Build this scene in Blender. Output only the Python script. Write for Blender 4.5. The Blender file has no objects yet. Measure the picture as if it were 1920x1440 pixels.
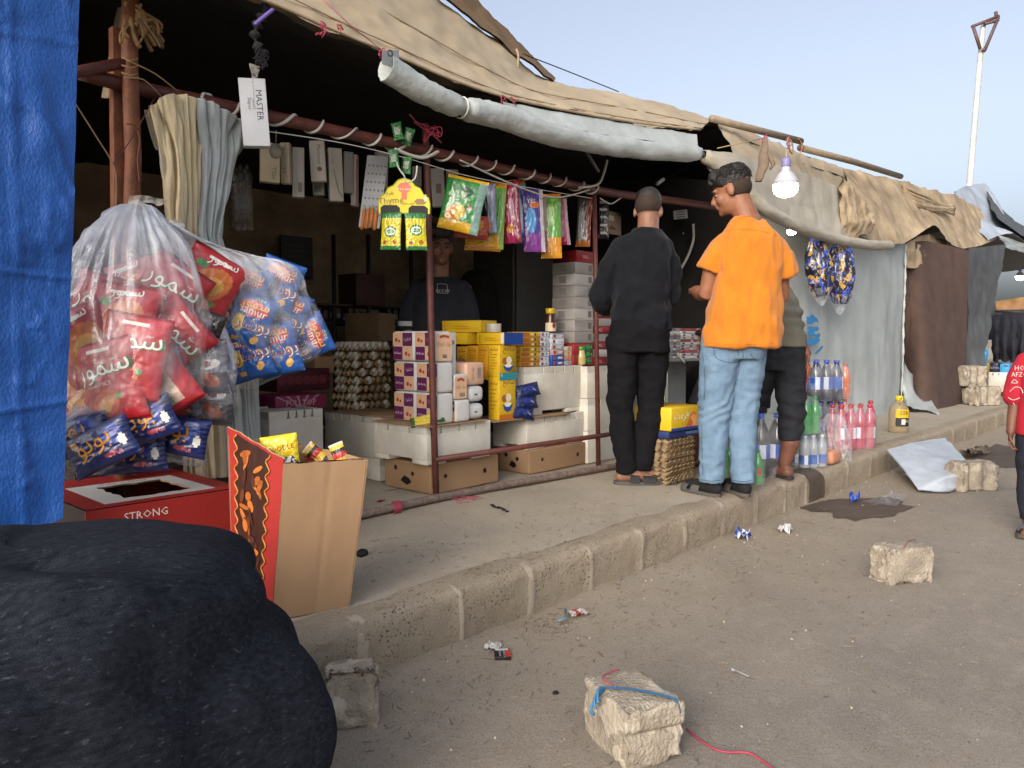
import bpy, bmesh, math, random
from mathutils import Vector, Matrix, noise
random.seed(7)
SC = bpy.context.scene
COL = SC.collection
# ---------------------------------------------------------------- camera
FPX, YAW, PITCH, EYE = 1442.0, math.radians(42.7), math.radians(3.4), 1.05
FW = Vector((math.cos(YAW)*math.cos(PITCH), math.sin(YAW)*math.cos(PITCH), -math.sin(PITCH)))
RT = Vector((math.sin(YAW), -math.cos(YAW), 0)); UP = RT.cross(FW)
EYEP = Vector((0, 0, EYE))
cam_d = bpy.data.cameras.new('camera'); cam = bpy.data.objects.new('camera', cam_d); COL.objects.link(cam)
cam.location = EYEP; cam.rotation_euler = FW.to_track_quat('-Z', 'Y').to_euler()
cam_d.sensor_width = 36; cam_d.lens = 36*FPX/1920; cam_d.clip_start = .02; cam_d.clip_end = 3000
SC.camera = cam
# ---------------------------------------------------------------- light
SUN_EL, SUN_AZ = math.radians(23), math.radians(196)       # azimuth of the sun, counter-clockwise from +X
w = bpy.data.worlds.new('World'); SC.world = w; w.use_nodes = True
nt = w.node_tree; bg = nt.nodes['Background']
sky = nt.nodes.new('ShaderNodeTexSky'); sky.sky_type = 'NISHITA'; sky.sun_disc = False
sky.sun_elevation = SUN_EL; sky.sun_rotation = math.pi/2 - SUN_AZ
sky.air_density = 0.8; sky.dust_density = 7.0; sky.ozone_density = 2.5
hs = nt.nodes.new('ShaderNodeHueSaturation'); hs.inputs['Saturation'].default_value = .55; hs.inputs['Value'].default_value = 1.3      # evening haze thins the blue
nt.links.new(sky.outputs[0], hs.inputs['Color']); nt.links.new(hs.outputs[0], bg.inputs[0]); bg.inputs[1].default_value = .15
sd = bpy.data.lights.new('sun', 'SUN'); sd.energy = .22; sd.angle = math.radians(10); sd.color = (1, .74, .48)
sun = bpy.data.objects.new('sun', sd); COL.objects.link(sun)
SUNV = Vector((math.cos(SUN_EL)*math.cos(SUN_AZ), math.cos(SUN_EL)*math.sin(SUN_AZ), math.sin(SUN_EL)))
sun.rotation_euler = SUNV.to_track_quat('Z', 'Y').to_euler()
vs = SC.view_settings; vs.view_transform = 'Standard'; vs.look = 'None'; vs.exposure = .73; vs.gamma = 1
SC.cycles.use_adaptive_sampling = True; SC.cycles.adaptive_threshold = .02; SC.cycles.time_limit = 540; SC.cycles.use_denoising = True
SC.cycles.transparent_max_bounces = 24; SC.cycles.max_bounces = 8

# ---------------------------------------------------------------- pixel of the photo -> point on a known plane of the place
def ray(u, v): return FW + RT*((u-960)/FPX) - UP*((v-720)/FPX)
def PY(u, v, Y): r = ray(u, v); return EYEP + r*(Y/r.y)
def PX(u, v, X): r = ray(u, v); return EYEP + r*(X/r.x)
def PZ(u, v, z=.2): r = ray(u, v); return EYEP + r*((z-EYE)/r.z)
def PD(u, v, d): return EYEP + ray(u, v)*d
PAVE = .2

# ---------------------------------------------------------------- materials
MATS = {}
def srgb(c):
    if isinstance(c, str): c = [int(c[i:i+2], 16)/255 for i in (0, 2, 4)]
    return tuple(x/12.92 if x <= .04045 else ((x+.055)/1.055)**2.4 for x in c)
def M(name, col, rough=.6, var=.18, scale=9, bump=.15, bscale=60, metal=0, spec=.4, trans=0, emit=0, col2=None, stretch=None, alpha=1, sheen=0, subs=0, detail=6):
    """noise-varied principled surface; col is an sRGB hex"""
    if name in MATS: return MATS[name]
    m = bpy.data.materials.new(name); m.use_nodes = True; t = m.node_tree; N = t.nodes; L = t.links
    b = N['Principled BSDF']; c = srgb(col)
    tc = N.new('ShaderNodeTexCoord'); src = tc.outputs['Object']
    if stretch:
        mp = N.new('ShaderNodeMapping'); mp.inputs['Scale'].default_value = stretch; L.new(src, mp.inputs[0]); src = mp.outputs[0]
    nz = N.new('ShaderNodeTexNoise'); nz.inputs['Scale'].default_value = scale; nz.inputs['Detail'].default_value = detail; nz.inputs['Roughness'].default_value = .62
    L.new(src, nz.inputs['Vector'])
    rp = N.new('ShaderNodeValToRGB'); L.new(nz.outputs[0], rp.inputs[0])
    c2 = srgb(col2) if col2 else tuple(x*(1-var) for x in c); c1 = tuple(min(1, x*(1+var*.6)) for x in c)
    rp.color_ramp.elements[0].position = .32; rp.color_ramp.elements[0].color = (*c2, 1)
    rp.color_ramp.elements[1].position = .68; rp.color_ramp.elements[1].color = (*c1, 1)
    L.new(rp.outputs[0], b.inputs['Base Color'])
    b.inputs['Roughness'].default_value = rough; b.inputs['Metallic'].default_value = metal
    b.inputs['Specular IOR Level'].default_value = spec
    b.inputs['Transmission Weight'].default_value = trans; b.inputs['Alpha'].default_value = alpha
    if sheen: b.inputs['Sheen Weight'].default_value = sheen
    if subs: b.inputs['Subsurface Weight'].default_value = subs; b.inputs['Subsurface Radius'].default_value = (.02, .008, .004)
    if bump:
        n2 = N.new('ShaderNodeTexNoise'); n2.inputs['Scale'].default_value = bscale; n2.inputs['Detail'].default_value = 4; L.new(src, n2.inputs['Vector'])
        bp = N.new('ShaderNodeBump'); bp.inputs['Strength'].default_value = bump; bp.inputs['Distance'].default_value = .01
        L.new(n2.outputs[0], bp.inputs['Height']); L.new(bp.outputs[0], b.inputs['Normal'])
    if emit:
        b.inputs['Emission Color'].default_value = (*c, 1); b.inputs['Emission Strength'].default_value = emit
    MATS[name] = m; return m
def FILM(name, tint='eef2fa', base=.16, rough=.12, streak=30, haze=.5, neck=0):
    """thin clear plastic film: mostly see-through, whitish haze in streaks, glossy"""
    if name in MATS: return MATS[name]
    m = bpy.data.materials.new(name); m.use_nodes = True; t = m.node_tree; N = t.nodes; L = t.links
    b = N['Principled BSDF']; b.inputs['Base Color'].default_value = (*srgb(tint), 1); b.inputs['Roughness'].default_value = .35
    b.inputs['Specular IOR Level'].default_value = .6
    tr = N.new('ShaderNodeBsdfTransparent'); mx = N.new('ShaderNodeMixShader'); gl = N.new('ShaderNodeBsdfGlossy'); gl.inputs['Roughness'].default_value = rough+.12
    mx2 = N.new('ShaderNodeMixShader'); fr = N.new('ShaderNodeLayerWeight'); fr.inputs[0].default_value = .35
    tc = N.new('ShaderNodeTexCoord'); nz = N.new('ShaderNodeTexNoise'); nz.inputs['Scale'].default_value = streak; nz.inputs['Detail'].default_value = 3
    L.new(tc.outputs['Object'], nz.inputs['Vector'])
    mr = N.new('ShaderNodeMapRange'); mr.inputs[1].default_value = .35; mr.inputs[2].default_value = .75; mr.inputs[3].default_value = base*.4; mr.inputs[4].default_value = base*(1+haze*2)
    L.new(nz.outputs[0], mr.inputs[0])
    hz = mr.outputs[0]
    if neck:
        sp = N.new('ShaderNodeSeparateXYZ'); L.new(tc.outputs['Generated'], sp.inputs[0]); g = N.new('ShaderNodeMapRange'); g.inputs[1].default_value = .6; g.inputs[2].default_value = 1.0; g.inputs[3].default_value = 0; g.inputs[4].default_value = neck; L.new(sp.outputs[2], g.inputs[0])
        n3 = N.new('ShaderNodeTexNoise'); n3.inputs['Scale'].default_value = 3.5; L.new(tc.outputs['Object'], n3.inputs['Vector']); ml = N.new('ShaderNodeMath'); ml.operation = 'MULTIPLY'; L.new(g.outputs[0], ml.inputs[0]); L.new(n3.outputs[0], ml.inputs[1])
        ad = N.new('ShaderNodeMath'); ad.operation = 'ADD'; ad.use_clamp = True; L.new(ml.outputs[0], ad.inputs[0]); L.new(hz, ad.inputs[1]); hz = ad.outputs[0]
    L.new(hz, mx.inputs[0]); L.new(tr.outputs[0], mx.inputs[1]); L.new(b.outputs[0], mx.inputs[2])
    f2 = N.new('ShaderNodeMath'); f2.operation = 'MULTIPLY_ADD'; f2.inputs[1].default_value = .16; f2.inputs[2].default_value = .012; L.new(fr.outputs['Fresnel'], f2.inputs[0])
    L.new(f2.outputs[0], mx2.inputs[0]); L.new(mx.outputs[0], mx2.inputs[1]); L.new(gl.outputs[0], mx2.inputs[2])
    bp = N.new('ShaderNodeBump'); bp.inputs['Strength'].default_value = .6; bp.inputs['Distance'].default_value = .012
    n2 = N.new('ShaderNodeTexNoise'); n2.inputs['Scale'].default_value = 18; n2.inputs['Detail'].default_value = 5; L.new(tc.outputs['Object'], n2.inputs['Vector'])
    L.new(n2.outputs[0], bp.inputs['Height']); L.new(bp.outputs[0], gl.inputs['Normal']); L.new(bp.outputs[0], b.inputs['Normal'])
    L.new(mx2.outputs[0], N['Material Output'].inputs[0]); MATS[name] = m; return m
def INK(c): return M('print '+c, c, rough=.45, var=.06, bump=0)      # printed colour on packaging

# ---------------------------------------------------------------- mesh builder
class MB:
    def __init__(s): s.v = []; s.f = []; s.mi = []; s.sm = []; s.mats = []
    def idx(s, m):
        if m not in s.mats: s.mats.append(m)
        return s.mats.index(m)
    def add(s, vs, fs, m, smooth=False, flags=None):
        o = len(s.v); s.v += [Vector(p) for p in vs]
        for k, f in enumerate(fs):
            s.f.append([o+i for i in f]); s.mi.append(s.idx(flags[k]) if flags else s.idx(m)); s.sm.append(smooth)
        return s
    def bm(s, bm, m, smooth=False):
        bm.verts.index_update(); s.add([v.co.copy() for v in bm.verts], [[v.index for v in f.verts] for f in bm.faces], m, smooth); bm.free(); return s
    def box(s, lo, hi, m, bev=0, R=None, seg=2, jit=0, face=None):
        bm = bmesh.new(); bmesh.ops.create_cube(bm, size=1); lo = Vector(lo); hi = Vector(hi); c = (lo+hi)/2; d = hi-lo
        for v in bm.verts: v.co = Vector((v.co.x*d.x, v.co.y*d.y, v.co.z*d.z))
        if bev: bmesh.ops.bevel(bm, geom=bm.edges[:], offset=bev, segments=seg, affect='EDGES', profile=.5)
        for v in bm.verts:
            if jit: v.co += Vector((random.uniform(-jit, jit), random.uniform(-jit, jit), random.uniform(-jit, jit)))
            if R: v.co = R @ v.co
            v.co += c
        return s.bm(bm, m, bool(bev))
    def tube(s, pts, r, m, n=10, cap=True, smooth=True, flat=1.0):
        pts = [Vector(p) for p in pts]; rs = r if isinstance(r, (list, tuple)) else [r]*len(pts)
        vs = []; fs = []; prev = None
        for i, p in enumerate(pts):
            d = (pts[min(i+1, len(pts)-1)]-pts[max(i-1, 0)])
            if d.length < 1e-9: d = Vector((0, 0, 1))
            d.normalize()
            if prev is None:
                a = d.cross(Vector((0, 0, 1)) if abs(d.z) < .95 else Vector((1, 0, 0))).normalized()
            else: a = (prev - d*prev.dot(d)).normalized()
            prev = a; b = d.cross(a)
            for k in range(n):
                t = 2*math.pi*k/n; vs.append(p + a*math.cos(t)*rs[i] + b*math.sin(t)*rs[i]*flat)
        for i in range(len(pts)-1):
            for k in range(n): fs.append([i*n+k, i*n+(k+1) % n, (i+1)*n+(k+1) % n, (i+1)*n+k])
        if cap: fs.append(list(range(n))[::-1]); fs.append([(len(pts)-1)*n+k for k in range(n)])
        return s.add(vs, fs, m, smooth)
    def lathe(s, base, prof, m, n=18, axis=None, smooth=True, mats=None):
        base = Vector(base); R = Matrix.Identity(3)
        if axis is not None: R = Vector(axis).to_track_quat('Z', 'Y').to_matrix()
        vs = []; fs = []; fl = []
        for r, z in prof:
            for k in range(n): t = 2*math.pi*k/n; vs.append(base + R @ Vector((r*math.cos(t), r*math.sin(t), z)))
        for i in range(len(prof)-1):
            for k in range(n):
                fs.append([i*n+k, i*n+(k+1) % n, (i+1)*n+(k+1) % n, (i+1)*n+k]); fl.append(mats[i] if mats else m)
        fs.append(list(range(n))[::-1]); fl.append(mats[0] if mats else m); fs.append([(len(prof)-1)*n+k for k in range(n)]); fl.append(mats[-1] if mats else m)
        return s.add(vs, fs, m, smooth, fl)
    def grid(s, fn, nu, nv, m, smooth=True, wrap=False, matfn=None):
        vs = [fn(i/nu, j/nv) for j in range(nv+1) for i in range(nu+(0 if wrap else 1))]; W = nu+(0 if wrap else 1); fs = []; fl = []
        for j in range(nv):
            for i in range(nu):
                i2 = (i+1) % W if wrap else i+1
                fs.append([j*W+i, j*W+i2, (j+1)*W+i2, (j+1)*W+i])
                if matfn: fl.append(matfn((i+.5)/nu, (j+.5)/nv))
        return s.add(vs, fs, m, smooth, fl if matfn else None)
    def quad(s, a, b, c, d, m): return s.add([a, b, c, d], [[0, 1, 2, 3]], m)
    def ball(s, c, r, m, n=14, k=10, R=None):
        c = Vector(c); r = Vector(r) if not isinstance(r, (int, float)) else Vector((r, r, r)); R = R or Matrix.Identity(3)
        def f(u, v):
            t = 2*math.pi*u; p = math.pi*min(max(v, .002), .998); return c + R @ Vector((r.x*math.sin(p)*math.cos(t), r.y*math.sin(p)*math.sin(t), r.z*math.cos(p)))
        return s.grid(f, n, k, m, True, True)
    def text(s, string, m, place, h, rot=0, mid=True):
        """place(x,y) maps flat metres centred on the string to a 3D point"""
        vs, fs = glyphs(string); ca, sa = math.cos(rot), math.sin(rot)
        return s.add([place((x*ca-y*sa)*h, (x*sa+y*ca)*h) for x, y in vs], fs, m)
    def build(s, name, parent=None, loc=None):
        me = bpy.data.meshes.new(name)
        if parent is not None: o0 = parent['_w'] if '_w' in parent.keys() else parent.location; o0 = Vector(o0)
        elif loc is not None: o0 = Vector(loc)
        else:
            xs = [p.x for p in s.v]; ys = [p.y for p in s.v]; o0 = Vector(((min(xs)+max(xs))/2, (min(ys)+max(ys))/2, min(p.z for p in s.v)))
        me.from_pydata([p-o0 for p in s.v], [], s.f)
        for m in s.mats: me.materials.append(m)
        me.polygons.foreach_set('material_index', s.mi); me.polygons.foreach_set('use_smooth', s.sm); me.update()
        o = bpy.data.objects.new(name, me); COL.objects.link(o)
        if parent is not None: o.parent = parent; o['_w'] = list(o0)
        else: o.location = o0; o['_w'] = list(o0)
        return o
GL = {}
def glyphs(string):
    if string in GL: return GL[string]
    c = bpy.data.curves.new('lettering', 'FONT'); c.body = string; c.resolution_u = 1; c.align_x = 'CENTER'; c.align_y = 'CENTER'
    o = bpy.data.objects.new('lettering', c); COL.objects.link(o); dg = bpy.context.evaluated_depsgraph_get()
    me = bpy.data.meshes.new_from_object(o.evaluated_get(dg)); vs = [(v.co.x, v.co.y) for v in me.vertices]; fs = [list(p.vertices) for p in me.polygons]
    bpy.data.objects.remove(o); bpy.data.curves.remove(c); bpy.data.meshes.remove(me)
    if vs:
        cy = (min(y for x, y in vs)+max(y for x, y in vs))/2; cx = (min(x for x, y in vs)+max(x for x, y in vs))/2; vs = [(x-cx, y-cy) for x, y in vs]
    GL[string] = (vs, fs); return GL[string]
ARF = {'ا': 0xFE8D, 'ب': 0xFE8F, 'ة': 0xFE93, 'ت': 0xFE95, 'ج': 0xFE9D, 'ح': 0xFEA1, 'خ': 0xFEA5, 'د': 0xFEA9, 'ر': 0xFEAD, 'ز': 0xFEAF, 'س': 0xFEB1, 'ش': 0xFEB5, 'ع': 0xFEC9,
       'ف': 0xFED1, 'ق': 0xFED5, 'ك': 0xFED9, 'ل': 0xFEDD, 'م': 0xFEE1, 'ن': 0xFEE5, 'ه': 0xFEE9, 'و': 0xFEED, 'ي': 0xFEF1}
NOJOIN = 'اةدرزو'
def ar(word):
    out = []
    for i, ch in enumerate(word):
        p = i > 0 and word[i-1] in ARF and word[i-1] not in NOJOIN; n = i < len(word)-1 and word[i+1] in ARF and ch not in NOJOIN
        k = ARF.get(ch)
        if k is None: out.append(ch); continue
        out.append(chr(k + ((1 if not n else 3) if p else (2 if n else 0))))
    return ''.join(out[::-1])
def thing(name, label, cat, loc, group=None):
    o = bpy.data.objects.new(name, None); COL.objects.link(o); o.location = Vector(loc); o['_w'] = list(Vector(loc)); o.empty_display_size = .1
    o['label'] = label; o['category'] = cat
    if group: o['group'] = group
    return o
def tag(o, label, cat, group=None, kind=None):
    o['label'] = label; o['category'] = cat
    if group: o['group'] = group
    if kind: o['kind'] = kind
    return o
def struct(mb, name, kind='structure', loc=(0, 0, 0)):
    o = mb.build(name, loc=loc); o['kind'] = kind; return o
def kids(o): return [c for c in COL.objects if c.parent == o]
def dup(o, loc, label=None, rz=None, group=None, parent=None):
    c = o.copy(); COL.objects.link(c)
    if parent is None: c.location = Vector(loc); 
    else: c.parent = parent
    if rz is not None: c.rotation_euler.z = rz
    if label: c['label'] = label
    if group: c['group'] = group
    for ch in kids(o): dup(ch, None, parent=c)
    return c
def fbm(p, s=1., o=3): return noise.fractal(Vector(p)*s, .9, 2., o)
def lerp(a, b, t): return a+(b-a)*t
def poly(pts, t):
    """point at fraction t along a polyline"""
    ls = [(pts[i+1]-pts[i]).length for i in range(len(pts)-1)]; d = t*sum(ls)
    for i, l in enumerate(ls):
        if d <= l or i == len(ls)-1: return pts[i].lerp(pts[i+1], min(1, d/max(l, 1e-9)))
        d -= l
def smooth_pts(pts, n=6):
    P = [Vector(p) for p in pts]; out = []
    for i in range(len(P)-1):
        a = P[max(i-1, 0)]; b = P[i]; c = P[i+1]; d = P[min(i+2, len(P)-1)]
        for k in range(n):
            t = k/n; out.append(.5*((2*b)+(c-a)*t+(2*a-5*b+4*c-d)*t*t+(3*b-a-3*c+d)*t**3))
    return out+[P[-1]]
def sheet(rows, nu, nv, m, wr=.012, ws=6., sag=0, seed=0, smoothrows=True, fold=None, back=None, thick=.012):
    """cloth through rows of 3D points; wr = wrinkle height, fold=(count, height) gathers across u"""
    R = [smooth_pts(r, 8) if smoothrows else [Vector(p) for p in r] for r in rows]; mb = MB()
    def base(u, v):
        col = [poly(r, u) for r in R]
        if len(col) == 1: return col[0]
        x = v*(len(col)-1); i = min(int(x), len(col)-2); return col[i].lerp(col[i+1], x-i)
    def fn(u, v):
        p = base(u, v); e = .01; n = (base(min(u+e, 1), v)-base(max(u-e, 0), v)).cross(base(u, min(v+e, 1))-base(u, max(v-e, 0)))
        n = n.normalized() if n.length > 1e-9 else Vector((0, -1, 0))
        q = p + Vector((seed*3.1, seed*1.7, 0)); d = wr*(fbm(q, ws, 3) + .5*fbm(Vector((q.x*2.3, q.y*2.3, q.z*.6)), ws, 2) - .6*abs(fbm(Vector((q.x, q.y, q.z*.5+7)), ws*1.4, 2)))
        if fold: d += fold[1]*(1-2*abs(math.sin(u*fold[0]*math.pi + 2.6*fbm((u*3, v*1.6, seed), 1.2, 3)))**.75)*(1.2-.4*v)
        p = p + n*d
        if sag: p.z -= sag*4*v*(1-v)*1
        return p
    mb.grid(fn, nu, nv, m)
    if back:
        V = [fn(i/nu, j/nv) for j in range(nv+1) for i in range(nu+1)]
        mb2 = MB(); mb2.grid(fn, nu, nv, m); mb2.f = [f[::-1] for f in mb2.f]
        # offset along averaged normals
        nn = [Vector() for _ in V]
        for f in mb.f:
            nr = (mb.v[f[1]]-mb.v[f[0]]).cross(mb.v[f[2]]-mb.v[f[0]])
            for i in f: nn[i] += nr
        mb.add([V[i] + nn[i].normalized()*thick for i in range(len(V))], mb2.f, back, True)
    return mb
# ================================================================ ground
def GROUND(name, c1, c2, cpit, cspk, pit=.5, big=1.2, bump=.5, pits_scale=70, dust=None):
    m = bpy.data.materials.new(name); m.use_nodes = True; t = m.node_tree; N = t.nodes; L = t.links; b = N['Principled BSDF']
    tc = N.new('ShaderNodeTexCoord')
    def nz(s, d=6, r=.6):
        n = N.new('ShaderNodeTexNoise'); n.inputs['Scale'].default_value = s; n.inputs['Detail'].default_value = d; n.inputs['Roughness'].default_value = r; L.new(tc.outputs['Object'], n.inputs['Vector']); return n.outputs[0]
    def ramp(src, a, bb):
        r = N.new('ShaderNodeMapRange'); r.inputs[1].default_value = a; r.inputs[2].default_value = bb; L.new(src, r.inputs[0]); return r.outputs[0]
    def mix(f, a, bb):
        x = N.new('ShaderNodeMix'); x.data_type = 'RGBA'; L.new(f, x.inputs[0])
        for i, c in ((6, a), (7, bb)):
            if isinstance(c, str): x.inputs[i].default_value = (*srgb(c), 1)
            else: L.new(c, x.inputs[i])
        return x.outputs[2]
    a = mix(ramp(nz(big, 8, .65), .35, .65), c1, c2)
    a = mix(ramp(nz(11, 6, .7), .5, .95), a, cspk)
    if dust:                                                   # drifted sand lying against the kerb
        sp = N.new('ShaderNodeSeparateXYZ'); L.new(tc.outputs['Object'], sp.inputs[0]); yy = N.new('ShaderNodeMath'); yy.operation = 'MULTIPLY_ADD'; L.new(nz(1.7, 7, .65), yy.inputs[0]); yy.inputs[1].default_value = 1.6; L.new(sp.outputs[1], yy.inputs[2])
        a = mix(ramp(yy.outputs[0], dust[0], dust[1]), a, dust[2]); a = mix(ramp(nz(.8, 5), .52, .7), a, dust[3])
    v = N.new('ShaderNodeTexVoronoi'); v.inputs['Scale'].default_value = pits_scale; L.new(tc.outputs['Object'], v.inputs['Vector'])
    pm = N.new('ShaderNodeMath'); pm.operation = 'MULTIPLY'; L.new(ramp(v.outputs[0], .28, .14), pm.inputs[0]); L.new(ramp(nz(7, 5), .45, .62), pm.inputs[1])
    pm2 = N.new('ShaderNodeMath'); pm2.operation = 'MULTIPLY'; pm2.inputs[1].default_value = pit; L.new(pm.outputs[0], pm2.inputs[0])
    a = mix(pm2.outputs[0], a, cpit)
    a2 = mix(ramp(nz(240, 3), .54, .72), a, cspk); a2 = mix(ramp(nz(170, 3, .7), .42, .28), a2, cpit)
    L.new(a2, b.inputs['Base Color']); b.inputs['Roughness'].default_value = .95; b.inputs['Specular IOR Level'].default_value = .15
    h = N.new('ShaderNodeMath'); h.operation = 'SUBTRACT'; L.new(nz(60, 9, .75), h.inputs[0]); L.new(pm2.outputs[0], h.inputs[1])
    bp = N.new('ShaderNodeBump'); bp.inputs['Strength'].default_value = bump; bp.inputs['Distance'].default_value = .012; L.new(h.outputs[0], bp.inputs['Height']); L.new(bp.outputs[0], b.inputs['Normal'])
    return m
m_road = GROUND('dusty asphalt', '7a7269', '8f8679', '48423c', 'a0978d', .5, .9, .5, 90, (1.6, 2.9, '918472', '978c7c'))
m_pave = GROUND('dusty concrete pavement', '998e7e', 'a69b8a', '6a6156', 'aea493', .4, 1.3, .45, 60)
m_kerb = GROUND('pitted kerb concrete', '8f8270', 'a0937f', '332d28', 'a89c8a', 1, 2.5, .9, 75)
m_mort = GROUND('kerb mortar', '9a8e7d', 'a69a89', '6b6054', 'aea291', .3, 3, .4, 60)

def zgrid(x0, x1, y0, y1, nx, ny, fz, m):
    return MB().grid(lambda u, v: Vector((lerp(x0, x1, u), lerp(y0, y1, v), fz(lerp(x0, x1, u), lerp(y0, y1, v)))), nx, ny, m)
def road_z(x, y):
    d = min(1, max(0, (y-1.2)/.62)); e = min(1, max(0, min(x+1, 12-x)))          # drift of dust against the kerb
    return (.022*d*d*(1+.5*fbm((x, y, 0), 2.2)) + .006*fbm((x, y, 3), 1.6) + .0025*fbm((x, y, 5), 14, 2))*e
rd = MB()
X, Y = [-400, -60, -2], [-300, -40, -1]
rd.grid(lambda u, v: Vector((lerp(-2, 14, u), lerp(-1, 1.95, v), road_z(lerp(-2, 14, u), lerp(-1, 1.95, v)))), 260, 70, m_road)
for x0, x1, y0, y1 in ((-400, -2, -300, 1.95), (14, 600, -300, 1.95), (-2, 14, -300, -1), (-400, 600, 14, 400), (80, 600, 1.95, 14), (-400, -12, 1.95, 14)):
    rd.quad((x0, y0, 0), (x1, y0, 0), (x1, y1, 0), (x0, y1, 0), m_road)
struct(rd, 'road')
pv = MB().grid(lambda u, v: Vector((lerp(-1, 14, u), lerp(1.975, 3.4, v), PAVE+.006*fbm((lerp(-1, 14, u), v*1.4, 1), 2.2)+.003*fbm((lerp(-1, 14, u), v*1.4, 2), 9))), 220, 30, m_pave)
for x0, x1, y0, y1 in ((-12, -1, 1.97, 14), (14, 80, 1.97, 14), (-1, 14, 3.4, 14)): pv.quad((x0, y0, PAVE), (x1, y0, PAVE), (x1, y1, PAVE), (x0, y1, PAVE), m_pave)
struct(pv, 'pavement')
joints = sorted([PZ(u, 1165-.33*(u-1000), 0).x for u in (855, 1120, 1310)] + [1.36, 2.12, 2.86])
kj = [1.36, 1.76, 2.12, 2.49, 2.86, 3.25, 3.64, 4.02, 4.4, 4.72, 5.0, 5.45]
x = 5.45
while x < 14: x += .47; kj.append(x)
x = 1.36
while x > -2: x -= .4; kj.insert(0, x)
prof = [(1.872, -.02), (1.868, .03), (1.866, .08), (1.865, .14), (1.867, .168), (1.873, .184), (1.884, .195), (1.90, .2005), (1.93, .2035), (1.985, .204), (2.02, .2)]
def kerb_pt(u, v):
    x = lerp(-2, 14, u); i = v*(len(prof)-1); k = min(int(i), len(prof)-2); a, b = prof[k], prof[k+1]; t = i-k
    y, z = lerp(a[0], b[0], t), lerp(a[1], b[1], t)
    st = max([0]+[1 for j in kj if j < x]); sid = sum(1 for j in kj if j < x); dj = min(abs(x-j) for j in kj)
    y += .005*math.sin(sid*12.9) + .005*fbm((x, y*2, z*2), 6) + .004*fbm((x, y*3, z*3), 24, 2)
    wear = .45*max(0, fbm((x*1.1, 3, 0), 1.5))
    if .1 < z < .204: y += .03*wear*(z-.1)/.1; 
    if z > .15: z -= .018*wear
    if dj < .012 and v < .85: y -= .006; 
    return Vector((x, y, z))
kb = MB().grid(kerb_pt, 900, 20, m_kerb, True, False, lambda u, v: m_mort if (min(abs(lerp(-2, 14, u)-j) for j in kj) < .011+.006*math.sin(u*900+v*9) and v < .8) else m_kerb)
kb.box((14, 1.87, -.1), (80, 2.02, .203), m_kerb); kb.box((-12, 1.87, -.1), (-2, 2.02, .203), m_kerb)
struct(kb, 'kerb')
# damp run-off over the kerb and on the road
m_wet = GROUND('damp dust', '4b4038', '564a40', '332b26', '5f5348', .4, 3, .3, 70); m_wet.node_tree.nodes['Principled BSDF'].inputs['Roughness'].default_value = .55
def blotch(cx, cy, rx, ry, fz, m, seed, ang=0, n=60):
    mb = MB(); vs = [Vector((cx, cy, fz(cx, cy)))]; rings = 6
    for r in range(1, rings+1):
        for k in range(n):
            t = 2*math.pi*k/n; q = (1+.5*fbm((math.cos(t)*1.2+seed, math.sin(t)*1.2, seed), 1, 3)+.2*fbm((math.cos(t)*5, math.sin(t)*5, seed), 1, 2))*r/rings
            a, b = rx*math.cos(t)*q, ry*math.sin(t)*q; px, py = cx+a*math.cos(ang)-b*math.sin(ang), cy+a*math.sin(ang)+b*math.cos(ang); vs.append(Vector((px, py, fz(px, py))))
    fs = [[0, 1+k, 1+(k+1) % n] for k in range(n)]
    for r in range(rings-1): fs += [[1+r*n+k, 1+(r+1)*n+k, 1+(r+1)*n+(k+1) % n, 1+r*n+(k+1) % n] for k in range(n)]
    return mb.add(vs, fs, m, True)
struct(blotch(4.92, 1.6, .42, .2, lambda x, y: road_z(x, y)+.004, m_wet, 3, -.25), 'damp_patch')
ws = MB().grid(lambda u, v: kerb_pt((lerp(4.74, 4.98, u)+2)/16+(.0015*math.sin(v*7)), v*.97) + Vector((0, -.005, .004)), 16, 20, m_wet); struct(ws, 'damp_kerb_streak')
struct(blotch(8.0, 1.35, .9, .3, lambda x, y: road_z(x, y)+.004, m_wet, 9, -.05), 'damp_patch')
# dirt tracks, straw, grit
m_straw = M('straw', '7d6d58', var=.35, bump=0); m_straw2 = M('dark straw', '5a4d3f', var=.35, bump=0); m_grit = M('grit', 'a89a86', var=.3, bump=0)
def litter(n, xr, yr, fz, seed, clump=None):
    rnd = random.Random(seed); mb = MB()
    for _ in range(n):
        if clump and rnd.random() < .6:
            c = rnd.choice(clump); x, y = rnd.gauss(c[0], c[2]), rnd.gauss(c[1], c[2]*.6)
        else: x, y = rnd.uniform(*xr), rnd.uniform(*yr)
        if not (xr[0] < x < xr[1] and yr[0] < y < yr[1]): continue
        a = rnd.uniform(0, 6.28); l = rnd.uniform(.004, .016); d = Vector((math.cos(a), math.sin(a), 0)); p = Vector((x, y, fz(x, y)+.0025)); s = Vector((-d.y, d.x, 0))*rnd.uniform(.0006, .0014)
        e = d*l + Vector((0, 0, rnd.uniform(0, .004)))
        up = Vector((0, 0, .0016))
        mb.add([p-e-s, p-e+s, p+e+s, p+e-s, p-e+up, p+e+up], [[0, 3, 5, 4], [1, 4, 5, 2], [0, 4, 1], [3, 2, 5]], rnd.choice((m_straw, m_straw2, m_straw)))
    return mb
rz4 = lambda x, y: road_z(x, y)
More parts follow.
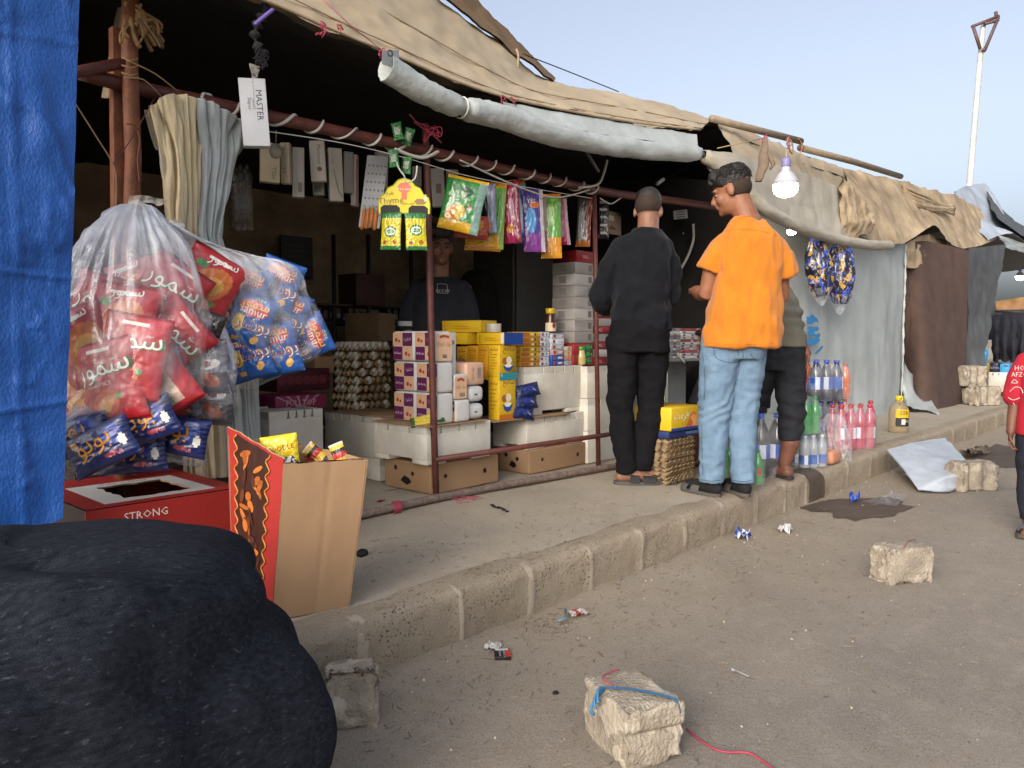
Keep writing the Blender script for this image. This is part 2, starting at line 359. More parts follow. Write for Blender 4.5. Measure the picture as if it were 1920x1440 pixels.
struct(litter(1700, (.9, 9), (.2, 1.86), rz4, 1, [(2.1, 1.76, .1), (2.2, 1.78, .3), (3.2, 1.78, .5), (1.4, 1.78, .2), (4.2, 1.76, .5), (2.3, 1.6, .2), (1.6, 1.6, .2), (2.8, 1.7, .25), (3.4, 1.6, .3), (4.2, 1.5, .4), (1.5, 1.1, .3), (3, 1.0, .4)]), 'straw_litter', 'stuff')
struct(litter(420, (1.4, 8), (1.9, 2.85), lambda x, y: .203, 2, [(1.7, 2.0, .2), (2.3, 2.0, .2), (2.7, 2.3, .3), (3.0, 2.1, .2), (2.0, 2.3, .2)]), 'straw_litter', 'stuff')
rnd = random.Random(5); gb = MB()
for _ in range(900):
    x = rnd.uniform(.9, 9); y = rnd.choice((rnd.uniform(.1, 1.85), rnd.gauss(1.75, .1))); 
    if y > 1.85: continue
    r = rnd.choice((.0015, .002, .003, .005))*rnd.uniform(.7, 1.3); c = Vector((x, y, road_z(x, y)+r*.4))
    o = [Vector(q)*r*rnd.uniform(.7, 1.3) for q in ((1, 0, 0), (0, 1, 0), (-1, 0, 0), (0, -1, 0), (0, 0, .8), (0, 0, -.8))]
    gb.add([c+q for q in o], [[0, 1, 4], [1, 2, 4], [2, 3, 4], [3, 0, 4], [1, 0, 5], [2, 1, 5], [3, 2, 5], [0, 3, 5]], m_grit)
struct(gb, 'grit', 'stuff')

# ================================================================ tents
m_tan = M('tan canvas', 'a08f75', rough=.85, var=.1, scale=2.2, bump=.35, bscale=220, col2='8d7c60', sheen=.1)
m_tan2 = M('weathered canvas', 'ab987c', rough=.9, var=.22, scale=4, bump=.4, bscale=160, col2='85725a')
m_brown = M('brown canvas', '6f5738', rough=.9, var=.25, scale=5, bump=.4, bscale=160)
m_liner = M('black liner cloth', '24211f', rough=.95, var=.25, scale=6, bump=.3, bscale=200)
m_back = M('inner beige canvas', 'b19b7c', rough=.9, var=.2, scale=2.5, bump=.3, bscale=120, col2='7d6a52')
m_white = M('white tarpaulin', 'a9aeac', rough=.5, var=.1, scale=5, bump=.35, bscale=50, col2='969b97')
m_whitew = M('dusty white tarpaulin', 'a4a9a9', rough=.55, var=.08, scale=2.2, bump=.3, bscale=60, col2='959a97')
m_cream = M('off white tarpaulin cloth', 'c0bbad', rough=.6, var=.1, scale=6, bump=.25, bscale=70)
m_blue = M('blue tarpaulin', '164588', rough=.45, var=.1, scale=22, bump=.35, bscale=140, col2='17478c', stretch=(1, 1, .55), detail=9)
m_maroon = M('dark brown blanket cloth', '4b3a33', rough=.95, var=.2, scale=6, bump=.4, bscale=200)
m_grey = M('dark grey tarpaulin', '4c4e4f', rough=.7, var=.2, scale=4, bump=.3, bscale=90)
def Q(u, v, Y): return PY(u, v, Y)
YE = 2.75
# the shop tent: one thing, its canvas, liner and walls are parts
tent = thing('market_tent', 'large tan canvas shop tent with black lining and open front', 'tent', (3, 4.5, PAVE))
lower = [Q(-60, -190, YE), Q(300, -70, YE), Q(500, 2, YE), Q(610, 50, YE), Q(720, 95, YE), Q(850, 150, YE), Q(960, 185, YE), Q(1100, 214, YE), Q(1210, 232, YE), Q(1312, 243, YE)]
upper = [Q(300, -420, 3.35), Q(560, -230, 3.35), Q(720, -90, 3.35), Q(806, -20, 3.35), Q(880, 38, 3.35), Q(960, 100, 3.35), Q(1035, 152, 3.35), Q(1130, 168, 3.35), Q(1230, 190, 3.35), Q(1334, 222, 3.35)]
mid = [a.lerp(b, .35)+Vector((0, 0, .0)) for a, b in zip(lower, upper)]
sheet([lower, mid, upper], 150, 40, m_tan, wr=.016, ws=4, seed=1).build('front_canvas', tent)
hem = [p+Vector((0, -.006, -.002)) for p in lower]; MB().tube(smooth_pts(hem, 6), .007, m_tan2, 6).build('canvas_hem', tent)
for f_ in (.1, .42):
    MB().tube(smooth_pts([a.lerp(b, f_)+Vector((0, -.014, -.004)) for a, b in zip(lower, upper)], 6), .0045, m_tan2, 5).build('canvas_seam', tent)
back_u = [Vector((p.x-.2, 6.3, 2.5)) for p in upper]
sheet([[p+Vector((0, .01, -.01)) for p in upper], [(a+b)/2+Vector((0, 0, .12)) for a, b in zip(upper, back_u)], back_u], 40, 14, m_tan2, wr=.02, ws=2, seed=2).build('roof_canvas', tent)
la = [p+Vector((0, .03, -.012)) for p in lower]; lb = [Vector((p.x, 3.3, p.z+.16)) for p in lower]; lc = [Vector((lerp(.85, 6.2, i/9), 4.6, 2.55)) for i in range(10)]; ld = [Vector((lerp(.7, 6.4, i/9), 6.25, 2.3)) for i in range(10)]
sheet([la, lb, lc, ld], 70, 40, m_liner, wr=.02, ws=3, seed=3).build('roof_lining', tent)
MB().quad((.6, 6.2, PAVE), (6.6, 6.2, PAVE), (6.6, 6.2, 2.5), (.6, 6.2, 2.5), m_back)
sheet([[Vector((.6+1.5*i, 6.1, 2.45)) for i in range(5)], [Vector((.6+1.5*i, 6.15, PAVE)) for i in range(5)]], 50, 24, m_back, wr=.03, ws=2.2, seed=4).build('back_wall', tent)
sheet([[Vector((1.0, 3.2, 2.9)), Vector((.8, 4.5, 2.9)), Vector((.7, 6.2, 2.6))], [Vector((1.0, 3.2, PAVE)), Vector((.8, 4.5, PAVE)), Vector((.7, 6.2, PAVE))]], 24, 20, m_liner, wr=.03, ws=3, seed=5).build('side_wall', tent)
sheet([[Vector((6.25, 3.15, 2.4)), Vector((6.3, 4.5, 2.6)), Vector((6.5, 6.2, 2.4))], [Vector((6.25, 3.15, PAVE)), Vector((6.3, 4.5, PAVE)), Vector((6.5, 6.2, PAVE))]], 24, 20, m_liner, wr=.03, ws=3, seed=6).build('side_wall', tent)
# brown upper canvas seen over the tan one
bl = [Q(790, -40, 3.3), Q(870, 26, 3.3), Q(960, 96, 3.3), Q(1036, 153, 3.3)]; bu = [Q(850, -60, 3.75), Q(900, 4, 3.75), Q(965, 74, 3.75), Q(1040, 150, 3.75)]
tag(sheet([bl, bu], 40, 10, m_brown, wr=.015, ws=5, seed=7, back=m_brown).build('roof_sheet'), 'darker brown canvas sheet lying over the peak of the tan tent roof', 'canvas sheet')
fl = sheet([[Q(222, 14, 3.12), Q(262, 10, 3.1)], [Q(205, 100, 3.14), Q(258, 100, 3.1)], [Q(190, 182, 3.16), Q(212, 184, 3.14)]], 14, 24, m_tan, wr=.012, ws=8, seed=8, back=m_tan2)
tag(fl.build('canvas_flap'), 'small tan canvas flap hanging behind the ochre corner post', 'canvas flap')
rope = M('frayed jute rope', '9b7b52', rough=.95, var=.4, scale=40, bump=.6)
kn = MB(); rnd = random.Random(3)
for k in range(34):
    a = Q(rnd.uniform(236, 268), rnd.uniform(2, 55), 3.0+rnd.uniform(-.04, .04)); b = Q(rnd.uniform(228, 300), rnd.uniform(30, 70), 3.0+rnd.uniform(-.05, .05)); c = b+Vector((rnd.uniform(-.02, .03), 0, -rnd.uniform(.01, .06)))
    kn.tube(smooth_pts([a, b, c], 3), rnd.uniform(.003, .009), rope, 5)
kn.ball(Q(258, 40, 3.0), (.035, .035, .05), rope); kn.tube([Q(285, 55, 3), Q(300, 82, 3), Q(306, 92, 3)], [.012, .016, .004], m_brown, 6)
tag(kn.build('rope_knot'), 'frayed brown rag and rope knotted round the top of the corner post', 'rope')
# blue tarpaulin of the neighbouring stall
bt = sheet([[Vector((-.9, 2.56, 2.7)), Vector((.3, 2.54, 2.7)), Q(152, -130, 2.5)], [Vector((-.9, 2.5, 1.3)), Vector((.25, 2.46, 1.3)), Q(136, 480, 2.46)], [Vector((-.9, 2.46, .36)), Vector((.25, 2.44, .38)), Q(117, 972, 2.42)]], 150, 190, m_blue, wr=.011, ws=4.5, seed=9, smoothrows=False, back=m_blue)
for p in bt.v:
    for z_, k_ in ((1.83, .03), (1.27, -.02), (.78, .04)): p.y -= .007*math.exp(-((p.z-z_-k_*p.x*3)/.007)**2)
    for x_ in (.18, .62): p.y -= .005*math.exp(-((p.x-x_-.02*p.z)/.006)**2)
    p.y -= .006*max(0, 1-abs(fbm((p.x*2.2, p.z*1.1, 3), 2.2, 3))/.05)
tag(bt.build('tarpaulin'), 'bright blue tarpaulin hanging as a wall at the left edge', 'tarpaulin')

# rolled white tarp along the eave
YR = 2.66
def roll(pts, rad, name, label, m, seed, open_end=True, ties=()):
    P = smooth_pts(pts, 14); mb = MB(); n = 22; L = len(P)-1; vs = []
    for i, p in enumerate(P):
        d = (P[min(i+1, L)]-P[max(i-1, 0)]).normalized(); a = d.cross(Vector((0, 0, 1))).normalized(); b = a.cross(d); t = i/L
        pinch = 1-sum(.38*math.exp(-((t-q)/.018)**2) for q in ties)
        for k in range(n):
            th = 2*math.pi*k/n; r = rad*pinch*(1+.12*fbm((p.x*1.5, th*.2, seed), 2, 2)+.07*math.sin(th*3+p.x*6)*(1.2-pinch)*2)+.005*fbm((p.x*5+th*.5, p.y, math.cos(th)), 5, 3)-.005*abs(math.sin(th*2+p.x*9+2*fbm((p.x*3, th, 0), 2, 2)))**6
            vs.append(p+a*math.cos(th)*r*.95+b*math.sin(th)*r)
    fs = [[i*n+k, i*n+(k+1) % n, (i+1)*n+(k+1) % n, (i+1)*n+k] for i in range(L) for k in range(n)]
    mb.add(vs, fs, m, True); mb.add(vs, [[L*n+k for k in range(n)]], m)
    if open_end:
        d = (P[1]-P[0]).normalized(); inn = [P[0]+(vs[k]-P[0])*.86+d*(.0 if q == 0 else .22) for q in (0, 1) for k in range(n)]
        mb.add(vs[:n]+inn, [[k, (k+1) % n, n+(k+1) % n, n+k][::-1] for k in range(n)]+[[n+k, n+(k+1) % n, 2*n+(k+1) % n, 2*n+k][::-1] for k in range(n)]+[[2*n+k for k in range(n)]], m, True)
    o = mb.build(name); tag(o, label, 'tarpaulin'); return o, P
r1, RP = roll([Q(724, 126, YR), Q(800, 172, YR), Q(870, 202, YR), Q(935, 218, YR), Q(1010, 244, YR), Q(1120, 270, YR), Q(1220, 282, YR), Q(1314, 288, YR)], .058, 'rolled_tarpaulin', 'long roll of white tarpaulin tied up along the eave above the shop opening', m_white, 1, True, (.28, .995))
ey = MB().grid(lambda u, v: Q(lerp(716, 748, u), lerp(94, 132, v)-12*(1-u)*v, YR-.06+.04*u), 8, 8, m_white); ey.tube([Q(731, 100, YR-.07)+Vector((.012*math.cos(t), -.002, .012*math.sin(t))) for t in [i*.45 for i in range(15)]], .003, M('eyelet metal', '55504a', metal=.6, rough=.5), 6)
ey.build('eyelet_corner', r1)
tie = MB().tube([RP[int(.28*(len(RP)-1))]+Vector((0, .048*math.cos(t), .048*math.sin(t)-.004)) for t in [i*.4 for i in range(17)]], .004, m_cream, 6); tie.build('tie_string', r1)
tag(sheet([[Q(940, 190, YE), Q(1060, 212, YE), Q(1200, 236, YE), Q(1306, 252, YE)], [Q(952, 206, YR+.03), Q(1070, 240, YR), Q(1200, 262, YR), Q(1310, 278, YR)]], 70, 10, m_white, wr=.006, ws=4, seed=11, back=m_white).build('hanging_tarpaulin'), 'white tarpaulin strip hanging between the tan eave and the long roll', 'tarpaulin')
# second stretch: pale tarp, its roll and canvases to the right
m_wl = M('bulb warmed tarpaulin', 'ada697', rough=.6, var=.1, scale=3, bump=.35, bscale=70, col2='988f7e'); m_wall = m_whitew  # the bulb's warm glow is put into the beige
tag(sheet([[Q(1330, 280, 2.72), Q(1420, 298, 2.74), Q(1510, 326, 2.76), Q(1578, 352, 2.78)], [Q(1345, 310, 2.66), Q(1430, 368, 2.68), Q(1520, 392, 2.7), Q(1580, 406, 2.72)], [Q(1395, 362, 2.6), Q(1470, 412, 2.62), Q(1540, 442, 2.64), Q(1588, 452, 2.66)]], 50, 34, m_wl, wr=.014, ws=4.5, seed=12, back=m_wl).build('awning_sheet'), 'pale beige tarpaulin awning sheet behind the lit hanging bulb', 'awning')
m_r2 = m_wl
r2, _ = roll([Q(1318, 290, 2.62), Q(1362, 322, 2.6), Q(1400, 362, 2.57), Q(1445, 398, 2.55), Q(1500, 426, 2.56), Q(1560, 446, 2.58), Q(1620, 458, 2.6), Q(1668, 460, 2.62)], .05, 'rolled_tarpaulin', 'drooping roll of pale beige tarpaulin beneath the awning beside the orange shirt', m_wl, 4, False, (.0,))
tag(sheet([[Q(1318, 284, 2.66), Q(1350, 296, 2.7)], [Q(1330, 320, 2.66), Q(1372, 325, 2.66)], [Q(1345, 345, 2.68), Q(1382, 340, 2.66)]], 14, 20, m_white, wr=.012, ws=7, seed=13, back=m_white).build('hanging_tarpaulin'), 'white tarpaulin corner drooping behind the head of the man in orange', 'tarpaulin')
tent2 = thing('market_tent', 'weathered tan canvas tent with patched drooping eaves beyond the bulb', 'tent', (9, 4, PAVE))
sheet([[Q(1340, 226, 3.2), Q(1420, 252, 3.2), Q(1500, 288, 3.2), Q(1590, 318, 3.2)], [Q(1362, 262, 3.0), Q(1430, 300, 3.0), Q(1500, 330, 3.0), Q(1580, 372, 3.0)], [Q(1385, 305, 2.82), Q(1450, 350, 2.82), Q(1520, 384, 2.82), Q(1576, 420, 2.82)]], 60, 30, m_tan, wr=.02, ws=4, seed=14).build('front_canvas', tent2)
sheet([[Q(1580, 316, 3.2), Q(1660, 334, 3.2), Q(1730, 352, 3.2), Q(1790, 368, 3.2), Q(1840, 392, 3.2)], [Q(1592, 360, 2.9), Q(1660, 388, 2.9), Q(1730, 410, 2.9), Q(1790, 430, 2.95), Q(1850, 438, 3.0)], [Q(1598, 440, 2.72), Q(1640, 452, 2.72), Q(1690, 458, 2.74), Q(1750, 424, 2.76), Q(1768, 446, 2.78), Q(1800, 466, 2.8), Q(1845, 458, 2.85), Q(1874, 444, 2.9)]], 90, 40, m_tan2, wr=.034, ws=1.8, seed=15).build('front_canvas', tent2)
sheet([[Q(1578, 330, 2.74), Q(1592, 345, 2.74), Q(1612, 372, 2.7), Q(1634, 402, 2.68)], [Q(1574, 395, 2.7), Q(1590, 402, 2.66), Q(1612, 412, 2.64), Q(1636, 418, 2.64)], [Q(1578, 446, 2.7), Q(1596, 452, 2.68), Q(1615, 440, 2.66), Q(1638, 438, 2.66)]], 36, 24, m_tan2, wr=.03, ws=9, seed=16, back=m_brown).build('torn_flap', tent2)
sheet([[Q(1340, 226, 3.25), Q(1590, 318, 3.25), Q(1840, 392, 3.25)], [Vector((6.2, 6, 2.9)), Vector((9, 6, 2.9)), Vector((15, 6, 2.9))]], 30, 10, m_tan2, wr=.02, ws=2, seed=17).build('roof_canvas', tent2)
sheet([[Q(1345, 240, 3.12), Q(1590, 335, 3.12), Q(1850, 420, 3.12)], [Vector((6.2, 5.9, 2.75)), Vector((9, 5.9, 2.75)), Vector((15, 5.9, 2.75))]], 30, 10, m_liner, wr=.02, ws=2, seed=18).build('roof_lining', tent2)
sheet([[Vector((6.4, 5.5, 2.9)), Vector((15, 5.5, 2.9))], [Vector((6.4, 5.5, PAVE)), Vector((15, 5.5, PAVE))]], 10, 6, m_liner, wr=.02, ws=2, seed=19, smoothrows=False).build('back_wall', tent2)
bundle = MB(); rnd = random.Random(8)
for k in range(10): bundle.tube(smooth_pts([Q(1693, 348+k*3, 3.1), Q(1725+rnd.uniform(-9, 9), 362+k*3, 3.0), Q(1752, 376+k*2, 2.98), Q(1788, 395+rnd.uniform(-8, 8), 2.95)], 5), rnd.uniform(.015, .035), m_tan2, 7)
bundle.build('gathered_hem', tent2)
sheet([[Q(1700, 455, 2.85), Q(1740, 440, 2.9), Q(1772, 452, 2.9)], [Q(1700, 475, 2.85), Q(1745, 470, 2.85), Q(1765, 470, 2.9)], [Q(1700, 500, 2.82), Q(1718, 503, 2.82), Q(1740, 490, 2.86)]], 20, 16, m_tan2, wr=.04, ws=5, seed=20, back=m_tan2).build('hanging_hem', tent2)
# white tarpaulin wall with the emblem
wl_top = [Vector((6.35, 3.5, 2.35)), Vector((6.55, 3.1, 2.3)), Vector((7.2, 2.9, 2.3)), Vector((8.6, 2.86, 2.3)), Vector((9.2, 2.85, 2.3)), Q(1698, 455, 2.85)]
wl_bot = [Vector((6.35, 3.5, .2)), Vector((6.6, 3.1, .2)), Vector((7.2, 2.86, .2)), Vector((8.55, 2.75, .2)), Vector((9.2, 2.76, .2)), PZ(1690, 766, .2)]
wl = sheet([wl_top, [(a+b)/2 for a, b in zip(wl_top, wl_bot)], wl_bot], 110, 60, m_wall, wr=.012, ws=2.2, seed=21, smoothrows=False)
wall = tag(wl.build('tarpaulin_wall'), 'white tarpaulin tent wall printed with a blue hands emblem', 'tent wall')
m_emb = M('emblem blue', '2f7fb4', var=.1, bump=0, rough=.5)
def flat(pts, m, mb):
    c = Vector((sum(p[0] for p in pts)/len(pts), sum(p[1] for p in pts)/len(pts)))
    P = [PY(u, v, YEM) for u, v in pts]; mb.add(P+[p+Vector((0, .004, 0)) for p in P], [list(range(len(P)))]+[[i, (i+1) % len(P), len(P)+(i+1) % len(P), len(P)+i] for i in range(len(P))], m)
YEM = 2.785; em = MB()
flat([(1513, 593), (1519, 594), (1520, 590), (1526, 590), (1528, 594), (1533, 597), (1535, 606), (1530, 602), (1526, 606), (1519, 608), (1513, 606)], m_emb, em)
flat([(1513, 615), (1518, 612), (1526, 613), (1533, 612), (1536, 616), (1534, 620), (1528, 621), (1527, 626), (1534, 628), (1533, 631), (1520, 631), (1514, 626), (1514, 621), (1519, 619)], m_emb, em)
flat([(1511, 637), (1520, 634), (1526, 636), (1536, 624), (1539, 628), (1534, 636), (1538, 634), (1537, 640), (1530, 646), (1521, 648), (1511, 644)], m_emb, em)
for k in range(6):
    for sx in (-1, 1):
        x = 1525+sx*(2.5+k*2.3); y = 664-k*1.9-.35*k*k*.2; flat([(x, y), (x+sx*1.2, y-3.6), (x+sx*4.4, y-4.6), (x+sx*3, y-1.2)], m_emb, em)
        flat([(x+sx*.4, y-.6), (x+sx*3.2, y+.2), (x+sx*5.2, y-.9), (x+sx*3, y-1.8)], m_emb, em)
em.build('emblem', wall)
edge = MB().tube(smooth_pts([Q(1698, 458, 2.82), Q(1697, 530, 2.82), Q(1694, 600, 2.82), Q(1693, 680, 2.8), PZ(1689, 766, .21)], 8), [.012+.006*math.sin(i*2.1) for i in range(33)], m_white, 8); edge.build('rolled_edge', wall)
lf = sheet([[Q(1692, 676, 2.8), Q(1700, 690, 2.8), Q(1735, 735, 2.68), PZ(1762, 776, .21)], [PZ(1694, 752, .3), PZ(1706, 764, .26), PZ(1735, 770, .22), PZ(1758, 777, .205)]], 24, 12, m_whitew, wr=.02, ws=6, seed=22, back=m_grey); tag(lf.build('tarpaulin_corner'), 'loose corner of dirty white tarpaulin turned out on the pavement by the brown cloth', 'tarpaulin')
bp_ = [[Q(1694, 455, 2.92), Q(1735, 452, 2.85), Q(1775, 460, 2.72), Q(1816, 470, 2.56)], [PZ(1690, 760, .2), PZ(1725, 768, .2), PZ(1765, 766, .2), PZ(1808, 756, .2)]]
tag(sheet(bp_, 50, 40, m_maroon, wr=.009, ws=3, seed=23, fold=(1.5, .006)).build('cloth_wall'), 'dark brown blanket cloth wall right of the white tarpaulin wall', 'tent wall')
gp = [[Q(1816, 466, 2.56), Q(1850, 462, 2.54), Q(1886, 458, 2.5)], [Q(1813, 600, 2.53), Q(1835, 600, 2.5), Q(1858, 600, 2.45)], [PZ(1808, 756, .2), PZ(1822, 756, .2), PZ(1832, 758, .2)]]
tag(sheet(gp, 30, 40, m_grey, wr=.025, ws=3, seed=24, back=m_liner).build('cloth_wall'), 'dark grey tarpaulin flap pulled aside next to the dark brown cloth wall', 'tent wall')
# far grey tent with its dark shop
tent3 = thing('market_tent', 'grey white tarpaulin tent at the right end of the row', 'tent', (18, 4, PAVE))
m_gw = M('grey white tarpaulin', '9aa3ad', rough=.6, var=.2, scale=1.5, bump=.2, bscale=40)
sheet([[Q(1788, 360, 3.4), Q(1815, 348, 3.6), Q(1838, 346, 3.6), Q(1852, 352, 3.6)], [Q(1800, 410, 3.2), Q(1830, 405, 3.2), Q(1862, 415, 3.2), Q(1885, 420, 3.2)], [Q(1850, 452, 2.9), Q(1880, 440, 2.8), Q(1905, 445, 2.7), Q(1960, 470, 2.7)]], 40, 30, m_gw, wr=.06, ws=1.2, seed=25).build('front_canvas', tent3)
sheet([[Q(1846, 350, 3.6), Q(1880, 395, 3.6), Q(1920, 428, 3.6), Q(2040, 490, 3.6)], [Q(1870, 415, 3.0), Q(1900, 436, 2.8), Q(1935, 452, 2.7), Q(2040, 500, 2.7)]], 30, 14, m_grey, wr=.05, ws=1.5, seed=26).build('side_canvas', tent3)
sheet([[Q(1868, 440, 2.75), Q(1890, 446, 2.72), Q(1920, 456, 2.7), Q(2040, 492, 2.7)], [Q(1880, 455, 2.7), Q(1895, 468, 2.7), Q(1920, 474, 2.7), Q(2040, 515, 2.7)]], 30, 10, m_whitew, wr=.05, ws=3, seed=27).build('valance', tent3)
sheet([[Vector((14.5, 6, 3.1)), Vector((26, 6, 3.1))], [Vector((14.5, 6, PAVE)), Vector((26, 6, PAVE))]], 10, 6, m_grey, wr=.03, ws=1, seed=28, smoothrows=False).build('back_wall', tent3)
sheet([[Q(1846, 350, 3.65), Q(1880, 395, 3.65), Q(1920, 428, 3.65), Q(2040, 490, 3.65)], [Vector((15, 6.2, 3.2)), Vector((18, 6.2, 3.2)), Vector((22, 6.2, 3.2)), Vector((30, 6.2, 3.2))]], 12, 8, m_grey, wr=.03, ws=1, seed=29, smoothrows=False).build('roof_canvas', tent3)
# ================================================================ steel pipe frame
m_rust = M('red brown painted pipe', '61332b', rough=.5, var=.3, scale=25, bump=.25, bscale=120, col2='4a2b26')
m_ochre = M('sunlit post ochre', '7c4a2c', rough=.6, var=.35, scale=18, bump=.3, bscale=120, col2='5f3622')  # corner post's warm sunlight put into the ochre
m_gpipe = M('dusty worn pipe', '77695f', rough=.6, var=.35, scale=14, bump=.3, bscale=90, col2='5c4640', stretch=(3, 3, 3))
m_cable = M('white cable', 'b9b5ac', rough=.5, var=.1, bump=.05)
m_string = M('thin string', 'a98d63', var=.2, bump=0); m_pink = M('pink string', 'a83a50', var=.2, bump=0); m_black = M('black rag', '1d1c20', rough=.9, bump=.2)
YF = 3.04
frame = thing('stall_frame', 'red brown steel pipe frame of the shop front with a sloping top rail', 'pipe frame', (2.69, YF, PAVE))
railp = [Q(150, 136, YF), Q(262, 166, YF), Q(400, 194, YF), Q(520, 222, YF), Q(800, 283, YF), Q(1115, 356, YF), Q(1250, 375, YF), Q(1420, 398, YF)]
MB().tube(smooth_pts(railp, 4), .027, m_rust, 14).build('top_rail', frame)
MB().tube([Q(797, 232, YF+.05), Q(800, 300, YF+.045), Q(806, 520, YF+.05), Q(812, 760, YF+.05), PZ(818, 934, .2)], .018, m_rust, 14).build('post', frame)
MB().tube([Q(1114, 352, YF), Q(1118, 600, YF), Q(1122, 874, YF)], .016, m_rust, 14).build('post', frame)
MB().tube([Q(245, -30, 3.0), Q(243, 110, 3.0), Q(250, 300, 3.0), Q(236, 700, 3.0), Q(232, 960, 3.0)], .029, m_ochre, 14).build('post', frame)
pl = MB().box((-.035, -.02, 0), (.035, .02, 2.2), m_ochre, .004); 
pl.v = [Vector((p.x+Q(222, 300, 3.06).x+.02*(p.z-1), p.y+3.07, p.z)) for p in pl.v]; pl.build('angle_iron', frame)
MB().tube([Q(60, 152, 3.0), Q(240, 116, 3.0)], .02, m_rust, 12).build('cross_rail', frame)
MB().tube([Q(815, 862, YF+.02), Q(1118, 818, YF-.01), Q(1160, 812, YF-.01)], .016, m_rust, 12).build('lower_rail', frame)
MB().tube([Vector((2.0, 2.93, .226)), Vector((2.6, 2.95, .228)), Vector((3.2, 2.93, .226)), Vector((4.05, 2.86, .226)), Vector((4.5, 2.85, .226))], .021, m_gpipe, 12).build('ground_pipe', frame)
for u, v in ((625, 250), (880, 268)): pass
# white cable wound round the rail
def helix(a, b, turns, r, n=22, jit=.2):
    rnd = random.Random(4); P = []; d = (b-a).normalized(); e = d.cross(Vector((0, 0, 1))).normalized(); f = e.cross(d)
    N = int(turns*n)
    for i in range(N+1):
        t = i/N; ph = 2*math.pi*turns*t + .5*math.sin(t*19); P.append(a.lerp(b, t)+e*math.cos(ph)*r+f*math.sin(ph)*r)
    return P
cab = MB()
for i, (u0, u1, tn) in enumerate(((370, 470, 1.4), (470, 800, 6), (800, 1118, 9.2))):
    f = lambda u: poly(smooth_pts(railp, 4), 0) if False else None
    def rail_at(u):
        best = min(((abs(960+FPX*((p-EYEP).dot(RT))/((p-EYEP).dot(FW))-u), k) for k, p in enumerate(RP2)), key=lambda q: q[0]); return RP2[best[1]]
    RP2 = smooth_pts(railp, 60)
    a, b = rail_at(u0), rail_at(u1)
    cab.tube(helix(a, b, tn, .031), .0075, m_cable, 6, flat=.7)
cab.tube(smooth_pts([Q(1085, 352, 2.99), Q(1120, 346, 2.98), Q(1132, 325, 2.97), Q(1138, 300, 2.96)], 6), [.008]*19, m_cable, 6)
cab.tube(smooth_pts([Q(740, 280, 2.98), Q(790, 296, 2.97), Q(822, 284, 2.97)], 6), .009, m_cable, 6)
tag(cab.build('white_cable'), 'white cable wound in spirals round the red brown top rail', 'cable')
c2 = MB().tube(smooth_pts([Q(862, 300, 3.0), Q(960, 345, 2.98), Q(1040, 370, 2.98), Q(1105, 356, 3.0)], 10), .005, m_cable, 6)
tag(c2.build('white_cable'), 'thin white cable sagging below the top rail over the snack bags', 'cable')
c3 = MB().tube(smooth_pts([Q(1125, 372, 3.0), Q(1145, 382, 3), Q(1160, 374, 3), Q(1175, 366, 3.1), Q(1195, 368, 3.1)], 8), .004, m_cable, 6)
tag(c3.build('white_cable'), 'short wavy white wire behind the head of the man in black', 'cable')
wire = MB().tube(smooth_pts([Q(500, 246, 2.98), Q(640, 268, 2.98), Q(760, 296, 2.98), Q(900, 335, 2.98), Q(1110, 372, 3.0)], 8), .0025, m_cable, 5)
tag(wire.build('hanging_wire'), 'thin taut wire running just below the spiralled top rail', 'wire')
s = MB()
s.tube(smooth_pts([Q(236, 112, 2.96), Q(290, 138, 2.97), Q(334, 172, 3.0)], 4), .0025, m_string, 5); s.tube(smooth_pts([Q(232, 146, 2.96), Q(270, 150, 2.97), Q(305, 184, 3.0)], 4), .0025, m_string, 5)
for k in range(3): s.tube([Q(228, 108+k*14, 2.965), Q(244, 114+k*14, 2.965), Q(258, 110+k*14, 2.98)], .003, m_string, 5)
s2 = MB().tube(smooth_pts([Q(236, 232, 2.96), Q(252, 236, 2.96), Q(262, 262, 2.96), Q(258, 300, 2.96), Q(262, 345, 2.96)], 4), .0028, m_ochre, 5)
tag(s2.build('string'), 'loose ochre strand looping down the front of the corner post', 'string')
tag(s.build('string'), 'brown strings lashing the top rail to the ochre corner post', 'string')
s = MB().tube(smooth_pts([Q(140, 192, 2.55), Q(178, 252, 2.6), Q(212, 308, 2.65), Q(218, 345, 2.67), Q(217, 386, 2.68)], 6), .0022, m_string, 5); s2 = MB().tube(smooth_pts([Q(212, 308, 2.65), Q(245, 262, 2.8), Q(290, 184, 3.0)], 6), .0022, m_rust, 5)
s2.build('string_branch', tag(s.build('string'), 'thin forked string holding up the big bag of red crisps', 'string'))
kn = MB(); rnd = random.Random(2)
for k in range(7): kn.tube(smooth_pts([Q(800, 244, 3.0), Q(800+rnd.uniform(-26, 30), 244+rnd.uniform(-16, 26), 2.97), Q(800+rnd.uniform(-10, 34), 240+rnd.uniform(-8, 14), 2.98)], 4), .0025, m_pink, 5)
kn.tube(smooth_pts([Q(768, 214, 2.98), Q(782, 230, 2.98), Q(798, 243, 2.98), Q(826, 238, 2.97), Q(826, 256, 2.97), Q(806, 248, 2.98)], 5), .0025, m_pink, 5)
tag(kn.build('pink_string'), 'pink string knotted at the top of the middle post', 'string')
kn = MB()
for k in range(6): kn.tube([Vector((2.32+.008*k+.012*math.cos(t), 2.925+.03*math.cos(t), .228+.03*math.sin(t))) for t in [i*.5 for i in range(13)]], .0025, m_pink, 5)
for k in range(12): a = Vector((2.72+rnd.uniform(-.1, .1), 2.86+rnd.uniform(-.05, .05), .212)); kn.tube(smooth_pts([a, a+Vector((rnd.uniform(-.05, .05), rnd.uniform(-.03, .03), .006)), a+Vector((rnd.uniform(-.08, .08), rnd.uniform(-.04, .04), 0))], 3), .0014, m_pink, 4)
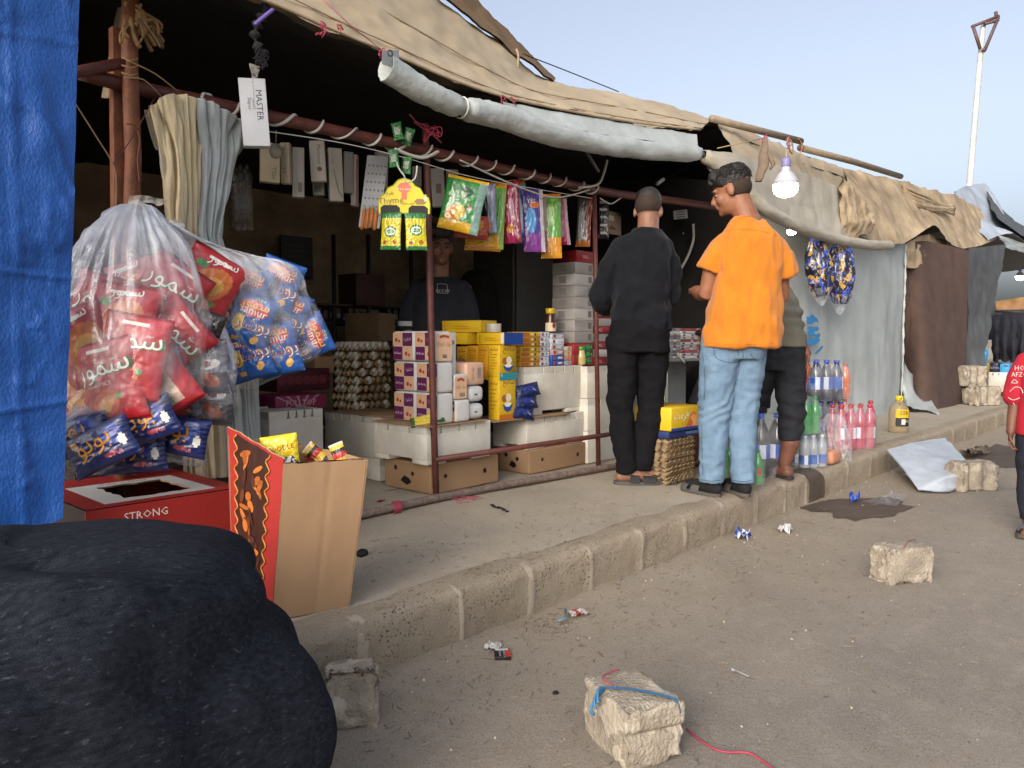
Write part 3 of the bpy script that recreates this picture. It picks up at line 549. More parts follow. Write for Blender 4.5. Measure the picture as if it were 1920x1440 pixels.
tag(kn.build('pink_string'), 'pink string tied around the dusty pipe on the pavement', 'string')
for (pts, lab, mm) in (([(500, 10), (492, 30), (484, 44), (478, 62), (482, 84), (494, 98), (490, 118)], 'black and purple rag rope dangling above the hanging white carton', m_black),):
    kn = MB().tube(smooth_pts([Q(u, v, YE+.03) for u, v in pts], 5), [.014+.010*math.sin(i*1.3) for i in range(31)], mm, 7)
    for k in range(12): kn.tube(smooth_pts([Q(490+rnd.uniform(-8, 8), 80+k*3, YE), Q(490+rnd.uniform(-14, 14), 95+k*3, YE), Q(490+rnd.uniform(-16, 16), 106+k*2, YE)], 3), .003, mm, 4)
    kn.tube(smooth_pts([Q(512, 18, YE-.01), Q(492, 34, YE-.01), Q(478, 46, YE-.01)], 4), .008, M('purple strip', '6a559a', bump=0), 5)
    tag(kn.build('rag_rope'), lab, 'rope')
tw = MB()
for u, v in ((601, 62), (610, 45), (640, 50), (716, 92), (720, 98), (948, 184), (960, 182)):
    for k in range(4): tw.tube(smooth_pts([Q(u, v, YE-.02), Q(u+rnd.uniform(-10, 10), v+rnd.uniform(-8, 12), YE-.04), Q(u+rnd.uniform(-8, 8), v+rnd.uniform(2, 20), YE-.03)], 3), .0025, m_pink, 4)
tw.tube([Q(606, 0, YE-.02), Q(660, 50, YE-.03), Q(716, 94, YE-.03)], .002, m_pink, 4)
tag(tw.build('pink_string'), 'tufts of pink string tied along the hem of the tan canvas', 'string')
# roof poles of the next tent, rope to the peak, tall lamp post
m_wood = M('weathered pole', '8a7a66', rough=.85, var=.3, scale=14, bump=.4, bscale=80, stretch=(1, 1, 3)); m_galv = M('pale worn steel', 'a9a8a2', rough=.5, var=.2, scale=6, bump=.1, metal=.2)
po = MB().tube([Q(1334, 222, 3.1), Q(1420, 244, 3.02), Q(1502, 265, 2.95)], .03, m_wood, 10); tag(po.build('roof_pole'), 'weathered roof pole ending in red rag ties above the hanging shoe', 'pole')
po = MB().tube([Q(1500, 277, 2.98), Q(1600, 303, 2.94), Q(1689, 331, 2.9)], .032, m_wood, 10); tag(po.build('roof_pole'), 'lower bare roof pole sticking out towards the right over tan canvas', 'pole')
kn = MB()
for k in range(9): u = rnd.choice((1438, 1478, 1496)); kn.tube(smooth_pts([Q(u, 252+.12*(u-1438), 2.93), Q(u+rnd.uniform(-10, 10), 262+.2*(u-1438), 2.92), Q(u+rnd.uniform(-12, 14), 268+.2*(u-1438)+rnd.uniform(0, 14), 2.92)], 4), .006, m_pink if k % 2 else rope, 5)
tag(kn.build('rag_tie'), 'red and brown rag ties round the end of the upper roof pole', 'rope')
ln = MB().tube(smooth_pts([Q(972, 98, 3.4), Q(1060, 132, 3.5), Q(1160, 172, 3.55)], 4), .004, m_black, 5); tag(ln.build('guy_rope'), 'thin dark guy rope sloping down from the peak of the tan roof', 'rope')
ln = MB().tube([Q(1345, 278, 2.8), Q(1400, 266, 2.85), Q(1440, 258, 2.92)], .004, m_string, 5); tag(ln.build('guy_rope'), 'short taut cord from the white roll up to the roof pole', 'rope')
ts = MB().tube(smooth_pts([Q(968, 92, 3.28), Q(972, 105, 3.27), Q(970, 132, 3.27)], 4), .008, m_tan, 5); tag(ts.build('canvas_strap'), 'small tan strap hanging at the edge of the brown roof sheet', 'strap')
D = 22.0
lp = thing('lamp_post', 'tall slim whitish pole topped by a rusty triangular bracket', 'pole', PD(1806, 600, D))
m_lp = M('flaking white pole paint', 'b9bab5', rough=.6, var=.25, scale=4, bump=.2)
MB().tube([PD(1800, 660, D), PD(1818, 345, D), PD(1842, 60, D), PD(1844, 44, D)], [.09, .085, .07, .07], m_lp, 12).build('pole', lp)
br = MB()
m_br = M('rusty bracket', '5b4442', var=.3)
for a, b in (((1822, 50), (1873, 30)), ((1824, 48), (1838, 92)), ((1872, 33), (1846, 95)), ((1846, 45), (1872, 38)), ((1868, 32), (1867, 22)), ((1842, 92), (1848, 96))): br.tube([PD(*a, D-.15), PD(*b, D-.15)], .045, m_br, 6)
br.build('bracket', lp)
# ================================================================ goods
m_foam = M('dirty foam', 'd2cec3', rough=.85, var=.06, scale=5, bump=.2, bscale=160, col2='bdb6a8')
m_card = M('brown cardboard', '98795a', rough=.85, var=.05, scale=5, bump=.1, bscale=40, stretch=(1, 1, 1.5)); m_card2 = M('inner cardboard', '8f7454', rough=.9, var=.12, scale=6, bump=.08)
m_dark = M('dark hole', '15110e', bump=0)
def face_frame(lo, hi, F):
    d = hi-lo
    return {'F': (Vector(lo), Vector((d.x, 0, 0)), Vector((0, 0, d.z)), Vector((0, -1, 0))), 'L': (Vector((lo.x, hi.y, lo.z)), Vector((0, -d.y, 0)), Vector((0, 0, d.z)), Vector((-1, 0, 0))),
            'T': (Vector((lo.x, lo.y, hi.z)), Vector((d.x, 0, 0)), Vector((0, d.y, 0)), Vector((0, 0, 1))), 'R': (Vector((hi.x, lo.y, lo.z)), Vector((0, d.y, 0)), Vector((0, 0, d.z)), Vector((1, 0, 0)))}[F]
def decorate(mb, lo, hi, decor):
    for k, q in enumerate(decor):
        O, U, V, N = face_frame(lo, hi, q[0]); N = N*(.0008+.00025*k); W, Hh = U.length, V.length; u_, v_ = U.normalized(), V.normalized()
        if q[1] == 'r':
            _, _, a, b, c, d, col = q; P = [O+U*a+V*b+N, O+U*c+V*b+N, O+U*c+V*d+N, O+U*a+V*d+N]; mb.add(P, [[0, 1, 2, 3]], INK(col))
        elif q[1] == 'c':
            _, _, a, b, r, col = q; c = O+U*a+V*b+N; mb.add([c+u_*math.cos(t*.45)*r+v_*math.sin(t*.45)*r for t in range(14)], [list(range(14))], INK(col))
        elif q[1] == 'p':
            _, _, pts, col = q; mb.add([O+U*a+V*b+N for a, b in pts], [list(range(len(pts)))], INK(col))
        elif q[1] == 't':
            _, _, st, a, b, h, col = q[:7]; c = O+U*a+V*b+N; mb.text(st, INK(col), lambda x, y: c+u_*x+v_*y, h, q[7] if len(q) > 7 else 0)
        elif q[1] == 'b':                       # barcode
            _, _, a, b, c, d, col = q; rn = random.Random(int(a*100)); x = a
            while x < c:
                e = rn.uniform(.1, .3)*W*.02/W+.002; e = (c-a)*rn.uniform(.02, .07); P = [O+U*x+V*b+N, O+U*min(x+e, c)+V*b+N, O+U*min(x+e, c)+V*d+N, O+U*x+V*d+N]; mb.add(P, [[0, 1, 2, 3]], INK(col)); x += e*2
def carton(name, label, cat, lo, hi, mat, decor=(), bev=.003, R=None, group=None, jit=.001, seg=2):
    lo, hi = Vector(lo), Vector(hi); mb = MB(); mat = INK(mat) if isinstance(mat, str) else mat; mb.box(lo, hi, mat, bev, jit=jit if bev < .01 else 0, seg=seg); decorate(mb, lo, hi, decor)
    if R is not None:
        c = Vector(((lo.x+hi.x)/2, (lo.y+hi.y)/2, lo.z)); mb.v = [c+R @ (p-c) for p in mb.v]
    return tag(mb.build(name), label, cat, group)
def BX(uc, vt, vb, ur, ub, Yf):
    a = PY(uc, vb, Yf); t = PY(uc, vt, Yf); x1 = PY(ur, vb, Yf).x; yb = PX(ub, vb, a.x).y
    return Vector((a.x, Yf, a.z)), Vector((x1, yb, t.z))
def RZ(a): return Matrix.Rotation(a, 3, 'Z')

def foam(label, lo, hi, notch_f=(), notch_l=(), legs=True, group='white foam crates under the goods'):
    lo, hi = Vector(lo), Vector(hi); zr = hi.z-.045; lh = .028 if legs else 0; mb = MB()
    mb.box((lo.x, lo.y, lo.z+lh), (hi.x, hi.y, zr+.002), m_foam, .0035, seg=2)
    mb.box((lo.x+.06, lo.y+.06, zr-.01), (hi.x-.06, hi.y-.06, hi.z-.006), m_foam, .004); mb.box((lo.x+.03, lo.y+.03, zr-.004), (hi.x-.03, hi.y-.03, zr+.004), m_dark)  # dark slab added so the rim notches look shaded
    def rim(a, b, cuts, axis, fixed0, fixed1):
        edges = [a]+[q for c in cuts for q in (lerp(a, b, c)-.009, lerp(a, b, c)+.009)]+[b]
        for i in range(0, len(edges)-1, 2):
            p, q = edges[i], edges[i+1]
            t0 = .006 if i > 0 else 0; t1 = .006 if i < len(edges)-2 else 0
            if axis == 'x': V8 = [(p, fixed0, zr), (q, fixed0, zr), (q, fixed1, zr), (p, fixed1, zr), (p+t0*-1, fixed0, hi.z), (q+t1, fixed0, hi.z), (q+t1, fixed1, hi.z), (p-t0, fixed1, hi.z)]
            else: V8 = [(fixed0, p, zr), (fixed0, q, zr), (fixed1, q, zr), (fixed1, p, zr), (fixed0, p-t0, hi.z), (fixed0, q+t1, hi.z), (fixed1, q+t1, hi.z), (fixed1, p-t0, hi.z)]
            bm = bmesh.new(); vs = [bm.verts.new(v) for v in V8]
            for f in ((0, 3, 2, 1), (4, 5, 6, 7), (0, 1, 5, 4), (1, 2, 6, 5), (2, 3, 7, 6), (3, 0, 4, 7)): bm.faces.new([vs[k] for k in f])
            bmesh.ops.recalc_face_normals(bm, faces=bm.faces[:]); bmesh.ops.bevel(bm, geom=bm.edges[:], offset=.0015, segments=1, affect='EDGES'); mb.bm(bm, m_foam, False)
    rim(lo.x, hi.x, notch_f, 'x', lo.y+.001, lo.y+.022); rim(lo.x, hi.x, (), 'x', hi.y-.022, hi.y-.001)
    rim(lo.y+.022, hi.y-.022, notch_l, 'y', lo.x+.001, lo.x+.022); rim(lo.y+.022, hi.y-.022, (), 'y', hi.x-.022, hi.x-.001)
    if legs:
        w = (hi.x-lo.x)*.3; d = (hi.y-lo.y)*.28
        for x0, x1 in ((lo.x, lo.x+w), (hi.x-w, hi.x)):
            for y0, y1 in ((lo.y, lo.y+d), (hi.y-d, hi.y)): mb.box((x0+.002, y0+.002, lo.z), (x1-.002, y1-.002, lo.z+lh+.012), m_foam, .006)
    return tag(mb.build('foam_crate'), label, 'foam crate', group)
def banana_box(label, lo, hi, tri=True):
    mb = MB(); mb.box(lo, hi, m_card, .006, jit=.002); lo, hi = Vector(lo), Vector(hi)
    dec = [('L', 'c', .25, .72, .014, '15110e'), ('L', 'c', .62, .6, .013, '15110e'), ('F', 'c', .78, .5, .014, '15110e'), ('F', 'c', .2, .55, .012, '15110e'), ('L', 'p', [(.36, .3), (.5, .18), (.6, .3), (.55, .42), (.44, .5)], '15110e')]  # punched holes are dark ink patches, their inner shade painted on
    decorate(mb, lo, hi, dec); return tag(mb.build('cardboard_box'), label, 'cardboard box')
Z0 = .203
# crates and boxes of the counter
clo, chi = BX(808, 872, 934, 935, 722, 3.12); clo.z = Z0; banana_box('brown cardboard produce box with punched holes beneath the front foam crate', clo, chi)
alo, ahi = BX(800, 801, 880, 920, 702, 3.10); alo.z = chi.z+.002; foam('white foam crate on the brown box directly behind the middle post', alo, ahi, (.22, .5, .76), (.3, .75))
blo, bhi = BX(716, 783, 861, 800, 610, 3.62); foam('white foam crate carrying the tall stack of egg trays', blo, bhi, (), (.3, .5, .7, .85), False)
foam('lowest white foam crate standing beneath the crate of the egg trays', (blo.x-.0, blo.y+.02, Z0), (bhi.x-.05, bhi.y-.05, blo.z-.002), (), (), False)
elo, ehi = BX(992, 846, 899, 1106, 935, 3.14); elo.z = Z0; banana_box('brown cardboard box with punched holes behind the lower red rail', elo, ehi)
dlo, dhi = BX(988, 784, 832, 1095, 924, 3.16); dlo.z = ehi.z+.002; foam('white foam crate on a brown box at the middle of the counter', dlo, dhi, (.3, .48, .66, .84), (.5,))
glo, ghi = BX(984, 689, 768, 1092, 950, 3.2); glo.z = dhi.z+.002; foam('upper white foam crate carrying the small tins and jars', glo, ghi, (.3, .48, .66, .84), (.4,))
xr0, xr1 = PY(1094, 745, 3.16).x, PY(1094, 745, 3.16).x+.42
zt = PY(1120, 686, 3.16).z; zz = [Z0, Z0+(zt-Z0)/3, Z0+2*(zt-Z0)/3, zt]
for k, lab in enumerate(('white foam crate at the bottom of the three beside the right post', 'white foam crate in the middle of the three beside the right post', 'white foam crate topmost of the three beside the right post')):
    foam(lab, (xr0+.01*k, 3.12+.012*k, zz[k]+.001), (xr1, 3.6, zz[k+1]-.001), (.35, .6), (.5,), False)
# card sheets on the crates
cs = MB().box((alo.x-.015, alo.y-.03, ahi.z), (ahi.x-.06, ahi.y, ahi.z+.005), m_card, .001); tag(cs.build('cardboard_sheet'), 'flat cardboard sheet under the cherry patterned tissue packs', 'cardboard sheet')
cs = MB().box((blo.x-.005, blo.y-.01, bhi.z), (bhi.x, bhi.y-.02, bhi.z+.005), m_card, .001); tag(cs.build('cardboard_sheet'), 'flat cardboard sheet under the stack of egg trays', 'cardboard sheet')
cs = MB().box((ahi.x+.06, dlo.y-.03, dhi.z), (dhi.x-.18, dhi.y-.05, dhi.z+.006), m_card, .001); tag(cs.build('cardboard_sheet'), 'flat cardboard sheet under the yellow cereal boxes', 'cardboard sheet')

# egg trays with eggs
m_tray = M('grey pulp tray', 'b09570', rough=.95, var=.15, scale=30, bump=.4, bscale=150); m_egg = M('egg shell', 'c9c2b4', rough=.45, var=.05, scale=8, bump=.05, subs=.1)
def tray_mb(c, m=None, amp=1):
    p = .05; mb = MB()
    def f(u, v, dz=0):
        x, y = (u-.5)*.3, (v-.5)*.25; q = (math.cos(2*math.pi*(x+.025)/p)*-1+math.cos(2*math.pi*(y)/p))/2
        z = .046*(1-(.5+.5*q)**.7)
        return Vector((c[0]+x*.98, c[1]+y*.98, c[2]+z*amp+dz))
    mb.grid(lambda u, v: f(u, v), 48, 40, m or m_tray, True); n = len(mb.v)
    mb.grid(lambda u, v: f(u, v, -.003), 48, 40, m or m_tray, True)
    return mb
def cell(i, j): return (-.125+.05*i)*.98, (-.1+.05*j)*.98
m8 = 7
# the stack's near corner sits on its crate: cups run along X and Y
tz0 = bhi.z+.006; e0 = PZ(666, 768, tz0); sx0, sy0 = e0.x, e0.y; TX, TY = sx0+.15, sy0+.125; ztop = PY(668, 650, sy0).z; NT = 8; dzt = max(.046, min(.062, (ztop-tz0)/(NT-.5)))
t0 = None; eg = MB().lathe((0, 0, 0), [(.0005, -.029), (.009, -.0265), (.016, -.019), (.0205, -.008), (.0215, .002), (.0195, .013), (.015, .021), (.009, .0262), (.0005, .029)], m_egg, 14)
egg0 = None; rnd = random.Random(11)
for k in range(NT):
    c = (TX+rnd.uniform(-.008, .008), TY+rnd.uniform(-.008, .008), tz0+dzt*k); lab = 'grey pulp egg tray in the tall stack on the foam crate'
    if t0 is None: t0 = tray_mb((0, 0, 0)).build('egg_tray', loc=(0, 0, 0)); t0.location = c; tag(t0, lab, 'egg tray', 'stacked full egg trays')
    else: dup(t0, c)
    for i in range(6):
        for j in range(5):
            if k < NT-1 and (not (j == 0 or i == 0) or rnd.random() < .55): continue
            ex, ey_ = cell(i, j); loc = (c[0]+ex, c[1]+ey_, c[2]+(.031 if k == NT-1 else .020))
            if egg0 is None: egg0 = eg.build('egg', loc=(0, 0, 0)); egg0.location = loc; tag(egg0, 'white egg sitting in a cup of a grey pulp tray', 'egg', 'white eggs in the trays')
            else: dup(egg0, loc, rz=rnd.uniform(0, 6))
# tissue packs printed with cherries
PUR, PEA, RED = '5f2350', 'd3ab88', 'a8382c'
def tissue(label, lo, hi, front='w', group='cherry patterned tissue packs', bev=.016):
    dec = []
    for i in range(2):
        for j in range(2):
            u0, v0 = .04+.47*i, .05+.46*j; c = PEA if (i+j) % 2 else PUR
            dec.append(('L', 'r', u0, v0, u0+.45, v0+.44, c))
            if c == PEA: dec += [('L', 'c', u0+.16, v0+.2, .012, RED), ('L', 'c', u0+.3, v0+.16, .009, RED), ('L', 't', ar('كرز'), u0+.2, v0+.36, .012, '8a5a4a')]
            else: dec += [('L', 't', ar('التكوزة') if i else 'Al Koza', u0+.22, v0+.22, .024 if i else .02, 'e2d3d6')]
    if front == 'p': dec += [('F', 'r', .03, .03, .97, .9, 'd9b28f'), ('F', 'p', [(.2, .76), (.5, .8), (.8, .76), (.8, .84), (.5, .88), (.2, .84)], 'a5473a'), ('F', 't', '500 Gr', .5, .56, .034, 'a5473a'), ('F', 't', '. . .', .5, .36, .02, '7d5a46'), ('F', 'b', .38, .12, .66, .24, '33445a')]
    elif front == 's': dec += [('F', 'r', .03, .03, .97, .9, 'd9b28f'), ('F', 'p', [(.2, .7), (.5, .76), (.8, .7), (.8, .8), (.5, .86), (.2, .8)], 'a5473a'), ('F', 't', '250 Gr', .5, .48, .026, 'a5473a'), ('F', 'b', .4, .1, .8, .26, '44505a')]
    else: dec += [('F', 'r', .08, .49, .2, .5, '8a8a88')]
    return carton('tissue_pack', label, 'tissue pack', lo, hi, M('white tissue wrap', 'cfcdc8', rough=.4, var=.05, bump=.35, bscale=18), dec, bev, group=group, seg=3)
zb = ahi.z+.006; px_ = [BX(821, 739, 796, 858, 779, 3.1)]
rows = [(796, 739, 821, 856, 780, 732), (737, 676, 823, 858, 779, 738), (673, 616, 822, 851, 771, 748)]
hrow = (PY(835, 620, 3.1).z-zb)/3
x0 = alo.x+.085; wpk = .115; ypk = .185
names = ('bottom', 'middle', 'top')
for k in range(3):
    z0 = zb+hrow*k; ox = (0, .004, -.006)[k]
    tissue('cherry tissue pack at the front of the %s row behind the middle post' % names[k], (x0+ox, 3.1+.004*k, z0+.001), (x0+ox+wpk, 3.1+ypk, z0+hrow-.002), 'p' if k == 2 else 'w')
    tissue('cherry tissue pack at the back of the %s row next to the eggs' % names[k], (x0+ox-.004, 3.1+ypk+.006, z0+.001), (x0+ox+wpk-.004, 3.1+2*ypk+.006, z0+hrow-.002))
x1 = x0+wpk+.012
tissue('small white ended tissue pack under the 250 gram pack', (x1, 3.1, zb+.001), (x1+.115, 3.22, zb+.125), group='small tissue packs')
tissue('small peach tissue pack marked 250 Gr standing upright', (x1+.0, 3.11, zb+.128), (x1+.095, 3.22, zb+.128+.14), 's', group='small tissue packs', bev=.01)
wb = carton('napkin_box', 'white carton of small printed text standing behind the 250 gram pack', 'carton', (x1-.005, 3.2, zb+.13), (x1+.1, 3.32, zb+.5), 'd6d4d2', [('F', 'b', .12, .7, .3, .84, '333333'), ('F', 't', 'Adult & Infant', .66, .45, .024, '333333', math.pi/2)]+[('F', 'r', .12+.09*i, .12, .14+.09*i, .62-.05*(i % 3), '777777') for i in range(4)]+[('F', 'c', .75, .85, .014, 'a08a8a')])
carton('tissue_pack', 'peach tissue pack marked 250 lying on its side', 'tissue pack', (x1+.11, 3.14, zb+.2), (x1+.27, 3.3, zb+.33), 'd6ae94', [('F', 't', '250 Gr', .35, .5, .026, 'a5473a', math.pi/2), ('F', 'b', .6, .3, .8, .75, '888888'), ('L', 't', ar('كرز'), .5, .5, .04, 'a5473a')], .015, R=RZ(.08))
m_soft = M('white plastic wrap', 'c9cac8', rough=.3, var=.1, scale=14, bump=.6, bscale=25)
for k, lab in enumerate(('lower soft white wrapped pack left of the cereal boxes', 'upper soft white wrapped pack left of the cereal boxes')):
    mb = MB(); lo, hi = Vector((x1+.13, 3.12, zb+.005+.1*k)), Vector((x1+.25, 3.28, zb+.095+.1*k)); mb.box(lo, hi, m_soft, .03, seg=4)
    decorate(mb, lo, hi, [('F', 'r', .3, .42, .5, .52, '4a6a58'), ('L', 'r', .2, .3, .8, .6, 'bb5a4a')]); tag(mb.build('wrapped_pack'), lab, 'tissue pack')
# yellow cereal boxes
YEL, ORA, BLU = 'd0a820', 'c08a1c', '1f3f86'
x2 = PY(936, 785, 3.15).x; zc = dhi.z+.008; wy = PY(967, 785, 3.15).x-x2; zmid = PY(945, 707, 3.15).z; ztp = PY(945, 647, 3.15).z
CER = [('F', 't', ar('ساجح'), .55, .86, .045, '7a2430'), ('F', 'c', .3, .5, .022, '9a6233'), ('F', 'c', .55, .52, .024, 'e2d6b8'), ('F', 'p', [(.2, .36), (.3, .22), (.5, .17), (.7, .22), (.82, .36)], '2b4d8f'), ('F', 'p', [(.26, .37), (.4, .3), (.6, .3), (.76, .37), (.5, .42)], 'e4dfd0'), ('L', 't', ar('ساجح'), .5, .85, .03, '8a3020')]+[('L', 'r', .2, .7-.09*i, .8-.1*(i % 3), .72-.09*i, 'a8741c') for i in range(6)]
carton('cereal_box', 'yellow cereal box with orange foot, lower one at the counter front', 'cereal box', (x2, 3.15, zc), (x2+wy, 3.24, zmid-.001), YEL, CER+[('F', 'r', 0, 0, 1, .12, 'b86a22'), ('F', 'r', 0, .93, 1, 1, '2f8a93')], group='yellow cereal boxes')
carton('cereal_box', 'yellow cereal box stacked upright on the lower one at the front', 'cereal box', (x2+.003, 3.15, zmid), (x2+wy+.006, 3.24, ztp), YEL, CER+[('F', 'r', 0, 0, 1, .13, '2f8a93'), ('F', 't', '8', .1, .06, .03, 'e0e0d0')], group='yellow cereal boxes')
for k in range(3): carton('cereal_box', 'orange yellow side of cereal box, number %s in the upright row behind the front one' % ('two', 'three', 'four')[k], 'cereal box', (x2+.003, 3.243+.093*k, zmid-.02), (x2+wy, 3.333+.093*k, ztp-.004*k), ORA, CER, group='yellow cereal boxes')
LAY = [('L', 't', ar('ساجح'), .12, .5, .025, '8a3020', math.pi/2), ('L', 'r', .3, .3, .75, .34, 'a8741c'), ('L', 'r', .3, .5, .7, .54, 'a8741c'), ('F', 'r', 0, 0, 1, 1, BLU), ('L', 'r', .9, .1, .99, .9, 'd0cfc4')]
for lab, dx, dy0, dy1, z0, z1, r in (('yellow cereal box lying flat with its blue end to the front', .02, 3.13, 3.36, ztp+.003, ztp+.075, .0), ('yellow cereal box lying flat behind the blue ended one', -.03, 3.4, 3.64, ztp+.003, ztp+.075, .04), ('topmost yellow cereal box lying across the two flat ones', .0, 3.34, 3.66, ztp+.077, ztp+.15, .15)):
    carton('cereal_box', lab, 'cereal box', (x2+dx, dy0, z0), (x2+dx+wy*1.15, dy1, z1), YEL, LAY if 'blue' in lab and 'behind' not in lab else LAY[:3]+[('F', 'r', .02, .05, .98, .95, YEL)], R=RZ(r), group='yellow cereal boxes')
tp = MB(); cc = (x2+.11, 3.3, ztp+.078); tp.lathe(cc, [(.02, 0), (.045, 0), (.046, .002), (.046, .05), (.045, .052), (.02, .052)], M('clear tape roll', 'b5b2a6', rough=.3, bump=.1), 24); tag(tp.build('tape_roll'), 'roll of clear packing tape lying on the yellow boxes', 'tape roll')
# tins, small boxes and jars on the upper crate
zg = ghi.z+.001
def stack(labf, X0, X1, Y0, Y1, z, n, h, cols, cat, name, group, dec):
    for k in range(n):
        carton(name, labf % ('lowest', 'second', 'third', 'fourth', 'fifth', 'sixth', 'seventh', 'eighth')[k], cat, (X0+random.uniform(-.004, .004), Y0+random.uniform(-.004, .004), z+h*k), (X1, Y1, z+h*(k+1)-.001), cols[k % len(cols)], dec, .002, group=group)
ux = lambda u: PY(u, 680, 3.24).x
hs = (PY(990, 622, 3.24).z-zg)/7
stack('%s yellow tin box from below in the stack beside the cereal boxes', ux(976), ux(1012), 3.24, 3.36, zg, 7, hs, ['b98423', 'b98423', 'c59a22', 'c9a725'], 'small box', 'tin_box', 'yellow tin boxes', [('F', 'r', .05, .15, .45, .85, 'a8632a'), ('F', 'c', .75, .5, .01, '5d5a28'), ('F', 'r', .55, .3, .66, .7, 'd8d2b8'), ('L', 'r', .1, .3, .9, .7, 'd9b93a')])
stack('%s white tin box from below in the column right of the yellow tins', ux(1014), ux(1031), 3.245, 3.33, zg, 7, hs, ['b9bcc2', 'c4c6ca'], 'small box', 'tin_box', 'white tin boxes', [('F', 'r', .1, .2, .35, .8, '8a4a4e'), ('F', 'r', .6, .25, .7, .75, '4a5a78')])
stack('%s cheese box from below in the column under the brown jar', ux(1033), ux(1056), 3.235, 3.33, zg, 6, hs*1.12, ['2f479a', '3550a4', 'b9998e', 'c3c6cc', 'bcc0c6', 'b5bac2'], 'small box', 'tin_box', 'cheese boxes', [('F', 'c', .22, .5, .013, '9a4a3a'), ('F', 'r', .5, .3, .9, .7, 'c6ccd6'), ('F', 'c', .85, .4, .007, 'b06a4a')])
stack('%s round tin box from below in the short column by the green jars', ux(1058), ux(1074), 3.24, 3.32, zg, 4, hs, ['8fa2b4', 'b99078', 'c2b298', 'b9b3a4'], 'small box', 'tin_box', 'short tin column', [('F', 'c', .5, .5, .012, 'c07a48')])
def jar(label, c, r, h, body, lid, lab_c, name='jar', cat='jar'):
    t = thing(name, label, cat, c, None); b = MB().lathe(c, [(r*.9, 0), (r, .01), (r, h*.45), (r*.86, h*.62), (r*.8, h*.72), (r*.86, h*.8)], M('jar '+body, body, rough=.12, var=.2, bump=0, spec=.6), 20); b.build('glass_body', t)
    MB().lathe(Vector(c)+Vector((0, 0, h*.79)), [(r*.9, 0), (r*.92, .004), (r*.92, h*.19), (r*.88, h*.21)], M('lid '+lid, lid, rough=.35, bump=.05), 20).build('lid', t)
    def ls(u, v): a = math.radians(lerp(150, 330, u)); return Vector(c)+Vector((math.cos(a)*(r+.001), math.sin(a)*(r+.001), h*lerp(.08, .42, v)))
    MB().grid(ls, 14, 1, INK(lab_c), True).build('label', t); return t
zj = zg+hs*1.12*6+.001
j = jar('brown coffee jar with yellow lid standing on the cheese boxes', (ux(1043), 3.29, zj), .036, .165, '4a2a16', 'd2b31f', 'd8c9a8')
e = MB(); e.ball((ux(1043)-.012, 3.252, zj+.052), (.014, .004, .018), INK('a8281e')); e.build('emblem', j)
jar('yellow jar with green lid lying tilted above the short tins', (ux(1078)+.01, 3.26, zg+hs*4+.002), .034, .135, 'c9b558', '3b8a35', '6a7a3a')
jar('small yellow jar with green lid standing on the crate', (ux(1086), 3.225, zg), .032, .125, 'c6b878', '3b8a35', 'b8a468')

# pillow packets -------------------------------------------------------
def packet(name, label, cat, c, right, up, w, h, t, regions, texts=(), group=None, seed=0, crimp=.05, build=True, rough=.32, pw=2.2, res=(40, 50)):
    c = Vector(c); right = Vector(right).normalized(); up = Vector(up); up = (up-right*up.dot(right)).normalized(); n = right.cross(up)
    def mt(col): return M('foil '+col, col, rough=rough, var=.08, scale=12, bump=.35, bscale=22, spec=.6) if isinstance(col, str) else col
    mats = [mt(r[0]) for r in regions]
    def T(a, b):
        q = max(0, 1-abs(a)**pw)**.6*max(0, 1-abs(b)**4)**.55
        return t/2*q + .0035*fbm((a*1.7+seed*3, b*1.7, seed), 2.2, 3)*(q+.25) + .0018*math.sin(b*26+seed)*(1-abs(a)**.0 if False else max(0, abs(a)-.75))*4
    def P(a, b, s): 
        wv = w/2*(1-.06*(1-abs(b))*1); return c+right*(a*wv)+up*(b*h/2)+n*(s*T(a, b))
    def mf(sgn):
        def g(u, v):
            a, b = (2*u-1)*sgn, 2*v-1; m = mats[0]
            for r, mm in zip(regions, mats):
                if len(r) == 1 or r[1](a, b): m = mm
            return m
        return g
    mb = MB(); mb.grid(lambda u, v: P(2*u-1, 2*v-1, 1), res[0], res[1], mats[0], True, False, mf(1)); mb.grid(lambda u, v: P(1-2*u, 2*v-1, -1), 12, 14, mats[0], True, False, mf(-1))
    for q in texts:
        st, a0, b0, hh, col = q[:5]; rot = q[5] if len(q) > 5 else 0; lift = q[6] if len(q) > 6 else .0015
        mb.text(st, INK(col), lambda x, y: P(max(-1, min(1, a0+x/(w/2))), max(-1, min(1, b0+y/(h/2))), 1)+n*lift, hh, rot)
    o = mb.build(name); return tag(o, label, cat, group)
def ell(ca, cb, ra, rb, ang=0):
    ca_, sa_ = math.cos(ang), math.sin(ang)
    return lambda a, b: (((a-ca)*ca_+(b-cb)*sa_)/ra)**2+((-(a-ca)*sa_+(b-cb)*ca_)/rb)**2 < 1
def band(b0, b1): return lambda a, b: b0 < b < b1
def img_axes(ang, yaw=0, pitch=0):
    """axes of a packet facing the street viewer, turned by ang in its plane"""
    f = Matrix.Rotation(yaw, 3, UP) @ FW; r = Matrix.Rotation(yaw, 3, UP) @ RT; u = Matrix.Rotation(pitch, 3, r) @ UP
    return r*math.cos(ang)+u*math.sin(ang), u*math.cos(ang)-r*math.sin(ang)
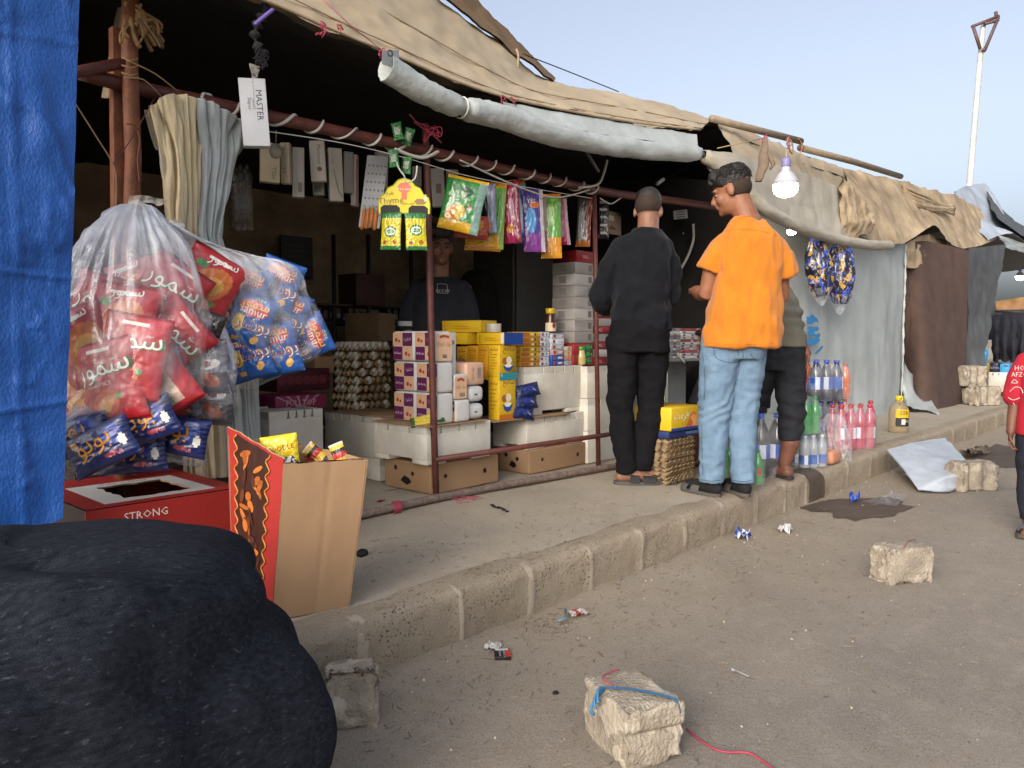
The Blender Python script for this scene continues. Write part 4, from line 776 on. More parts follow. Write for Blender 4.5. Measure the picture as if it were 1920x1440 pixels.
# green packets and blue packets on the counter
for k, (lab, zc_) in enumerate((('lowest shiny green packet beside the right post', .0), ('second shiny green packet beside the right post', .045), ('topmost shiny green packet beside the right post', .09))):
    packet('green_packet', lab, 'packet', (ux(1100), 3.24, zg+.025+zc_), (1, .1, .05*(k-1)), (0, .15, 1), .15, .06, .05, [('1d6a2a',), ('2e8a3c', ell(-.3, .1, .3, .5)), ('b9c3a2', ell(.4, .0, .15, .3))], (), 'green packets', seed=k)
for k, (lab, dz, dx) in enumerate((('lowest navy blue packet in front of the foam crate', .03, -.02), ('middle navy blue packet in front of the foam crate', .095, .01), ('topmost navy blue packet in front of the foam crate', .165, .03))):
    packet('blue_packet', lab, 'packet', (x2+wy+.075+dx, 3.15, zc+dz), (1, -.2, .15*(k-1)), (0, .3, 1), .19, .085, .06, [('16204e',), ('27357a', ell(0, .1, .5, .4)), ('8088a8', ell(.4, -.1, .08, .3, .5))], (), 'navy packets', seed=10+k)
packet('snack_packet', 'yellow and green packet lying on the cardboard before the tissue packs', 'packet', (alo.x+.06, 3.16, ahi.z+.03), (1, -.9, .25), (.3, .5, .8), .19, .06, .035, [('c9b020',), ('22551f', lambda a, b: a > .55), ('9a9a96', lambda a, b: .25 < a < .55), ('2a5a24', lambda a, b: a < -.75)], (), None, seed=20)
# ================================================================ left cluster
m_film = FILM('clear bag film', base=.05, streak=14, haze=.8, neck=1.0); m_film2 = FILM('thin shrink film', 'eef0f4', base=.09, streak=30, rough=.12); m_knot = FILM('gathered bag film', 'efe6d6', base=.5, streak=30)
GH = Vector((FW.x, FW.y, 0)).normalized()
def film_bag(name, label, rings, seed=0, mat=None, folds=26, amp=.02, knot=None, tail=None, group='clear bags of snacks', sq=2.3, hz=.45):
    """rings: (u, v, Y, half width m, half depth m, tilt) from the tied neck to the bottom"""
    C_ = [PY(r[0], r[1], r[2]) for r in rings]; A = smooth_pts(C_, 8); L = len(A)-1; n = 84; mb = MB(); vs = []
    def iv(k, t):
        x = t*(len(rings)-1); i = min(int(x), len(rings)-2); return lerp(rings[i][k], rings[i+1][k], x-i)
    for j in range(L+1):
        t = j/L; a1 = RT*math.cos(iv(5, t))-UP*math.sin(iv(5, t)); a2 = GH
        for k in range(n):
            th = 2*math.pi*k/n; c, s_ = math.cos(th), math.sin(th); q = (abs(c)**sq+abs(s_)**sq)**(-1/sq)
            wv = amp*math.sin(folds*th+3*fbm((c*2, s_*2, seed), 1.3, 2)+1.5*math.sin(t*5))*(1-t)**1.2 + .02*fbm((c*1.5+seed, s_*1.5, t*3), 1.6, 3)+.008*fbm((c*3+seed, s_*3, t*7), 2.5, 2)
            f = 1+wv/max(.05, iv(3, t)) if iv(3, t) > .03 else 1
            vs.append(A[j]+(a1*c*iv(3, t)+a2*s_*iv(4, t))*q*f)
    fs = [[j*n+k, j*n+(k+1) % n, (j+1)*n+(k+1) % n, (j+1)*n+k] for j in range(L) for k in range(n)]
    mb.add(vs, fs, mat or m_film, True); mb.add(vs[-n:], [list(range(n))], mat or m_film, True)
    o = mb.build(name); tag(o, label, 'plastic bag', group)
    if knot:
        kb_ = MB(); c = PY(*knot); kb_.ball(c, (.032, .03, .022), m_knot); kb_.build('tied_neck', o)
        if tail:
            P = [PY(*q) for q in tail]
            sheet([P[:len(P)//2], P[len(P)//2:]], 26, 14, m_knot, wr=.02, ws=16, seed=seed, smoothrows=True).build('loose_top', o)
    return o
film_bag('snack_bag', 'big clear plastic bag of red crisp packets tied at the top by the corner post', [(258, 384, 2.68, .03, .03, 0), (250, 410, 2.67, .09, .07, 0), (248, 470, 2.66, .17, .13, 0), (248, 560, 2.64, .225, .17, .05), (246, 650, 2.63, .235, .17, .08), (244, 720, 2.63, .22, .16, .15), (222, 768, 2.63, .14, .1, .2), (205, 796, 2.63, .05, .04, .2)], 1, amp=.016, knot=(258, 388, 2.67), tail=[(238, 382, 2.66), (262, 378, 2.64), (300, 386, 2.66), (242, 366, 2.66), (270, 366, 2.64), (316, 378, 2.68)])
film_bag('snack_bag', 'clear plastic bag of blue popcorn packets swinging to the right of the red one', [(296, 410, 2.74, .04, .03, .3), (350, 436, 2.73, .075, .06, .5), (430, 472, 2.71, .11, .1, .15), (474, 505, 2.70, .135, .13, -.1), (500, 585, 2.70, .17, .15, -.3), (520, 648, 2.70, .19, .15, -.42), (530, 690, 2.71, .18, .12, -.45), (532, 700, 2.71, .12, .06, -.45)], 2, folds=18, amp=.016, knot=(330, 424, 2.73), mat=FILM('looser bag film', base=.085, streak=9, haze=1.0, neck=1.4))
film_bag('snack_bag', 'clear plastic bag of silver and dark crisp packets beneath the blue popcorn bag', [(385, 590, 2.66, .03, .03, .2), (372, 625, 2.65, .1, .08, .2), (360, 680, 2.64, .15, .1, .2), (355, 730, 2.64, .16, .1, .2), (352, 766, 2.64, .14, .08, .2), (350, 776, 2.64, .1, .04, .2)], 3, folds=14, amp=.01)
film_bag('snack_bag', 'clear plastic bag of navy puff packets lying under the hanging bags', [(385, 850, 2.66, .03, .03, 1.5), (350, 828, 2.66, .08, .08, 1.4), (285, 812, 2.66, .1, .11, 1.45), (200, 818, 2.66, .115, .12, 1.55), (140, 830, 2.66, .1, .1, 1.6), (110, 836, 2.66, .04, .05, 1.6)], 4, folds=12, amp=.01)
REDP = lambda: [('a3242c',), ('7a141c', lambda a, b: abs(b) > .93), ('bf5a34', ell(-.1, -.5, .55, .3, .3)), ('cf9044', ell(-.05, -.5, .3, .16, .5)), ('4c7a3a', ell(.4, -.35, .1, .08)), ('d8cfc2', lambda a, b: .72 < b < .8 and abs(a) < .4)]
SMR = ar('سمور')
redspots = [(190, 590, 2.72, -.3, .1), (255, 560, 2.76, .2, -.3), (230, 610, 2.62, -.15, 0), (310, 556, 2.66, -.6, .3), (165, 655, 2.68, .5, .2), (250, 668, 2.54, -.18, .05), (310, 640, 2.60, -.9, .25), (210, 716, 2.58, .2, -.2), (290, 712, 2.56, .6, .1), (170, 720, 2.7, -.3, 0), (240, 760, 2.64, .4, .2), (385, 540, 2.66, -.5, .5)]
WHERE = ['left upper part', 'upper middle', 'middle, half veiled by the film', 'upper right', 'left edge', 'centre, its lettering fully readable', 'right side', 'lower left', 'lower right with a printed back panel', 'lower left corner', 'very bottom', 'right edge beside the blue popcorn packets']
for k, (u, v, Y_, ang, yaw) in enumerate(redspots):
    r, up_ = img_axes(ang, yaw, .1*math.sin(k*2))
    tx = [(SMR, .03, .22, .092, '2c6b3c', .08, .0012), (SMR, 0, .235, .088, 'd9e2d4', .08, .0024), ('FAMILY', 0, -.02, .018, 'd6c8b4', .05), ('paprika', -.4, -.05, .012, 'd9d0c8'), ('chips', .5, .5, .012, 'd9d0c8', .1)]
    rg = REDP()
    if k == 8: rg += [('b9a08c', lambda a, b: -.5 < a < .5 and -.8 < b < .8), ('d8d8d2', lambda a, b: -.35 < a < .35 and .35 < b < .72), ('3f4a48', lambda a, b: -.4 < a < .3 and -.2 < b < .2), ('5c8a4a', lambda a, b: -.4 < a < .2 and -.75 < b < -.6)]; tx = [('|||||||||', 0, .53, .05, '2b2b33')]
    if k in (1, 2, 4, 9, 11): rg += [('bf6a34', ell(.05, .1, .7, .45, .4)), ('d09a4a', ell(.1, .05, .4, .25, .4)), ('3f7a36', ell(-.5, .5, .2, .12))]; tx = [('FAMILY', 0, -.62, .03, 'd6c8b4', .05), (SMR, .1, .72, .05, 'd9e2d4', .1)]
    packet('crisp_packet', 'red crisp packet in the tied clear bag, %s' % WHERE[k], 'crisp packet', PY(u, v, Y_), r, up_,   .215, .27, .08, rg, tx, 'red crisp packets', seed=30+k)
BLUP = lambda: [('1f4f94',), ('17407c', lambda a, b: abs(b) > .94), ('b5302c', ell(.05, .5, .7, .3, -.1)), ('d8b23c', ell(-.45, -.12, .3, .32, .2)), ('d7a048', ell(.62, -.1, .14, .12)), ('d7a048', ell(.48, -.6, .2, .13, .6)), ('c9953f', ell(-.4, -.72, .16, .1))]
BOX = ar('بوشار'); n_ = 0
for k, (u, v, dy, ang) in enumerate(((462, 545, -.02, -.38), (522, 535, -.05, -.36), (470, 603, -.07, -.33), (536, 590, -.03, -.42), (465, 662, -.05, .3), (520, 655, -.08, .25), (572, 636, -.06, -1.15), (440, 625, .04, -.3), (505, 606, .05, -.4), (512, 564, .04, -.4), (542, 612, .03, -.5))):
    r, up_ = img_axes(ang, .05*(k % 3-1), .05)
    packet('popcorn_packet', 'blue popcorn packet inside the swinging clear bag, %s' % ('upper left', 'at the top with the large red badge', 'in the middle', 'right edge', 'lower left, badge turned upward', 'bottom beside the lowest corner', 'lower right, turned on its side', 'far left behind the others', 'deep in the middle', 'upper right corner', 'rightmost tip')[k], 'popcorn packet', PY(u, v, 2.72+dy), r, up_, .165, .2, .06, BLUP(),
           [(SMR, .05, .58, .05, 'd9b45e', -.05, .0014), ('samur', .08, .37, .042, 'dcdad6', -.05), (BOX, .18, -.12, .062, 'dfe0e0', 0, .0012), (BOX, .18, -.12, .056, '8c2430', 0, .0022), ('chips', .2, .86, .02, 'c2cc6a')], 'blue popcorn packets', seed=50+k)
SILP = lambda: [('6d6c74',), ('38343a', lambda a, b: b < -.2), ('9a4b34', ell(.1, -.45, .5, .25, -.3)), ('c9c6c2', ell(.2, .1, .5, .18, .1)), ('7c2f44', ell(.1, .12, .22, .12)), ('55504e', lambda a, b: abs(b) > .93)]
for k, (u, v, dy, ang) in enumerate(((350, 640, -.02, -.2), (310, 710, -.06, .35), (390, 690, -.06, .1), (330, 745, -.02, .3), (400, 745, -.06, -.1), (300, 640, .05, .6))):
    r, up_ = img_axes(ang); packet('crisp_packet', 'silver crisp packet in the lower hanging bag, %s' % ('at its top', 'on its left', 'on its right', 'at the bottom left', 'at the bottom right', 'far left behind the red packets')[k], 'crisp packet', PY(u, v, 2.63+dy), r, up_, .15, .19, .055, SILP(), [('Chips', -.05, .55, .04, 'dad8d6', .12), ('oriental', 0, .33, .014, 'cfcac8', .12)], 'silver crisp packets', seed=70+k)
r, up_ = img_axes(-.35); packet('crisp_packet', 'black and red packet with yellow lettering between the hanging bags', 'crisp packet', PY(388, 624, 2.58), r, up_, .1, .15, .04, [('1c1618',), ('8a2018', lambda a, b: b < -.45)], [(ar('المكس'), 0, .0, .05, 'd0a82a', -.1)], seed=81)
NAVP = lambda: [('15204f',), ('2c3f86', ell(.5, .3, .3, .5)), ('b98a58', ell(-.6, .5, .12, .16)), ('d2cdc2', ell(.75, -.1, .1, .3)), ('8a3440', ell(.3, -.55, .2, .12))]
for k, (u, v, dy, ang) in enumerate(((190, 838, -.1, .45), (270, 795, -.1, .4), (330, 815, -.08, -.2), (140, 820, 0, .2), (250, 850, -.03, .1))):
    r, up_ = img_axes(ang); packet('puff_packet', 'navy puff packet with orange lettering in the lowest bag, %s' % ('left front', 'upper middle', 'right end', 'far left', 'at the bottom')[k], 'puff packet', PY(u, v, 2.62+dy), r, up_, .22, .13, .06, NAVP(), [(ar('بوبو'), -.05, .05, .085, 'c98420', .1), ('Puff', .5, -.6, .02, 'c6808a')], 'navy puff packets', seed=90+k)
# curtain tied back at the left
tag(sheet([[Q(276, 206, 2.98), Q(310, 180, 2.95), Q(345, 178, 2.95), Q(378, 196, 2.98)], [Q(300, 300, 2.98), Q(325, 290, 2.95), Q(348, 290, 2.95), Q(372, 292, 2.98)], [Q(316, 420, 3.0), Q(334, 424, 2.97), Q(350, 430, 2.97), Q(368, 436, 3.0)], [Q(330, 640, 3.02), Q(360, 640, 3.0), Q(385, 640, 3.0), Q(410, 640, 3.02)], [Q(345, 890, 3.05), Q(380, 896, 3.02), Q(400, 896, 3.02), Q(425, 894, 3.04)]], 110, 90, M('sun warmed cloth', 'c9b894', rough=.8, var=.06, scale=5, bump=.2, bscale=90), wr=.009, ws=5, seed=31, fold=(4.2, .017), back=m_cream).build('curtain'), 'sun warmed cloth curtain gathered on the top rail beside the corner post', 'curtain')  # warm sunlight on the curtain put into the cream colour
tag(sheet([[Q(352, 186, 2.99), Q(385, 188, 2.96), Q(420, 208, 2.99), Q(463, 228, 3.04)], [Q(366, 290, 3.0), Q(390, 285, 2.97), Q(418, 290, 3.0), Q(446, 296, 3.03)], [Q(364, 432, 3.0), Q(378, 436, 2.98), Q(392, 440, 3.0), Q(410, 446, 3.03)], [Q(400, 640, 3.02), Q(425, 640, 3.0), Q(448, 640, 3.0), Q(472, 640, 3.05)], [Q(415, 890, 3.05), Q(440, 890, 3.02), Q(465, 884, 3.04), Q(492, 866, 3.08)]], 110, 90, m_white, wr=.009, ws=5, seed=33, fold=(4.2, .017), back=m_white).build('curtain'), 'grey white half of the same curtain beside the cream half', 'curtain')  # same curtain out of the sun, its shade put into the grey
# red carton with cut window
def RB():
    lo = Vector((.86, 2.5, PAVE)); zt = .585
    lo = PY(160, 952, 2.52); hi = PY(454, 917, 2.52); yb = 3.1
    t = thing('red_carton', 'red cardboard carton with a window cut in its lid under the hanging bags', 'carton', ((lo.x+hi.x)/2, 2.8, PAVE)); zt = (lo.z+hi.z)/2; x0, x1 = lo.x, hi.x
    mr = M('red carton print', '93241f', rough=.55, var=.08, scale=5, bump=.1); b = MB()
    w0, w1, y0, y1 = lerp(x0, x1, .30), lerp(x0, x1, .74), 2.62, 2.88
    b.box((x0, 2.52, PAVE+.001), (x1, 2.526, zt-.004), mr); b.box((x0, yb-.006, PAVE+.001), (x1, yb, zt-.004), mr); b.box((x0, 2.526, PAVE+.001), (x0+.006, yb-.006, zt-.004), INK('2a1c1c')); b.box((x1-.006, 2.526, PAVE+.001), (x1, yb-.006, zt-.004), mr)  # left side inked dark: the tarpaulin's shade put into its colour
    O, U, V = Vector((x1-.33, 2.519, zt-.07)), Vector((1, 0, 0)), Vector((0, 0, 1))
    for st, dz in (('STRONG', .03), (ar('شوك'), -.015)): b.text(st, INK('d8cfc8'), lambda x, y, dz=dz: O+U*x+V*(y+dz), .035)
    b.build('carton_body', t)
    rn = random.Random(6); N = 40; inn = []; 
    for k in range(N):
        q = k/N*4; e = rn.uniform(-.008, .008)
        inn.append([Vector((lerp(w0, w1, q), y0+e, zt)), Vector((w1+e, lerp(y0, y1, q-1), zt)), Vector((lerp(w1, w0, q-2), y1+e, zt)), Vector((w0+e, lerp(y1, y0, q-3), zt))][int(q)])
    def ringpts(a, b, c, d): return [[Vector((lerp(a, b, k/10), c, zt)) for k in range(10)], [Vector((b, lerp(c, d, k/10), zt)) for k in range(10)], [Vector((lerp(b, a, k/10), d, zt)) for k in range(10)], [Vector((a, lerp(d, c, k/10), zt)) for k in range(10)]]
    outer = sum(ringpts(x0, x1, 2.52, yb), []); midr = sum(ringpts(w0-.08, w1+.06, y0-.05, y1+.06), [])
    l = MB(); l.add(outer+midr, [[k, (k+1) % N, N+(k+1) % N, N+k] for k in range(N)], mr); m_l = M('white label print', 'c9c5bc', var=.06, bump=0); l.add([p+Vector((0, 0, .0)) for p in midr]+inn, [[k, (k+1) % N, N+(k+1) % N, N+k] for k in range(N)], m_l)
    l.add(inn+[p-Vector((0, 0, .006)) for p in inn], [[k, (k+1) % N, N+(k+1) % N, N+k] for k in range(N)], m_card); l.add([p-Vector((0, 0, .006)) for p in outer+inn], [[k, N+k, N+(k+1) % N, (k+1) % N] for k in range(N)], m_card2)
    for st, dx in (('Made in Syria', .1),): l.text(st, INK('3a3a3a'), lambda x, y: Vector((w0+dx-x, y1+.03-y, zt+.0012)), .03)
    l.build('lid', t); MB().box((x0+.01, 2.53, PAVE+.01), (x1-.01, yb-.01, PAVE+.02), m_card2).build('carton_floor', t)
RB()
# tall cardboard box with red printed flap
def TB():
    a, b, c = PZ(510, 1166), PZ(655, 1138), PZ(436, 1126); d = b+c-a
    at, bt, ct = PY(531, 872, a.y+.005), PY(691, 862, b.y+.005), PY(426, 818, c.y); dt = bt+ct-at; dt.z = bt.z+.02
    t = thing('cardboard_box', 'tall open cardboard box with a red and brown printed side on the kerb edge', 'cardboard box', (a+d)/2)
    def wall(p, q, pt, qt, m, mi, seed, wv=.0007):
        n_ = (q-p).cross(pt-p).normalized(); mb = MB()
        def f(u, v, off=0):
            x = p.lerp(q, u).lerp(pt.lerp(qt, u), v); r = (.0015*math.sin(u*17+seed)+.004*max(0, fbm((u*6, seed, 0), 2)))*(v > .97)
            return x+Vector((0, 0, r+.002))+n_*(wv*fbm((u*1.6+seed, v*1.6, 0), 1.2)*3+off+.0025*math.exp(-((u-.55)/.02)**2)*-1)
        mb.grid(lambda u, v: f(u, v), 30, 30, m, True); mb.grid(lambda u, v: f(1-u, v, -.007), 30, 30, mi, True)
        for r in range(30): mb.quad(f(r/30, 1), f((r+1)/30, 1), f((r+1)/30, 1, -.007), f(r/30, 1, -.007), M('cut card edge', 'b59a74', bump=0))
        return mb, f
    wall(a, b, at, bt, m_card, m_card2, 1)[0].build('front_panel', t); wall(b, d, bt, dt, m_card, m_card2, 2)[0].build('side_panel', t); wall(d, c, dt, ct, m_card, m_card2, 3)[0].build('back_panel', t)
    m_choc = M('dark brown print', '33180f', rough=.5, var=.2, scale=14, bump=0); mr = M('red carton print', 'a92a24')
    ct2 = ct+(ct-c).normalized()*.03; at2 = at+(at-a).normalized()*.015
    mb, f = wall(c, a, ct2, at2, mr, m_card2, 4)
    fl = lambda u, v, o=.0015: f(min(.995, max(.005, u)), min(.995, max(.005, v)))+(a-c).cross(ct-c).normalized()*o
    lo_, hi_ = (lambda v: .17+.035*math.sin(v*70)), (lambda v: .76+.035*math.sin(v*64+1))
    mb.grid(lambda u, v: fl(lerp(lo_(v), hi_(v), u), lerp(.05, .985, v)), 16, 90, m_choc, True)
    rn = random.Random(9)
    for k in range(34):
        cu, cv, ru, rv, an = rn.uniform(.28, .66), rn.uniform(.1, .95), rn.uniform(.05, .12), rn.uniform(.02, .055), rn.uniform(0, 3); mo = INK(rn.choice(('a0561f', '8a4a1e', '5e3018', 'b8682a', '4a2414')))
        P = [(max(.24, min(.7, cu+ru*math.cos(q*.5)*math.cos(an)-rv*math.sin(q*.5)*math.sin(an))), max(.07, min(.97, cv+.5*(ru*math.cos(q*.5)*math.sin(an)+rv*math.sin(q*.5)*math.cos(an))))) for q in range(12)]
        mb.add([fl(x, y, .0022+.00012*k) for x, y in P], [list(range(12))], mo)
    for e in (lo_, hi_): mb.tube([fl(e(v/60), lerp(.05, .985, v/60), .003) for v in range(61)], .003, INK('b3742c'), 4)
    mb.build('printed_panel', t)
    dy = (c-a).normalized(); flb = MB(); P0, P1 = at.lerp(bt, .03), at.lerp(bt, .97)
    flb.grid(lambda u, v: P0.lerp(P1, u)+dy*(.045*v*(1+.3*math.sin(u*14)))+Vector((0, 0, .006-.03*v*v+.004*math.sin(u*25)*v)), 24, 5, m_card2, True); flb.build('torn_flap', t)
    return at, bt, c, d, 0, (bt-at).normalized(), dy
ta, tb, tc_, td, tht, tdx, tdy = TB()
r, up_ = img_axes(.15); packet('snack_packet', 'yellow packet with dark lettering standing inside the tall cardboard box', 'packet', ta+tdx*.07+tdy*.15+Vector((0, 0, -.01)), r, up_, .12, .17, .04, [('cdb41e',), ('d8d6c8', lambda a, b: abs(b+.1) < .25 and abs(a) < .8)], [('AZZA', 0, -.05, .045, '1e2c66', .1), ('NOODLE', .1, .5, .022, '8a2a20', .1)], seed=101)
for k in range(3):
    u = (630, 645, 668)[k]; r, up_ = img_axes((.9, .9, .4)[k]); packet('candy_roll', 'patterned red and yellow candy wrapper in the right corner of the tall cardboard box, %s' % ('lower', 'middle', 'upper')[k], 'candy wrapper', ta+tdx*(.2+.025*k)+tdy*(.26-.08*k)+Vector((0, 0, -.015-.005*k)), r, up_, .05, .15, .035, [('b8342c',), ('d0a83a', lambda a, b: math.sin(b*9) > .3), ('2a2422', lambda a, b: math.sin(b*9+2) > .75), ('c9c2b8', lambda a, b: abs(b) > .9)], (), 'candy wrappers in the box', seed=110+k)
# blanket over a heap of goods
m_felt = M('navy felt blanket', '25282f', rough=.98, var=.5, scale=45, bump=.5, bscale=260, col2='17191f', stretch=(1, 2.6, 2.6), detail=8, spec=.1)
def felt():
    t = m_felt.node_tree; N = t.nodes; L = t.links; b = N['Principled BSDF']; ln = b.inputs['Base Color'].links[0].from_socket
    v = N.new('ShaderNodeTexNoise'); v.inputs['Scale'].default_value = 90; v.inputs['Detail'].default_value = 2; mp = N.new('ShaderNodeMapping'); mp.inputs['Scale'].default_value = (.6, 2.2, 1.6); mp.inputs['Rotation'].default_value = (0, 0, .5); tc = N.new('ShaderNodeTexCoord')
    L.new(tc.outputs['Object'], mp.inputs[0]); L.new(mp.outputs[0], v.inputs['Vector']); mr = N.new('ShaderNodeMapRange'); mr.inputs[1].default_value = .64; mr.inputs[2].default_value = .82; L.new(v.outputs[0], mr.inputs[0])
    mx = N.new('ShaderNodeMix'); mx.data_type = 'RGBA'; L.new(mr.outputs[0], mx.inputs[0]); L.new(ln, mx.inputs[6]); mx.inputs[7].default_value = (*srgb('50545c'), 1); L.new(mx.outputs[2], b.inputs['Base Color'])
felt()
def heap(u, v):
    th = 2*math.pi*u; c, s_ = math.cos(th), math.sin(th); q = (abs(c)**2.6+abs(s_)**2.6)**(-1/2.6); t = v
    r = math.sin(min(1, t)*math.pi/2)**.62; z = .675*(1-t**3.4)-.05*t
    flut = .085*t**2.2*math.sin(6*th+2*math.sin(2*th)+1.2*t)+.05*fbm((c*1.2, s_*1.2, t*.8), 1.3, 3)*t
    x, y = .385+.55*c*q*(r+flut), 1.60+.47*s_*q*(r+flut)
    x -= .22*max(0, (1.5-y))*.6
    d = .04*fbm((x*1.3+4, y*1.3, z*1.3), 2.0, 3)+.03*math.exp(-((x*.5+y-1.62+.1*math.sin(x*5))/.045)**2)*max(0, min(1, (.62-x)*3))-.06*max(0, .32-abs(fbm((x+2, y*1.6, z), 1.5, 2)))*(t > .05)
    rs_ = max(0, min(1, (c-.25)*2)); d += rs_*(-.055*math.exp(-((z-.50)/.06)**2)+.012*math.exp(-((z-.30)/.09)**2)-.05*math.exp(-((z-.12)/.05)**2))
    if z < .6: d += .018*math.sin(9*th+4*z+2*fbm((x*2, y*2, z*2), 1, 2))*min(1, (.6-z)*3)
    d -= .012*max(0, 1-abs(fbm((x*.9+5, y*.8, z*.9), 1.2, 1))/.16)**2
    g = .207 if y > 1.85 else .006
    return Vector((x+c*(.5+.5*rs_)*d, y+s_*.5*d, max(g, z+(d*(1-rs_) if t < .95 else 0))))
bk = MB().grid(heap, 260, 130, m_felt, True, True)
tag(bk.build('blanket_heap'), 'dark navy felt blanket draped over a heap in the near left corner', 'blanket')

# concrete blocks --------------------------------------------------------
m_block = M('pale broken concrete', '9f9483', rough=.95, var=.2, scale=12, bump=.9, bscale=110, col2='7c7265'); m_chalk = M('chalky broken edge', 'a79d8c', rough=.95, var=.2, scale=16, bump=.8, bscale=60)
def block(label, c, d, rz, seed, broken=.02, grooves=(), tilt=0, name='concrete_block', group='concrete blocks on the road'):
    d = Vector(d); R = Matrix.Rotation(rz, 3, 'Z') @ Matrix.Rotation(tilt, 3, 'X'); bm = bmesh.new(); bmesh.ops.create_cube(bm, size=1)
    for v in bm.verts: v.co = Vector((v.co.x*d.x, v.co.y*d.y, v.co.z*d.z))
    bmesh.ops.bevel(bm, geom=bm.edges[:], offset=.005, segments=1, affect='EDGES'); bmesh.ops.subdivide_edges(bm, edges=[e for e in bm.edges if e.calc_length() > .03], cuts=24, use_grid_fill=True)
    bmesh.ops.recalc_face_normals(bm, faces=bm.faces[:]); bm.normal_update()
    for v in bm.verts:
        p = v.co; n = v.normal; e = sum(1 for a, b in zip(p, d/2) if abs(a) > b*.8)
        v.co = p+n*(broken*.22*fbm(p+Vector((seed*5, 0, 0)), 16, 4)+.0015*fbm(p, 90, 2)-(broken if e >= 2 else 0)*max(0, fbm(p+Vector((seed*7, 3, 0)), 14, 3)+.12)*1.5)
        for gx, gz, gw, gd in grooves:
            if abs(p.y+d.y/2) < .02 or True:
                k = math.exp(-((p.z-gz*d.z)/gw)**2) if gx is None else math.exp(-((p.x-gx*d.x)/gw)**2)
                if p.y < -d.y*.3 and k > .02: v.co.y += gd*k
    lowest = min((R @ v.co).z for v in bm.verts)
    for v in bm.verts: v.co = R @ v.co+Vector(c)+Vector((0, 0, -lowest-.004))
    mb = MB(); bm.verts.index_update(); fs = [[v.index for v in f.verts] for f in bm.faces]; fl = []
    for f in bm.faces: fl.append(m_chalk if fbm(f.calc_center_median()*1.0+Vector((seed, 0, 0)), 14, 2) > .28 else m_block)
    mb.add([v.co.copy() for v in bm.verts], fs, m_block, True, fl); bm.free(); return tag(mb.build(name), label, 'concrete block', group)
block('broken concrete block standing by the kerb next to the navy blanket', PZ(662, 1378, 0)+Vector((.04, .06, 0)), (.145, .12, .155), -.62, 1, .022, ((None, .16, .03, .014), (None, .44, .04, .03)))
bs = block('concrete block with a blue strap on it in the near road', PZ(1200, 1420, 0)+Vector((.04, .05, 0)), (.17, .22, .15), -.42, 2, .012, ((None, .05, .008, .014),))
rb = MB(); cb = bs.location; Rb = Matrix.Rotation(-.42, 3, 'Z'); f2 = lambda x, y, z: Vector((cb.x, cb.y, 0))+Rb @ Vector((x, y, z))
m_strap = M('blue strap', '3d7399', rough=.5, var=.15)
pts = smooth_pts([f2(-.085, .02, .155), f2(-.03, .0, .152), f2(.03, -.06, .153), f2(.06, -.105, .15), f2(.064, -.118, .12)], 6)
rb.grid(lambda u, v: poly(pts, u)+Rb @ Vector((.006*(v-.5)*1.6, .006*(v-.5)*1.6, .002)), 30, 1, m_strap, True)
for k in range(3): rb.tube(smooth_pts([f2(-.075, .02, .155), f2(-.1-.01*k, .005, .16-.02*k), f2(-.115, -.02+.01*k, .14-.02*k)], 4), .004, m_strap, 5)
rb.tube(smooth_pts([f2(-.05, .02, .158), f2(-.06, .05, .162), f2(-.03, .085, .156), f2(.02, .1, .154)], 5), .0022, m_pink, 5)
rb.build('blue_strap', bs)
pk = MB().tube(smooth_pts([PZ(1288, 1370, 0), PZ(1320, 1396, 0), PZ(1356, 1412, 0), PZ(1400, 1414, 0), PZ(1430, 1430, 0), PZ(1470, 1460, 0)], 6), .0028, m_pink, 5)
for p in range(len(pk.v)): pk.v[p].z += .004
tag(pk.build('pink_string'), 'pink string trailing on the road from the blue strapped block', 'string')
b3 = block('pale concrete block with string round it, alone in the middle of the road', PZ(1712, 1096, 0)+Vector((.03, .06, 0)), (.23, .13, .155), -.55, 3, .02)
block('pale hollow concrete block leaning against the silver insulation sheet', PZ(1838, 922, 0)+Vector((.02, .06, 0)), (.30, .16, .2), -.6, 4, .03, ((-.2, 0, .03, .035), (.22, 0, .04, .03)))
st = MB(); cb = b3.location
for dx in (.05,): st.tube([Vector((cb.x, cb.y, 0))+Matrix.Rotation(-.55, 3, 'Z') @ Vector(q) for q in ((-.05, -.066, .158), (.05, .02, .161), (.118, .05, .158), (.122, .04, .08), (.118, -.02, .02))], .0018, m_ochre, 5)
st.build('string', b3)
for lab, (u, v), zz0, dd, rz_, gr in (('pale broken block lowest left in the far block stack', (1822, 757), PAVE, (.2, .2, .2), .3, ()), ('hollow pale block lowest right in the far block stack', (1858, 761), PAVE, (.4, .2, .24), -.5, ((-.2, 0, .05, .05), (.1, 0, .05, .05))), ('hollow pale block topmost in the far block stack', (1834, 758), PAVE+.23, (.36, .2, .26), -.5, ((-.15, 0, .05, .04), (.2, 0, .05, .05)))):
    block(lab, PZ(u, v, PAVE)+Vector((0, .1, zz0-PAVE)), dd, rz_, 5+zz0*3+u, .035, gr, group='concrete blocks stacked by the far shop')
